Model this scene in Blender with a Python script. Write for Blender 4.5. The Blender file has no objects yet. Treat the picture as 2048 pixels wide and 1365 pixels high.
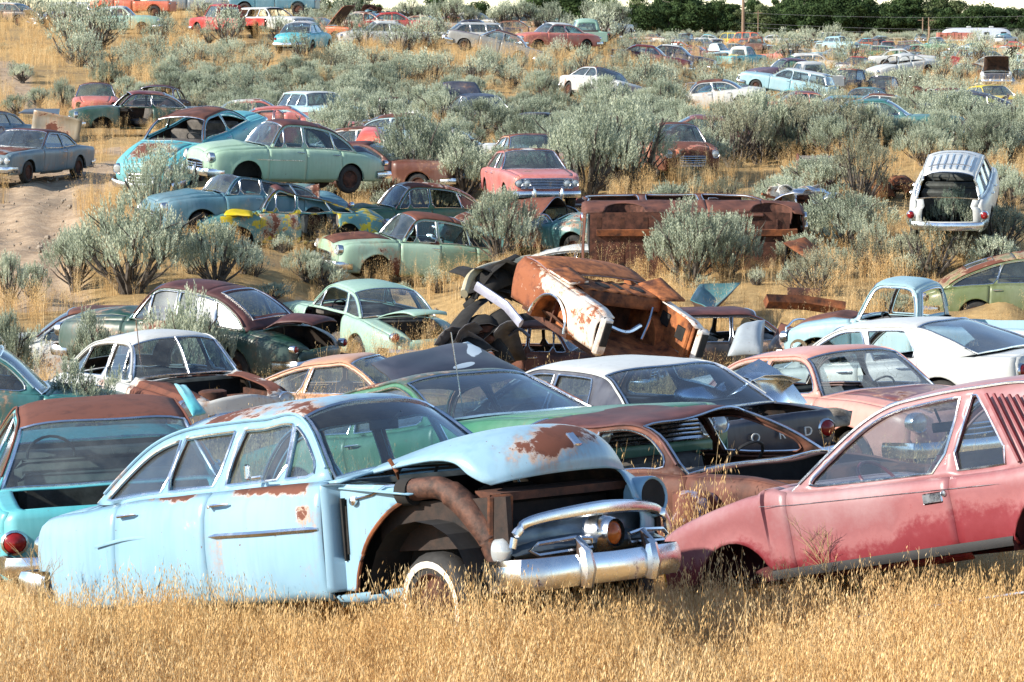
import bpy, math, random
from mathutils import Vector, Matrix, Euler, noise as mnoise
from mathutils.geometry import delaunay_2d_cdt
random.seed(7)
PI = math.pi
R = math.radians
scene = bpy.context.scene
COL = scene.collection

# ------------------------------------------------------------------ camera model
F = 6000.0; HC = 4.1; YH = 60.0
TILT = math.atan((682.5 - YH) / F)
def at(px, py, s):
    """point on the sight line through photo pixel (px,py) at s pixels per metre"""
    d = F / s
    zc = (682.5 - py) / F
    dx = (px - 1024) / F
    fy = math.cos(TILT) + zc * math.sin(TILT)
    fz = -math.sin(TILT) + zc * math.cos(TILT)
    k = d / fy
    return Vector((dx * k, d, HC + fz * k))

# ------------------------------------------------------------------ small maths
def lerp(a, b, t): return a + (b - a) * t
def ipl(pts, x):
    if x <= pts[0][0]: return pts[0][1]
    for (a, b), (c, d) in zip(pts, pts[1:]):
        if x <= c: return b + (d - b) * (x - a) / max(c - a, 1e-9)
    return pts[-1][1]
def crom(P, n=6):
    """Catmull-Rom through control points (2D or 3D tuples)"""
    out = []
    m = len(P)
    if m < 3:
        return [tuple(lerp(a, b, k / n) for a, b in zip(P[0], P[1])) for k in range(n + 1)]
    for i in range(m - 1):
        p0 = P[i - 1] if i else tuple(2 * a - b for a, b in zip(P[0], P[1]))
        p1, p2 = P[i], P[i + 1]
        p3 = P[i + 2] if i + 2 < m else tuple(2 * a - b for a, b in zip(P[-1], P[-2]))
        for k in range(n):
            t = k / n
            out.append(tuple(.5 * (2 * b + (c - a) * t + (2 * a - 5 * b + 4 * c - d) * t * t + (3 * b - a - 3 * c + d) * t ** 3)
                             for a, b, c, d in zip(p0, p1, p2, p3)))
    out.append(tuple(P[-1]))
    return out
def frange(a, b, n): return [a + (b - a) * i / n for i in range(n + 1)]
def inpoly(x, y, P):
    c = False; j = len(P) - 1
    for i in range(len(P)):
        xi, yi = P[i][0], P[i][1]; xj, yj = P[j][0], P[j][1]
        if (yi > y) != (yj > y) and x < (xj - xi) * (y - yi) / (yj - yi) + xi: c = not c
        j = i
    return c
def clip(P, a, b):
    """keep the side of P to the left of a->b"""
    def sd(p): return (b[0] - a[0]) * (p[1] - a[1]) - (b[1] - a[1]) * (p[0] - a[0])
    out = []
    for i in range(len(P)):
        p, q = P[i], P[(i + 1) % len(P)]
        sp, sq = sd(p), sd(q)
        if sp >= 0: out.append(p)
        if (sp >= 0) != (sq >= 0):
            t = sp / (sp - sq); out.append((lerp(p[0], q[0], t), lerp(p[1], q[1], t)))
    return out
def chaikin(P, n=2, closed=True):
    for _ in range(n):
        Q = []
        for i in range(len(P) if closed else len(P) - 1):
            p, q = P[i], P[(i + 1) % len(P)]
            Q += [tuple(lerp(a, b, .25) for a, b in zip(p, q)), tuple(lerp(a, b, .75) for a, b in zip(p, q))]
        P = Q
    return P

# ------------------------------------------------------------------ mesh builder
class MB:
    def __init__(s): s.v = []; s.f = []; s.cols = []
    def add(s, vs, fs):
        o = len(s.v); s.v += [tuple(p) for p in vs]; s.f += [tuple(i + o for i in f) for f in fs]; return s
    def grid(s, fn, us, vs, skip=None):
        vv = [fn(u, w) for u in us for w in vs]; n = len(vs); ff = []
        for i in range(len(us) - 1):
            for j in range(n - 1):
                if skip and skip((us[i] + us[i + 1]) / 2, (vs[j] + vs[j + 1]) / 2): continue
                ff.append((i * n + j, i * n + j + 1, (i + 1) * n + j + 1, (i + 1) * n + j))
        return s.add(vv, ff)
    def tube(s, P, r, n=6, closed=False, flat=1.0, cap=True):
        P = [Vector(p) for p in P]; m = len(P); vs = []; fs = []
        up0 = Vector((0, 0, 1))
        for i, p in enumerate(P):
            a = P[(i - 1) % m] if closed or i else p; b = P[(i + 1) % m] if closed or i < m - 1 else p
            t = (b - a)
            if t.length < 1e-7: t = Vector((1, 0, 0))
            t.normalize()
            u = up0 if abs(t.z) < .92 else Vector((0, 1, 0))
            x = t.cross(u).normalized(); y = x.cross(t)
            rr = r[i] if isinstance(r, (list, tuple)) else r
            for k in range(n):
                q = 2 * PI * k / n
                vs.append(p + x * (math.cos(q) * rr * flat) + y * (math.sin(q) * rr))
        for i in range(m if closed else m - 1):
            j = (i + 1) % m
            for k in range(n):
                fs.append((i * n + k, i * n + (k + 1) % n, j * n + (k + 1) % n, j * n + k))
        if cap and not closed:
            fs.append(tuple(range(n))); fs.append(tuple((m - 1) * n + k for k in range(n)))
        return s.add(vs, fs)
    def box(s, c, d, rot=None, bev=0.0):
        M = rot or Matrix.Identity(3)
        hx, hy, hz = d[0] / 2, d[1] / 2, d[2] / 2
        if bev:
            b = min(bev, hx * .9, hy * .9, hz * .9); pts = []
            rows = [(-hz, b), (-hz + b, 0), (hz - b, 0), (hz, b)]
            for z, ins in rows:
                X, Y = hx - ins, hy - ins
                for (x, y) in ((X, Y - b), (X - b, Y), (-X + b, Y), (-X, Y - b), (-X, -Y + b), (-X + b, -Y), (X - b, -Y), (X, -Y + b)):
                    pts.append(Vector(c) + M @ Vector((x, y, z)))
            fs = [tuple(range(7, -1, -1)), tuple(24 + k for k in range(8))]
            for i in range(3):
                for k in range(8): fs.append((i * 8 + k, i * 8 + (k + 1) % 8, i * 8 + 8 + (k + 1) % 8, i * 8 + 8 + k))
            return s.add(pts, fs)
        pts = [Vector(c) + M @ Vector((x, y, z)) for x in (-hx, hx) for y in (-hy, hy) for z in (-hz, hz)]
        return s.add(pts, [(0, 1, 3, 2), (4, 6, 7, 5), (0, 4, 5, 1), (2, 3, 7, 6), (0, 2, 6, 4), (1, 5, 7, 3)])
    def lathe(s, prof, c, axis='x', n=20, sy=1.0, rot=None):
        """prof: (along axis, radius)"""
        vs = []; fs = []
        for a, r in prof:
            for k in range(n):
                q = 2 * PI * k / n; u, w = math.cos(q) * r * sy, math.sin(q) * r
                p = Vector((a, u, w)) if axis == 'x' else Vector((u, a, w)) if axis == 'y' else Vector((u, w, a))
                if rot: p = rot @ p
                vs.append(Vector(c) + p)
        for i in range(len(prof) - 1):
            for k in range(n): fs.append((i * n + k, i * n + (k + 1) % n, (i + 1) * n + (k + 1) % n, (i + 1) * n + k))
        return s.add(vs, fs)
    def panel(s, outer, holes, mapf, g=.12):
        pts = []; edges = []
        for P in [outer] + holes:
            o = len(pts); Q = []
            for i in range(len(P)):
                a, b = P[i], P[(i + 1) % len(P)]
                if math.hypot(a[0] - b[0], a[1] - b[1]) < 1e-4: continue
                Q.append(a)
                n = int(math.hypot(a[0] - b[0], a[1] - b[1]) / g)
                for k in range(1, n): Q.append((lerp(a[0], b[0], k / n), lerp(a[1], b[1], k / n)))
            pts += [Vector(q) for q in Q]; edges += [(o + i, o + (i + 1) % len(Q)) for i in range(len(Q))]
        xs = [p[0] for p in outer]; ys = [p[1] for p in outer]
        x = min(xs) + g / 2
        while x < max(xs):
            y = min(ys) + g / 2
            while y < max(ys):
                if inpoly(x, y, outer) and not any(inpoly(x, y, h) for h in holes): pts.append(Vector((x, y)))
                y += g
            x += g
        r = delaunay_2d_cdt(pts, edges, [], 0, 1e-5)
        V, Fc = r[0], r[2]; fs = []
        for f in Fc:
            cx = sum(V[i].x for i in f) / len(f); cy = sum(V[i].y for i in f) / len(f)
            if inpoly(cx, cy, outer) and not any(inpoly(cx, cy, h) for h in holes): fs.append(tuple(f))
        return s.add([mapf(p.x, p.y) for p in V], fs)
    def xf(s, M, start=0):
        for i in range(start, len(s.v)): s.v[i] = tuple(M @ Vector(s.v[i]))
        return s
    def outward(s, cen, start=0):
        for i in range(start, len(s.f)):
            f = s.f[i]; p = [Vector(s.v[k]) for k in f]
            n = (p[1] - p[0]).cross(p[2] - p[0]) if len(p) == 3 else (p[2] - p[0]).cross(p[3] - p[1])
            c = sum(p, Vector()) / len(p) - Vector(cen(sum(p, Vector()) / len(p)) if callable(cen) else cen)
            if n.dot(c) < 0: s.f[i] = tuple(reversed(f))
        return s
    def mesh(s, name, smooth=True):
        me = bpy.data.meshes.new(name); me.from_pydata(s.v, [], s.f)
        if smooth and len(me.polygons):
            me.shade_smooth()
            try: me.set_sharp_from_angle(angle=R(38))
            except Exception: pass
        me.update()
        return me

# ------------------------------------------------------------------ objects
def link(name, data, parent=None, mats=(), solid=0):
    o = bpy.data.objects.new(name, data); COL.objects.link(o)
    if parent is not None: o.parent = parent
    if data is not None and mats:
        while len(data.materials) < len(mats): data.materials.append(None)
        for i, m in enumerate(mats):
            o.material_slots[i].link = 'OBJECT'; o.material_slots[i].material = m
    if solid:
        md = o.modifiers.new('thickness', 'SOLIDIFY'); md.thickness = solid; md.offset = -1
        if len(mats) > 1: md.material_offset = 1; md.material_offset_rim = 0
    return o
def tag(o, label=None, cat=None, group=None, kind=None):
    if label: o['label'] = label
    if cat: o['category'] = cat
    if group: o['group'] = group
    if kind: o['kind'] = kind
    return o

# ------------------------------------------------------------------ materials
def nmat(name):
    m = bpy.data.materials.new(name); m.use_nodes = True
    nt = m.node_tree; nt.nodes.clear()
    return m, nt
class NT:
    def __init__(s, nt): s.nt = nt
    def n(s, t, **k):
        x = s.nt.nodes.new(t)
        for a, b in k.items():
            if a.startswith('i_'):
                x.inputs[int(a[2:]) if a[2:].isdigit() else a[2:].replace('_', ' ')].default_value = b
            else: setattr(x, a, b)
        return x
    def l(s, a, b): s.nt.links.new(a, b)
    def noise(s, vec, scale, detail=5, rough=.6, off=0, dist=0):
        x = s.n('ShaderNodeTexNoise'); x.inputs['Scale'].default_value = scale; x.inputs['Detail'].default_value = detail
        x.inputs['Roughness'].default_value = rough; x.inputs['Distortion'].default_value = dist
        mp = s.n('ShaderNodeMapping'); mp.inputs['Location'].default_value = (off, off * .7, off * 1.3)
        s.l(vec, mp.inputs[0]); s.l(mp.outputs[0], x.inputs['Vector'])
        return x.outputs[0]
    def ramp(s, fac, stops):
        x = s.n('ShaderNodeValToRGB'); s.l(fac, x.inputs[0])
        e = x.color_ramp.elements
        while len(e) < len(stops): e.new(.5)
        for i, (p, c) in enumerate(stops):
            e[i].position = p; e[i].color = (*c, 1) if len(c) == 3 else c
        return x.outputs[0]
    def mr(s, v, a, b, c=0.0, d=1.0):
        x = s.n('ShaderNodeMapRange'); x.inputs[1].default_value = a; x.inputs[2].default_value = b
        x.inputs[3].default_value = c; x.inputs[4].default_value = d; s.l(v, x.inputs[0]); return x.outputs[0]
    def math(s, op, a, b=None, c=None):
        x = s.n('ShaderNodeMath', operation=op)
        for i, q in enumerate((a, b, c)):
            if q is None: continue
            if isinstance(q, (int, float)): x.inputs[i].default_value = q
            else: s.l(q, x.inputs[i])
        return x.outputs[0]
    def mix(s, f, a, b, mode='MIX'):
        x = s.n('ShaderNodeMix', data_type='RGBA', blend_type=mode)
        for i, q in ((0, f), (6, a), (7, b)):
            if isinstance(q, (int, float)): x.inputs[i].default_value = q
            elif isinstance(q, tuple): x.inputs[i].default_value = (*q[:3], 1)
            else: s.l(q, x.inputs[i])
        return x.outputs[2]
    def out(s, sh):
        o = s.n('ShaderNodeOutputMaterial'); s.l(sh, o.inputs[0])
    def bsdf(s, col, rough, metal=0.0, bump=None, bstr=.3, bd=.01, spec=None):
        b = s.n('ShaderNodeBsdfPrincipled')
        for nm, q in (('Base Color', col), ('Roughness', rough), ('Metallic', metal)):
            if isinstance(q, (int, float)): b.inputs[nm].default_value = q
            elif isinstance(q, tuple): b.inputs[nm].default_value = (*q[:3], 1)
            else: s.l(q, b.inputs[nm])
        if spec is not None: b.inputs['Specular IOR Level'].default_value = spec
        if bump is not None:
            x = s.n('ShaderNodeBump'); x.inputs['Strength'].default_value = bstr; x.inputs['Distance'].default_value = bd
            s.l(bump, x.inputs['Height']); s.l(x.outputs[0], b.inputs['Normal'])
        return b.outputs[0]
MATS = {}
RUST_D = (.055, .020, .013); RUST_M = (.135, .045, .026); RUST_O = (.32, .105, .032)
def srgb(r, g, b):
    f = lambda c: (c / 255 / 12.92) if c / 255 <= .04045 else ((c / 255 + .055) / 1.055) ** 2.4
    return (f(r), f(g), f(b))
def paint(c, rust=.25, seed=0, scale=1.3, top=.0, fade=.25, rough=.38, halo=(.5, .36, .26), low=0.0, c2=None, rmix=.45, rustc=None, bands=()):
    """old car paint with rust patches; rust 0..1 = share of rust, top = extra rust on faces that look up, low = extra near the sill"""
    key = ('paint', c, rust, seed, scale, top, fade, rough, halo, low, c2, rmix, rustc, bands)
    if key in MATS: return MATS[key]
    m, nt = nmat('weathered_paint'); N = NT(nt)
    tc = N.n('ShaderNodeTexCoord'); P = tc.outputs['Object']
    n1 = N.noise(P, scale, 9, .62, seed * 3.7, .3)
    n2 = N.noise(P, scale * 9, 6, .7, seed * 1.9 + 5)
    n3 = N.noise(P, scale * 38, 4, .7, seed + 21)
    v = N.math('MULTIPLY_ADD', n2, .24, N.math('MULTIPLY', n1, .80)); v = N.math('MULTIPLY_ADD', n3, .09, v)
    if top or low:
        sx = N.n('ShaderNodeSeparateXYZ'); N.l(tc.outputs['Normal'], sx.inputs[0])
        if top: v = N.math('MULTIPLY_ADD', N.mr(sx.outputs[2], .35, .9), top * .35, v)
        if low:
            sp = N.n('ShaderNodeSeparateXYZ'); N.l(P, sp.inputs[0])
            v = N.math('MULTIPLY_ADD', N.mr(sp.outputs[2], .75, .3), low * .35, v)
    if bands:
        sb = N.n('ShaderNodeSeparateXYZ'); N.l(P, sb.inputs[0])
        for (x0, x1, z0, z1, am) in bands:
            e = .16 * (x1 - x0) + .02; ez = .45 * (z1 - z0)
            w = N.math('MULTIPLY', N.math('MULTIPLY', N.mr(sb.outputs[0], x0 - e, x0 + e), N.mr(sb.outputs[0], x1 + e, x1 - e)), N.math('MULTIPLY', N.mr(sb.outputs[2], z0 - ez, z0 + ez), N.mr(sb.outputs[2], z1 + ez * .5, z1)))
            v = N.math('MULTIPLY_ADD', w, am, v)
    th = .80 - rust * .52           # noise value above which there is rust
    mask = N.mr(v, th, th + .022)
    hal = N.mr(v, th - .03, th - .002); wide = N.mr(v, th - .12, th)
    # paint: chalky fade + faint streaks + specks
    nf = N.noise(P, .8, 4, .6, seed + 11)
    st = N.n('ShaderNodeMapping'); st.inputs['Scale'].default_value = (14, 14, 1.2); N.l(P, st.inputs[0])
    ns = N.noise(st.outputs[0], 1.0, 4, .6, seed)
    lightc = tuple(lerp(q, .75, fade) for q in c)
    darkc = tuple(q * .72 for q in c)
    col = N.mix(N.mr(nf, .35, .7), c, lightc)
    if c2 is not None:
        nb = N.noise(P, scale * 1.4, 7, .6, seed * 2.3 + 31)
        col = N.mix(N.mr(nb, .515, .53), col, c2)
    col = N.mix(N.mr(ns, .45, .8, 0, .5), col, darkc)
    col = N.mix(N.math('MULTIPLY', N.math('MULTIPLY', wide, wide), N.mr(ns, .38, .62, .05, .75)), col, (.34, .16, .07))
    sk = N.noise(P, 26, 3, .6, seed + 2)
    speck = N.mr(sk, .70, .73)
    rc = rustc or (RUST_D, RUST_M, RUST_O)
    nr = N.noise(P, 5, 8, .7, seed + 7)
    rcol = N.ramp(nr, [(.28, rc[0]), (.5, rc[1]), (.5 + rmix * .5, rc[1]), (.95, rc[2])])
    col = N.mix(N.math('MULTIPLY', hal, .55), col, halo)
    allm = N.math('MAXIMUM', mask, N.math('MULTIPLY', speck, .8 if rust > .05 else .4))
    col = N.mix(allm, col, rcol)
    rg = N.mr(allm, 0, 1, rough, .82)
    lowb = N.noise(P, 2.3, 2, .5, seed + 4)
    bh = N.math('ADD', N.math('MULTIPLY_ADD', lowb, 5.0, N.math('MULTIPLY', allm, -.6)), N.math('MULTIPLY', N.math('MULTIPLY', nr, allm), .8))
    N.out(N.bsdf(col, rg, 0, bh, .35, .006, spec=.45))
    MATS[key] = m; return m
def simple(name, c, rough=.6, metal=0.0, var=.25, scale=6, c2=None, bump=.2, spec=None):
    key = ('s', name, c, rough, metal, var, scale, c2)
    if key in MATS: return MATS[key]
    m, nt = nmat(name); N = NT(nt)
    tc = N.n('ShaderNodeTexCoord'); P = tc.outputs['Object']
    n = N.noise(P, scale, 7, .65, hash(name) % 17)
    a = tuple(q * (1 - var) for q in c); b = c2 or tuple(min(1, q * (1 + var)) for q in c)
    col = N.mix(N.mr(n, .35, .65), a, b)
    N.out(N.bsdf(col, rough, metal, n, bump, .01, spec=spec))
    MATS[key] = m; return m
def glassm(dust=.25, tint=(.62, .74, .76), seed=0, crack=False):
    key = ('glass', dust, tint, seed, crack)
    if key in MATS: return MATS[key]
    m, nt = nmat('dusty_glass'); N = NT(nt)
    tc = N.n('ShaderNodeTexCoord'); P = tc.outputs['Object']
    tr = N.n('ShaderNodeBsdfTransparent'); tr.inputs[0].default_value = (*tint, 1)
    gl = N.n('ShaderNodeBsdfGlossy'); gl.inputs[0].default_value = (.9, .95, 1, 1); gl.inputs[1].default_value = .12
    fr = N.n('ShaderNodeLayerWeight'); fr.inputs[0].default_value = .5
    x = N.n('ShaderNodeMixShader'); N.l(N.mr(N.math('POWER', fr.outputs[1], 3.0), 0, 1, .09, .85), x.inputs[0]); N.l(tr.outputs[0], x.inputs[1]); N.l(gl.outputs[0], x.inputs[2])
    df = N.n('ShaderNodeBsdfDiffuse'); df.inputs[0].default_value = (.26, .28, .27, 1)
    n = N.noise(P, 3, 7, .65, seed)
    f = N.mr(n, .35, .75, dust * .3, min(1, dust * 1.3))
    if crack:
        vo = N.n('ShaderNodeTexVoronoi', feature='DISTANCE_TO_EDGE'); vo.inputs['Scale'].default_value = 7; N.l(P, vo.inputs['Vector'])
        f = N.math('MAXIMUM', f, N.mr(vo.outputs[0], .0, .03, .9, 0))
    y = N.n('ShaderNodeMixShader'); N.l(f, y.inputs[0]); N.l(x.outputs[0], y.inputs[1]); N.l(df.outputs[0], y.inputs[2])
    N.out(y.outputs[0])
    MATS[key] = m; return m
def chromem():
    if 'chrome' in MATS: return MATS['chrome']
    m, nt = nmat('old_chrome'); N = NT(nt)
    tc = N.n('ShaderNodeTexCoord'); P = tc.outputs['Object']
    n = N.noise(P, 7, 8, .7, 3); k = N.mr(n, .62, .68)
    col = N.mix(k, (.72, .74, .76), (.16, .08, .05)); N.out(N.bsdf(col, N.mr(n, .3, .7, .12, .4), N.mr(k, 0, 1, 1, .1), n, .1, .004))
    MATS['chrome'] = m; return m
CHROME = chromem()
DARK = simple('dark_underbody', (.012, .011, .010), .9, 0, .5, 9)
INNER = simple('bare_inner_steel', (.045, .034, .028), .8, 0, .5, 5, (.10, .05, .03))
RUSTM = simple('old_rust', (.085, .030, .016), .88, 0, .55, 5, (.27, .085, .026), .6)
RUSTD = simple('dark_rust', (.030, .014, .010), .9, 0, .5, 6, (.11, .040, .022), .6)
RUBBER = simple('old_rubber', (.022, .021, .020), .8, 0, .3, 20)
VINYL = simple('faded_vinyl', (.10, .09, .08), .75, 0, .4, 8)
LENSR = simple('red_lens', (.22, .01, .01), .2, 0, .2, 20)
LENSA = simple('amber_lens', (.30, .07, .01), .15, 0, .3, 20)
LENSW = simple('headlamp_glass', (.42, .45, .46), .12, .3, .15, 12)
WHITEW = simple('worn_whitewall', (.62, .57, .48), .8, 0, .15, 12)
GLASS = glassm(.10, (.68, .8, .84)); GLASSD = glassm(.20, (.5, .64, .70), 3); GLASSC = glassm(.55, (.6, .7, .75), 5, True); GLASSB = glassm(.15, (.12, .15, .17), 8)
GASK = simple('window_gasket', (.015, .015, .016), .7, 0, .2, 9)
# ------------------------------------------------------------------ parametric car body
PROF = [(0, .93), (.14, .975), (.42, 1.0), (.75, .99), (.9, .965), (.97, .93), (1, .89)]
BASE = dict(
 sh=[(-2.42, .78), (-2.2, .86), (-1.5, .95), (0, 1.0), (.9, 1.02), (1.6, .99), (2.1, .93), (2.38, .84)],
 hw=[(-2.45, .66), (-2.3, .80), (-1.8, .88), (-.8, .92), (.8, .92), (1.7, .89), (2.2, .83), (2.42, .72)],
 zs=.30, prof=PROF, arches=[(-1.45, .33, .37), (1.5, .33, .38)],
 rear=[(-1.45, .96), (-1.12, 1.24), (-.72, 1.40)], roof=[(-.72, 1.40), (-.1, 1.46), (.45, 1.43)], front=[(.45, 1.43), (.92, 1.02)],
 tum=.42, rc=.10, hc=.07, dc=.10, cowl=.05, tail=.04, bow=(.10, .16, -.06, -.12), bowt=.06, bowr=-.05, vp=2.6, hv=.72, dv=.76,
 pil=[(-.28, -.22, .05)], doors=[(-1.12, -.24), (-.24, .90)], inset=None, fc=0.0,
 lights=[(.66, .76, .105)], tail_lights=[(.68, .72, .06)], grille=(.42, .68, 4, .5), bump=(.46, .86, .055), rbump=(.45, .84, .055), wr=.33,
 strip=[], bed=False, win_in=.05, vent=None, skirt=0, ribs=0, fins=0)
CACHE = {}
def spec(base=None, **k):
    d = dict(BASE if base is None else base); d.update(k); return d

def soft_dents(p):
    return p + mnoise.noise_vector(Vector((p.x * 1.9, p.y * 1.9 + 4, p.z * 1.9))) * .013
def car_parts(sp, hi=1, warp=None, opt=()):
    """returns list of (name, role, mesh, solid, child_of, extra) in car space: x forward, y left, z up"""
    out = []
    opt = set(opt)
    sh = crom(sp['sh'], 5); hw = crom(sp['hw'], 4); prof = sp['prof']; zs = sp['zs']
    X0, X1 = sh[0][0], sh[-1][0]
    SH = lambda x: ipl(sh, x)
    zsf = (lambda x: ipl(zs, x)) if isinstance(zs, list) else (lambda x: zs)
    def Y(x, z):
        b = zsf(x); t = (z - b) / max(SH(x) - b, .05)
        y = ipl(hw, x) * ipl(prof, max(0, min(1, t)))
        for ax, az, r in sp['arches']:
            d = math.hypot(x - ax, z - az) - r
            if d < .09: y += .014 * (1 - max(0, d) / .09)
        return y
    rs, ro, fs = sp['rear'], sp['roof'], sp['front']
    n = 6 if hi else 3
    ol = crom(rs + ro[1:] + fs[1:], n)
    kr = (len(rs) - 1) * n; kf = (len(rs) - 1 + len(ro) - 1) * n
    xbr, xbf = ol[0][0], ol[-1][0]
    def Yg(x, z): return Y(x, SH(x)) - .02 - sp['tum'] * max(0, z - SH(x))
    bf0, bf1, br0, br1 = sp['bow']
    def top(x, v, z=None, front=True):
        a = abs(v)
        if front:
            t = (x - xbf) / max(X1 - xbf, .01); b = lerp(bf0, bf1, t); c = lerp(sp['cowl'], sp['hc'], min(1, max(0, t) * 3)) if t < .33 else lerp(sp['hc'], sp['hc'] * .55, (t - .33) / .67)
            hv = sp['hv']
        else:
            t = (xbr - x) / max(xbr - X0, .01); b = lerp(br0, br1, t); c = lerp(sp['cowl'], sp['dc'], min(1, max(0, t) * 3)) if t < .33 else lerp(sp['dc'], sp['tail'], (t - .33) / .67)
            hv = sp['dv']
        zz = c * (1 - a ** sp['vp'])
        if sp['fc']:
            g = math.exp(-((a - .86) / .12) ** 2) * sp['fc'] * (1 - .5 * t if front else .6)
            zz = c * max(0, 1 - (a / .8) ** 2.2) + g * (1 if a < 1 else 0) - sp['fc'] * .25 * (a > .999)
        if sp['fins'] and not front:
            zz += 0
        return Vector((x + b * (1 - v * v), v * Y(x, SH(x)), SH(x) + zz))
    if warp is None and hi: warp = soft_dents
    wf = warp or (lambda p: p)
    def W(m):
        if warp: m.v = [tuple(wf(Vector(p))) for p in m.v]
        return m
    cenf = lambda c: (max(X0 + .6, min(X1 - .6, c.x)) if abs(c.y) < 1.2 else c.x, 0, .55)
    def emit(name, role, m, solid=0, child=None, cen=cenf, smooth=True, extra=None):
        if not m.f: return
        if cen is not None: m.outward(cen)
        W(m); out.append((name, role, m.mesh(name, smooth), solid, child, extra))
    dx = .07 if hi else .16
    # x samples
    def xsamp(a, b):
        xs = {round(a, 4), round(b, 4)}
        k = max(1, int((b - a) / dx))
        for q in frange(a, b, k): xs.add(round(q, 4))
        for ax, az, r in sp['arches']:
            for q in frange(-1, 1, 12 if hi else 8):
                x = ax + r * math.sin(q * PI / 2)
                if a < x < b: xs.add(round(x, 4))
        return sorted(xs)
    def zbot(x):
        z = zsf(x)
        for ax, az, r in sp['arches']:
            d = r * r - (x - ax) ** 2
            if d > -1e-9: z = max(z, az + math.sqrt(max(d, 0)))
        return z
    nz = 9 if hi else 5
    tz = [0, .08, .2, .35, .5, .65, .78, .88, .95, 1.0] if hi else [0, .15, .4, .65, .88, 1]
    def side(m, a, b, sg, top_z=None):
        xs = xsamp(a, b)
        m.grid(lambda x, t: Vector((x, sg * Y(x, lerp(zbot(x), SH(x), t)), lerp(zbot(x), SH(x), t))), xs, tz)
    doors = sorted(sp['doors']); g = .006
    body = MB()
    for sg in (-1, 1):
        dd = doors
        edges = [X0] + [e for d in dd for e in (d[0], d[1])] + [X1]
        spans = [(X0, dd[0][0])] if dd else [(X0, X1)]
        for d1, d2 in zip(dd, dd[1:]):
            if d2[0] - d1[1] > .02: spans.append((d1[1], d2[0]))
        if dd: spans.append((dd[-1][1], X1))
        for a, b in spans:
            if 'no_fender_' + ('r' if sg < 0 else 'l') in opt and a >= (dd[-1][1] if dd else 0) - .01: continue
            if 'no_front' in opt and a >= (dd[-1][1] if dd else 0) - .01: continue
            side(body, a, b, sg)
        # ledge under the windows
        xs = xsamp(xbr, xbf)
        body.grid(lambda x, t: Vector((x, sg * lerp(Y(x, SH(x)), Y(x, SH(x)) - .09, t), SH(x) + .004 * t)), xs, [0, 1])
        # rocker under doors
        if dd:
            a, b = dd[0][0], dd[-1][1]
            body.grid(lambda x, t: Vector((x, sg * (Y(x, zsf(x)) - .02 - .06 * t), zsf(x) + .02 - .07 * t)), xsamp(max(a, sp['arches'][0][0] + .42 if sp['arches'] else a), b), [0, 1])
    vs = frange(-1, 1, 16 if hi else 8)
    hv, dv = sp['hv'], sp['dv']
    def vr(a, b, k): return frange(a, b, k)
    # front top: cowl strip + fender tops + header
    nof = 'no_front' in opt
    def bot(x, v, t, fr):        # front / rear closing face
        z0 = zsf(X1 if fr else X0) + .08
        zz = lerp(z0, SH(X1 if fr else X0), t); xx = X1 if fr else X0
        tp = top(xx, v, front=fr)
        return Vector((tp.x + (.03 if fr else -.03) * math.sin(PI * t) - (0.05 if fr else -.05) * (1 - t), v * Y(xx, zz), lerp(z0, tp.z, t)))
    hx0, hx1 = xbf + .10, X1 - .03
    if not nof:
        body.grid(lambda x, v: top(x, v), [xbf - .02, xbf + .03, hx0 - g], vs)
        for sg in (-1, 1):
            if 'no_fender_' + ('r' if sg < 0 else 'l') in opt: continue
            body.grid(lambda x, v: top(x, sg * v), xsamp(hx0, X1), frange(hv + .006, 1, 4))
        if 'hood_missing' not in opt:
            body.grid(lambda x, v: top(x, v), [hx1 + g, X1], vr(-hv, hv, 10))
        g0, g1, gn, gw = sp['grille']
        zlo = zsf(X1) + .08; zhi = SH(X1)
        def gsk(v, t):
            z = lerp(zlo, zhi, t); return (abs(v) < gw and g0 < z < g1) or ('no_fender_r' in opt and v < -gw) or ('no_fender_l' in opt and v > gw)
        tt = sorted(set([0, .15, .3, .45, .6, .75, .9, 1] + [min(1, max(0, (q - zlo) / (zhi - zlo))) for q in (g0, g1)]))
        vv = sorted(set(frange(-1, 1, 16) + [-gw, gw]))
        body.grid(lambda v, t: bot(X1, v, t, True), vv, tt, gsk)
    # rear top
    bed = sp['bed']
    dx0, dx1 = X0 + .03, xbr - .06
    if not bed:
        if xbr - X0 > .25:
            body.grid(lambda x, v: top(x, v, front=False), [dx1 + g, xbr - .02, xbr + .02], vs)
            for sg in (-1, 1): body.grid(lambda x, v: top(x, sg * v, front=False), xsamp(X0, dx1), frange(dv + .006, 1, 4))
            body.grid(lambda x, v: top(x, v, front=False), [X0, dx0 - g], vr(-dv, dv, 8))
            trunk_z = .98
        else:
            body.grid(lambda x, v: top(x, v, front=False), [X0, xbr + .02], vs, (lambda x, v: abs(v) < .8) if 'rear_open' in opt else None)
        zt = [0, .12, .3, .5, .7, .85, 1]
        op = 'rear_open' in opt
        body.grid(lambda v, t: bot(X0, v, t, False), frange(-1, 1, 16), zt, (lambda v, t: abs(v) < .8 and t > .30) if op else None)
    # greenhouse sides
    def offs(P, d):
        Q = []
        for i in range(len(P)):
            a = P[max(0, i - 1)]; b = P[min(len(P) - 1, i + 1)]
            tx, ty = b[0] - a[0], b[1] - a[1]; L = math.hypot(tx, ty) or 1
            Q.append((P[i][0] + ty / L * d, P[i][1] - tx / L * d))
        return Q
    wins = []
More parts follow.
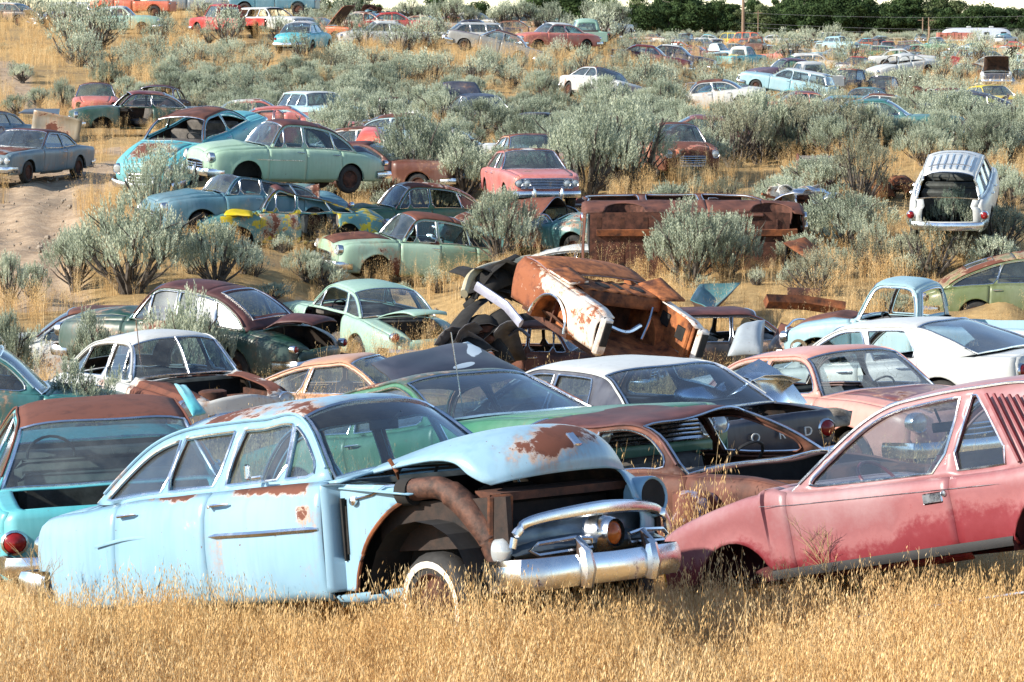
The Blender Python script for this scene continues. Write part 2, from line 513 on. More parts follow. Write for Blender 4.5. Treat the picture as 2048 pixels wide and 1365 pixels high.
    if 'no_roof' not in opt:
        belt = [(x, SH(x)) for x in frange(xbf, xbr, 10)]
        outer = ol + belt[1:-1]
        inner = [p for p in offs(ol, sp['win_in']) if p[1] > SH(p[0]) + .03 or True]
        lo = [(x, SH(x) + .035) for x in frange(inner[-1][0], inner[0][0], 8)]
        # trim the offset line at the belt
        inner2 = [p for p in inner if p[1] > SH(p[0]) + .05]
        lo = [(x, SH(x) + .035) for x in frange(inner2[-1][0] + .02, inner2[0][0] - .03, 8)]
        region = inner2 + lo
        region = list(reversed(region))       # counter-clockwise
        area = sum(region[i][0] * region[(i + 1) % len(region)][1] - region[(i + 1) % len(region)][0] * region[i][1] for i in range(len(region)))
        if area < 0: region.reverse()
        cuts = sorted(sp['pil'])
        bounds = [None] + cuts + [None]
        for a, b in zip(bounds, bounds[1:]):
            P = region
            ex = lambda q, z: q[0] + (q[1] - q[0]) * (z - 1.0) / .4      # pillar x at z=1.0 and z=1.4
            if a is not None: P = clip(P, (ex(a, 2) + a[2] / 2, 2.0), (ex(a, 0) + a[2] / 2, 0.0))
            if b is not None: P = clip(P, (ex(b, 0) - b[2] / 2, 0.0), (ex(b, 2) - b[2] / 2, 2.0))
            if len(P) < 3: continue
            ar = abs(sum(P[i][0] * P[(i + 1) % len(P)][1] - P[(i + 1) % len(P)][0] * P[i][1] for i in range(len(P)))) / 2
            if ar < .01: continue
            wins.append(chaikin(P, 1))
        blind = sp.get('blind', [])
        wins = [w for i, w in enumerate(wins) if i not in blind]
        for sg in (-1, 1):
            body.panel(outer, wins, lambda x, z: Vector((x, sg * Yg(x, z), z)), .11 if hi else .2)
            # jamb depth
            for w in wins:
                body.grid(lambda i, t: Vector((w[i % len(w)][0], sg * (Yg(*w[i % len(w)]) - .03 * t), w[i % len(w)][1])), list(range(len(w) + 1)), [0, 1])
    def gl(i, v, which):
        x, z = ol[i]
        if which == 'r':
            t = i / max(1, kr); bx = lerp(br0, sp['bowr'], t); c = lerp(sp['cowl'], sp['rc'], t)
        elif which == 'f':
            t = (len(ol) - 1 - i) / max(1, len(ol) - 1 - kf); bx = lerp(bf0, sp['bowt'], t); c = lerp(sp['cowl'], sp['rc'], t)
        else:
            t = (i - kr) / max(1, kf - kr); bx = lerp(sp['bowr'], sp['bowt'], t); c = sp['rc'] * (1 + .25 * math.sin(PI * t))
        return Vector((x + bx * (1 - v * v), v * Yg(x, z), z + c * (1 - abs(v) ** sp['vp'])))
    noroof = 'no_roof' in opt
    idx = 0
    emit('body', 'paint', body, .014)
    if not noroof:
        m = MB()
        m.grid(lambda i, v: gl(int(i), v, 'm'), list(range(kr, kf + 1)), vs)
        ins = sp['inset']
        if ins:
            iv, t0, t1 = ins
            vv = sorted(set([round(q, 3) for q in frange(-1, 1, 12)] + [-iv, iv]))
            ks = list(range(0, kr + 1))
            m.grid(lambda i, v: gl(int(i), v, 'r'), ks, vv, lambda i, v: abs(v) < iv and t0 < i / kr < t1)
        emit('roof', 'roof', m, .012)
    # drip rail
        if hi:
            for sg in (-1, 1):
                m = MB(); P = [Vector((x, sg * (Yg(x, z) + .008), z + .002)) for x, z in ol[(2 if hi else 0):len(ol) - 1]]
                m.tube(P, .011, 5)
                emit('drip_rail', 'rail', m, 0, cen=None)
        # windows
        def wring(P3, r=.011):
            m = MB(); m.tube(P3, r, 5, closed=True); return m
        nr = [i for i in range(0, kr + 1)]
        if ins:
            iv, t0, t1 = ins
            kk = [i for i in nr if i / kr >= t0 - .001 and i / kr <= t1 + .001]
            lo_, hi_ = max(0, kk[0] - 1) if t0 > 0 else 0, min(kr, kk[-1] + 1)
            kk = list(range(max(0, int(math.floor(t0 * kr))), min(kr, int(math.ceil(t1 * kr))) + 1))
        else: iv, kk = .965, nr
        if 'no_rear_glass' not in opt:
            m = MB(); m.grid(lambda i, v: gl(int(i), v, 'r') - Vector((-.006, 0, .006)), kk, frange(-iv, iv, 10)); emit('rear_window', 'rglass', m)
        if hi:
            P = [gl(kk[0], v, 'r') for v in frange(-iv, iv, 12)] + [gl(i, iv, 'r') for i in kk[1:]] + [gl(kk[-1], v, 'r') for v in frange(iv, -iv, 12)[1:]] + [gl(i, -iv, 'r') for i in reversed(kk[:-1])][:-1]
            emit('rear_window_trim', 'trim', wring(P, .013), cen=None)
        kk = list(range(kf, len(ol)))
        if 'no_windshield' not in opt:
            hole = 'windshield_hole' in opt
            m = MB(); m.grid(lambda i, v: gl(int(i), v, 'f') - Vector((.006, 0, .006)), kk, frange(-.965, .965, 12), (lambda i, v: -.85 < v < -.2 and abs((v + .5) * 3) + abs((i - kf) / (len(kk) - 1) - .6) * 1.6 < 1.0) if hole else None); emit('windshield', 'wglass', m)
            if 'split' in opt:
                m = MB(); m.tube([gl(i, 0, 'f') + Vector((.012, 0, .005)) for i in kk], .014, 6); emit('windshield_divider', 'trim', m, cen=None)
        if hi:
            P = [gl(kk[0], v, 'f') for v in frange(-.965, .965, 12)] + [gl(i, .965, 'f') for i in kk[1:]] + [gl(kk[-1], v, 'f') for v in frange(.965, -.965, 12)[1:]] + [gl(i, -.965, 'f') for i in reversed(kk[:-1])][:-1]
            emit('windshield_trim', 'trim', wring(P, .014), cen=None)
        for sg in (-1, 1):
            for k, w in enumerate(wins):
                if ('no_side_glass' in opt) or (('nog%d' % k) in opt and True): pass
                else:
                    m = MB(); m.panel(w, [], lambda x, z: Vector((x, sg * (Yg(x, z) - .022), z)), .3)
                    emit('side_window', 'glass', m)
                if hi:
                    P = [Vector((x, sg * (Yg(x, z) + .004), z)) for x, z in w]
                    emit('window_trim', 'trim', wring(P, .009), cen=None)
    # doors
    for sg in (-1, 1):
        for k, (a, b) in enumerate(doors):
            nm = 'door%d%s' % (k, 'r' if sg < 0 else 'l')
            if 'no_' + nm in opt or 'no_doors' in opt: continue
            m = MB(); side(m, a + g, b - g, sg)
            ang = None
            for q in opt:
                if isinstance(q, tuple) and q[0] == nm: ang = q[1]
            m.outward(cenf)
            if ang:
                hp = Vector((b, sg * Y(b, .7), 0))
                m.xf(Matrix.Translation(hp) @ Matrix.Rotation(-sg * R(ang), 4, 'Z') @ Matrix.Translation(-hp))
            emit('door', 'door' + ('%d' % k), m, .03, cen=None); di = len(out) - 1
            if hi:
                m = MB(); hx = a + .10; hz = SH(a) - .085
                m.tube([Vector((hx - .03, sg * (Y(hx, hz) + .002), hz)), Vector((hx - .02, sg * (Y(hx, hz) + .035), hz)), Vector((hx + .12, sg * (Y(hx, hz) + .038), hz + .004)), Vector((hx + .17, sg * (Y(hx, hz) + .02), hz + .004))], [.012, .012, .010, .006], 6)
                if ang: m.xf(Matrix.Translation(hp) @ Matrix.Rotation(-sg * R(ang), 4, 'Z') @ Matrix.Translation(-hp))
                emit('door_handle', 'chrome', m, 0, di, cen=None)
    # side trim
    for (a, b, z0, z1, r) in sp['strip']:
        for sg in (-1, 1):
            m = MB(); xs = frange(a, b, 14)
            m.tube([Vector((x, sg * (Y(x, lerp(z0, z1, (x - a) / (b - a))) + .004), lerp(z0, z1, (x - a) / (b - a)))) for x in xs], [r * .2] + [r] * 13 + [r * .6], 5)
            emit('side_trim', 'trim', m, cen=None)
    # hood and trunk lid
    if not nof and 'hood_missing' not in opt:
        m = MB(); m.grid(lambda x, v: top(x, v), xsamp(hx0, hx1), vr(-hv + .004, hv - .004, 12 if hi else 6))
        m.outward(cenf)
        for q in opt:
            if isinstance(q, tuple) and q[0] == 'hood':     # ('hood', lift at hinge deg, offset)
                if len(q) > 3 and q[3] == 'front': hp = Vector((hx1, 0, SH(hx1))); sgn = 1
                else: hp = Vector((hx0, 0, SH(hx0) + sp['cowl'])); sgn = -1
                m.xf(Matrix.Translation(Vector(q[2])) @ Matrix.Translation(hp) @ Matrix.Rotation(sgn * R(q[1]), 4, 'Y') @ Matrix.Translation(-hp))
        emit('hood', 'hood', m, .02, cen=None)
    if not bed and xbr - X0 > .25 and 'deck_missing' not in opt:
        m = MB(); m.grid(lambda x, v: top(x, v, front=False), xsamp(dx0, dx1), vr(-dv + .004, dv - .004, 12 if hi else 6)); m.outward(cenf)
        for q in opt:
            if isinstance(q, tuple) and q[0] == 'deck':
                hp = Vector((dx1, 0, SH(dx1) + sp['cowl']))
                m.xf(Matrix.Translation(hp) @ Matrix.Rotation(R(q[1]), 4, 'Y') @ Matrix.Translation(-hp))
        emit('trunk_lid', 'deck', m, .02, cen=None)
    # pickup bed
    if bed:
        m = MB(); bz = .62
        for sg in (-1, 1):
            m.grid(lambda x, t: [Vector((x, sg * Y(x, SH(x)), SH(x))), Vector((x, sg * (Y(x, SH(x)) - .10), SH(x) + .005)), Vector((x, sg * (Y(x, SH(x)) - .11), bz))][int(t)], xsamp(X0, xbr - .06), [0, 1, 2])
            m.box((sp['arches'][0][0], sg * .62, bz + .12), (.7, .24, .24), bev=.08)
        m.grid(lambda x, v: Vector((x, v * (Y(x, .8) - .1), bz)), [X0 + .03, -1, xbr - .06], [-1, 0, 1])
        m.box((xbr - .09, 0, (bz + SH(xbr)) / 2), (.04, 1.6, SH(xbr) - bz))
        m.box((xbr - .01, 0, (.35 + SH(xbr)) / 2), (.03, 1.66, SH(xbr) - .3))
        emit('truck_bed', 'paint', m, 0, cen=None, smooth=False)
        if 'tailgate_missing' not in opt:
            m = MB(); m.box((X0 + .02, 0, (.42 + SH(X0)) / 2), (.05, 2 * ipl(hw, X0) - .12, SH(X0) - .42), bev=.015); emit('tailgate', 'paint', m, 0, cen=None)
    # lights
    if not nof:
        for (ly, lz, lr) in sp['lights']:
            for sg in (-1, 1):
                v = ly / Y(X1, lz); b = bot(X1, max(-1, min(1, v)), .6, True)
                lx = min(b.x, X1 + .06) + .015
                if ('no_light_' + ('r' if sg < 0 else 'l')) in opt or 'no_lights' in opt:
                    m = MB(); m.lathe([(-.0, 0.001), (.006, lr * .5), (.008, lr * .98)], (lx, sg * ly, lz), 'x', 14); emit('headlight_socket', 'dark', m, cen=None)
                    m = MB(); m.lathe([(-.12, lr * 1.15), (.0, lr * 1.15), (.022, lr * 1.08), (.012, lr * .98), (-.1, lr * .9)], (lx, sg * ly, lz), 'x', 20); emit('headlight_bezel', 'paint', m, cen=None)
                    continue
                m = MB(); m.lathe([(-.10, lr * 1.12), (.0, lr * 1.14), (.022, lr * 1.06), (.012, lr * .95)], (lx, sg * ly, lz), 'x', 20 if hi else 12); emit('headlight', 'chrome', m, cen=None); hi_ = len(out) - 1
                m = MB(); m.lathe([(.008, lr * .96), (.022, lr * .75), (.03, lr * .4), (.033, 0.001)], (lx, sg * ly, lz), 'x', 20 if hi else 12); emit('headlight_lens', 'lens', m, 0, hi_, cen=None)
        g0, g1, gn, gw = sp['grille']
        if gn:
            m = MB()
            w = gw * ipl(hw, X1)
            for q in range(gn):
                z = lerp(g0, g1, (q + .5) / gn)
                P = [bot(X1, v, (z - zlo) / (zhi - zlo), True) + Vector((.012, 0, 0)) for v in frange(-gw, gw, 10)]
                for p in P: p.z = z
                m.tube(P, min(.016, (g1 - g0) / gn * .34), 6, flat=.8)
            P = [bot(X1, v, (g0 - zlo) / (zhi - zlo), True) + Vector((.012, 0, 0)) for v in frange(-gw, gw, 10)] + [bot(X1, v, (g1 - zlo) / (zhi - zlo), True) + Vector((.012, 0, 0)) for v in frange(gw, -gw, 10)]
            m.tube(P, .018, 6, closed=True)
            emit('grille', 'chrome', m, cen=None)
            m = MB(); m.grid(lambda v, t: bot(X1, v, t, True) + Vector((-.07, 0, 0)), frange(-gw - .05, gw + .05, 8), [max(0, (g0 - zlo) / (zhi - zlo) - .05), min(1, (g1 - zlo) / (zhi - zlo) + .05)]); emit('grille_backing', 'dark', m, cen=None)
    def bumper(fr, z, w, r, guards=True):
        m = MB(); xx = (X1 + .10) if fr else (X0 - .10); d = 1 if fr else -1
        P = []
        for v in frange(-1, 1, 20):
            a = abs(v); x = xx + d * ((lerp(bf1, bf0, .3) if fr else .12) * (1 - a ** 2.4)) - d * (.42 * max(0, (a - .88) / .12) ** 1.6)
            P.append(Vector((x, v * w + 0, z)))
        prof2 = [(-.6, -1.0), (.3, -1.05), (.95, -.6), (1.15, 0), (.95, .55), (.3, 1.0), (-.6, .95)]
        def f(i, k):
            p = P[int(i)]; q = prof2[int(k)]
            nrm = Vector((d, 0, 0)) if abs(p.y) < w * .86 else Vector((d * .4, math.copysign(.9, p.y), 0))
            return p + nrm * (q[0] * r * .55) + Vector((0, 0, q[1] * r * 1.5))
        m.grid(f, list(range(len(P))), list(range(7)))
        if guards:
            for sg in (-1, 1):
                gx = xx + d * (.15)
                m.tube([Vector((gx - d * .01, sg * w * .38, z - .10)), Vector((gx + d * .015, sg * w * .38, z + .0)), Vector((gx, sg * w * .38, z + .10)), Vector((gx - d * .05, sg * w * .38, z + .19))], [.045, .055, .045, .02], 8)
        emit('front_bumper' if fr else 'rear_bumper', 'chrome', m, .006, cen=(0, 0, z))
    if not nof and sp['bump'] and 'no_bumper' not in opt: bumper(True, *sp['bump'])
    if sp['rbump'] and 'no_rbumper' not in opt: bumper(False, *sp['rbump'], guards=False)
    for (ly, lz, lr) in sp['tail_lights']:
        for sg in (-1, 1):
            m = MB(); m.lathe([(.06, lr * 1.15), (-.02, lr * 1.2), (-.04, lr)], (X0 - .0, sg * ly, lz), 'x', 14); emit('taillight', 'chrome', m, cen=None); hi_ = len(out) - 1
            m = MB(); m.lathe([(-.03, lr), (-.055, lr * .7), (-.065, .001)], (X0, sg * ly, lz), 'x', 14); emit('taillight_lens', 'tlens', m, 0, hi_, cen=None)
    # underbody, wheel housings, firewall, interior
    m = MB(); fz = max(zsf(0) + .02, .3)
    m.grid(lambda x, v: Vector((x, v * (Y(x, fz + .1) - .05), fz - .02)), xsamp(X0 + .12, X1 - .3 if not nof else xbf), [-1, -.5, 0, .5, 1])
    for ax, az, r in sp['arches']:
        if nof and ax > 0: continue
        for sg in (-1, 1):
            yo = Y(ax, az + r) - .012; rr = r + .02
            m.grid(lambda q, t: Vector((ax + rr * math.cos(q), sg * lerp(yo, yo - .32, t), max(zsf(ax) - .03, az + rr * math.sin(q)))), frange(0, PI, 10), [0, 1])
            m.grid(lambda q, t: Vector((ax + rr * math.cos(q) * t, sg * (yo - .32), max(zsf(ax) - .03, az + rr * math.sin(q) * t))), frange(0, PI, 10), [0.02, 1])
    if not nof: m.box((xbf + .05, 0, .65), (.03, 1.5, SH(xbf) - fz - .02))
    emit('underbody', 'under', m, cen=None, smooth=False)
    if not nof and ('hood_missing' in opt or any(isinstance(q, tuple) and q[0] == 'hood' for q in opt)):
        m = MB(); cx = (xbf + X1) / 2 + .05
        m.box((cx, 0, .62), (.8, .5, .36), bev=.06); m.lathe([(0, .19), (.11, .19), (.13, .15), (.13, .001)], (cx, 0, .82), 'z', 18)
        m.box((X1 - .28, 0, .66), (.07, 1.0, .40), bev=.02); m.tube([(cx - .3, .3, .8), (cx + .1, .42, .85), (X1 - .3, .3, .84)], .03, 8)
        for sg in (-1, 1): m.box((cx + .1, sg * .66, .74), (1.1, .04, .3))
        emit('engine', 'engine', m, cen=None)
    if not noroof or 'interior' in opt:
        st = []
        x1 = xbf - .95; 
        rows = [x1] + ([x1 - .85] if xbr < x1 - .9 else [])
        for q, sx in enumerate(rows):
            m = MB(); w = 1.35
            m.box((sx + .1, 0, fz + .17), (.5, w, .2), bev=.05); m.box((sx - .2, 0, fz + .42), (.16, w, .52), Matrix.Rotation(-.2, 3, 'Y'), bev=.06)
            emit('seat', 'seat', m, cen=None)
        m = MB(); m.box((xbf - .18, 0, SH(xbf) - .09), (.3, 1.45, .16), bev=.04); emit('dashboard', 'dash', m, cen=None)
        m = MB(); c = Vector((xbf - .45, .36, SH(xbf) - .02)); rm = Matrix.Rotation(-.95, 3, 'Y')
        m.tube([c + rm @ Vector((.19 * math.cos(q), .19 * math.sin(q), 0)) for q in frange(0, 2 * PI, 20)[:-1]], .013, 6, closed=True)
        for q in (.2, PI - .2): m.tube([c + rm @ Vector((.19 * math.cos(q + PI / 2), .19 * math.sin(q + PI / 2), 0)), c + rm @ Vector((0, 0, -.03))], .009, 5)
        m.tube([c + rm @ Vector((0, 0, -.03)), c + Vector((.35, 0, -.25))], .02, 6)
        emit('steering_wheel', 'wheelrim', m, cen=None)
    # wheels
    for k, (ax, az, r) in enumerate(sp['arches']):
        for sg in (-1, 1):
            nm = 'wheel' + ('rf'[ax > 0]) + ('r' if sg < 0 else 'l')
            if 'no_wheels' in opt or 'no_' + nm in opt or (nof and ax > 0): continue
            wr = sp['wr']; yo = Y(ax, az + r) - .04; c = Vector((ax, sg * yo, wr))
            st = 0
            for q in opt:
                if isinstance(q, tuple) and q[0] == nm: st = R(q[1])
            rm = Matrix.Rotation(st, 3, 'Z')
            m = MB(); ww = .19
            P = [(-ww, wr * .62), (-ww * .98, wr * .8), (-ww * .9, wr * .93), (-ww * .7, wr), (-ww * .3, wr), (-ww * .1, wr * .93), (0, wr * .8), (-.01, wr * .62)]
            m.lathe([(sg * a, q) for a, q in P], c, 'y', 28 if hi else 14, rot=rm); emit('wheel', 'tyre', m, cen=None); wi = len(out) - 1
            m = MB(); m.lathe([(-sg * .02, wr * .64), (-sg * .0, wr * .60), (-sg * .05, wr * .52), (-sg * .03, wr * .35), (-sg * .02, wr * .15), (-sg * .015, .001)], c, 'y', 24 if hi else 12, rot=rm); emit('rim', 'rim', m, 0, wi, cen=None)
            if 'whitewall' in opt:
                m = MB(); m.lathe([(sg * .004, wr * .72), (sg * .009, wr * .78), (sg * .004, wr * .84)], c, 'y', 32, rot=rm); emit('whitewall', 'whitewall', m, 0, wi, cen=None)
    if sp['ribs']:
        m = MB()
        for q in range(sp['ribs']):
            v = lerp(-.72, .72, q / (sp['ribs'] - 1))
            m.tube([gl(i, v, 'm') + Vector((0, 0, .02)) for i in range(kr + 1, (kr + kf * 2) // 3)], .012, 5)
        for i in (kr + 2, (kr + kf * 2) // 3 - 1): m.tube([gl(i, v, 'm') + Vector((0, 0, .05)) for v in frange(-.8, .8, 8)], .012, 5)
        emit('roof_rack', 'chrome', m, cen=None)
    return out

def mats(paint_, roof=None, **k):
    d = dict(paint=paint_, roof=roof or paint_, hood=paint_, deck=paint_, door0=paint_, door1=paint_, glass=GLASS, wglass=GLASSD, rglass=GLASSD,
             chrome=CHROME, trim=CHROME, rail=roof or paint_, dark=DARK, under=DARK, engine=RUSTD, seat=VINYL, dash=VINYL, wheelrim=GASK, tyre=RUBBER, rim=RUSTD,
             whitewall=WHITEW, lens=LENSW, tlens=LENSR, inner=INNER)
    d.update(k); return d
def make_car(name, label, cat, M, sp, key=None, opt=(), loc=(0, 0, 0), rot=(0, 0, 0), scl=1.0, hi=1, warp=None, group=None):
    ck = (key, tuple(sorted(map(str, opt))), hi) if key else None
    if ck and ck in CACHE: parts = CACHE[ck]
    else:
        parts = car_parts(sp, hi, warp, opt)
        if ck: CACHE[ck] = parts
    root = bpy.data.objects.new(name, None); COL.objects.link(root)
    root.location = loc; root.rotation_euler = rot; root.scale = (scl,) * 3 if isinstance(scl, (int, float)) else scl
    root.empty_display_size = .5
    tag(root, label, cat, group)
    objs = []
    for (nm, role, me, solid, child, extra) in parts:
        mm = M.get(role, M['paint'])
        ms = [mm, M['inner']] if solid else [mm]
        o = link(nm, me, objs[child] if child is not None else root, ms, solid)
        objs.append(o)
    return root
# ------------------------------------------------------------------ body styles
S50 = spec()
CHEVY = spec(sh=[(-2.5, .66), (-2.3, .80), (-1.7, .93), (-.8, 1.02), (.2, 1.04), (.8, 1.03), (1.5, 1.0), (2.1, .96), (2.36, .86)],
  hw=[(-2.5, .60), (-2.3, .78), (-1.8, .90), (-.8, .93), (.8, .93), (1.7, .92), (2.2, .86), (2.36, .72)], zs=.30,
  rear=[(-1.62, .96), (-1.38, 1.22), (-1.02, 1.43), (-.62, 1.53)], roof=[(-.62, 1.53), (-.1, 1.58), (.40, 1.53)], front=[(.40, 1.53), (.78, 1.07)],
  rc=.09, hc=.18, dc=.20, cowl=.06, fc=.07, hv=.62, dv=.62, inset=(.62, .3, .85), pil=[(-.16, -.14, .06), (-1.02, -.90, .02), (.42, .40, .02)],
  doors=[(-1.15, -.16), (-.16, .86)], arches=[(-1.40, .36, .36), (1.45, .36, .40)], lights=[(.68, .80, .105)], grille=(.42, .66, 4, .62), wr=.34, bow=(.10, .12, -.12, -.16))
S60 = spec(sh=[(-2.4, .84), (-1.5, .90), (0, .92), (.85, .94), (2.1, .90), (2.40, .84)], hw=[(-2.42, .80), (-2.2, .88), (-1, .92), (1, .92), (2.1, .87), (2.42, .80)],
  zs=.27, rear=[(-1.62, .90), (-1.3, 1.16), (-1.02, 1.31)], roof=[(-1.02, 1.31), (-.4, 1.37), (.12, 1.345)], front=[(.12, 1.345), (.74, .95)],
  prof=[(0, .93), (.1, .97), (.5, .985), (.8, 1.0), (.93, .98), (1, .94)], rc=.055, hc=.035, dc=.03, cowl=.02, tail=.02, vp=4.0, tum=.5, hv=.86, dv=.84, bow=(.12, .07, -.08, -.04),
  pil=[(-.35, -.33, .05)], doors=[(-1.15, -.33), (-.33, .78)], arches=[(-1.38, .31, .36), (1.48, .31, .36)], lights=[(.70, .68, .085), (.50, .68, .085)], tail_lights=[(.70, .66, .085)],
  grille=(.55, .78, 6, .82), bump=(.42, .90, .05), rbump=(.42, .88, .05), wr=.32)
S70 = spec(S60, sh=[(-2.65, .86), (-1.6, .93), (-.6, .90), (.3, .90), (.85, .92), (2.3, .87), (2.6, .80)], hw=[(-2.68, .82), (-2.4, .90), (-1, .96), (1, .96), (2.3, .90), (2.62, .84)],
  rear=[(-1.55, .92), (-1.1, 1.27)], roof=[(-1.1, 1.27), (-.4, 1.35), (.05, 1.33)], front=[(.05, 1.33), (.76, .94)], pil=[(-.62, -.60, .06)], doors=[(-.62, .78)],
  arches=[(-1.5, .31, .37), (1.62, .31, .37)], lights=[(.74, .66, .08), (.56, .66, .08)])
W50 = spec(S50, rear=[(-2.15, 1.0), (-2.0, 1.25), (-1.85, 1.46)], roof=[(-1.85, 1.46), (-.6, 1.50), (.40, 1.47)], sh=[(-2.38, .84), (-2.25, .98), (-1.5, .99), (0, 1.0), (.9, 1.02), (1.6, .99), (2.1, .93), (2.38, .84)], pil=[(-1.25, -1.20, .06), (-.28, -.24, .06)], dc=.04)
W60 = spec(S60, rear=[(-2.2, .92), (-2.0, 1.28), (-1.9, 1.38)], roof=[(-1.9, 1.38), (-.5, 1.40), (.15, 1.36)], pil=[(-1.22, -1.18, .06), (-.32, -.30, .05)])
FAST = spec(CHEVY, rear=[(-2.1, .88), (-1.7, 1.16), (-1.2, 1.38), (-.6, 1.53)], inset=(.6, .45, .75))
PICK = spec(S60, sh=[(-2.5, 1.0), (-.5, 1.02), (.9, 1.08), (2.0, 1.04), (2.25, .96)], hw=[(-2.5, .90), (-.4, .93), (1, .93), (2.0, .91), (2.28, .88)], zs=.42,
  rear=[(-.36, 1.03), (-.30, 1.60)], roof=[(-.30, 1.60), (.1, 1.68), (.48, 1.64)], front=[(.48, 1.64), (.86, 1.09)], rc=.06, tum=.28, inset=(.72, .12, .82), pil=[], doors=[(-.30, .80)], bed=True,
  arches=[(-1.55, .42, .42), (1.42, .42, .42)], wr=.38, bump=(.52, .92, .055), rbump=None, lights=[(.72, .82, .09)], grille=(.68, .95, 4, .86), tail_lights=[(.84, .86, .05)], bow=(.10, .05, 0, 0))
PICK50 = spec(PICK, sh=[(-2.5, 1.0), (-.5, 1.04), (.7, 1.10), (1.7, 1.02), (2.1, .86)], front=[(.46, 1.66), (.74, 1.13)], roof=[(-.30, 1.62), (.1, 1.72), (.46, 1.66)], rear=[(-.40, 1.05), (-.30, 1.62)], hc=.16, fc=.05, hv=.6, vp=2.6, rc=.08, hw=[(-2.5, .86), (-.4, .88), (.8, .88), (1.7, .92), (2.12, .72)])
VAN = spec(S60, sh=[(-2.2, 1.08), (-1, 1.10), (1.2, 1.10), (1.9, 1.06), (2.1, .95)], rear=[(-2.15, 1.09), (-2.1, 1.5), (-2.0, 1.92)], roof=[(-2.0, 1.92), (-.2, 1.98), (1.0, 1.92)], front=[(1.0, 1.92), (1.5, 1.10)], zs=.40,
  hw=[(-2.22, .92), (-1.8, .96), (1.6, .96), (2.1, .88)], tum=.14, pil=[(-1.0, -1.0, .15), (.15, .15, .1)], doors=[(.2, 1.3)], arches=[(-1.4, .38, .38), (1.45, .38, .38)], wr=.36, grille=(.6, .85, 4, .7), bump=(.48, .92, .05), rbump=(.48, .9, .05))
SMALL = spec(S60, sh=[(-1.95, .78), (-1.2, .90), (0, .88), (.75, .90), (1.8, .82), (2.0, .72)], hw=[(-2.0, .66), (-1.8, .76), (-1, .80), (1, .80), (1.8, .76), (2.02, .66)], rear=[(-1.75, .88), (-1.3, 1.10), (-.75, 1.27)], roof=[(-.75, 1.27), (-.3, 1.32), (.05, 1.30)], front=[(.05, 1.30), (.65, .91)],
  pil=[(-.62, -.50, .07)], doors=[(-.55, .7)], arches=[(-1.2, .29, .33), (1.25, .29, .33)], wr=.29, hv=.82, dv=.8, lights=[(.58, .62, .08)], tail_lights=[(.6, .62, .05)])

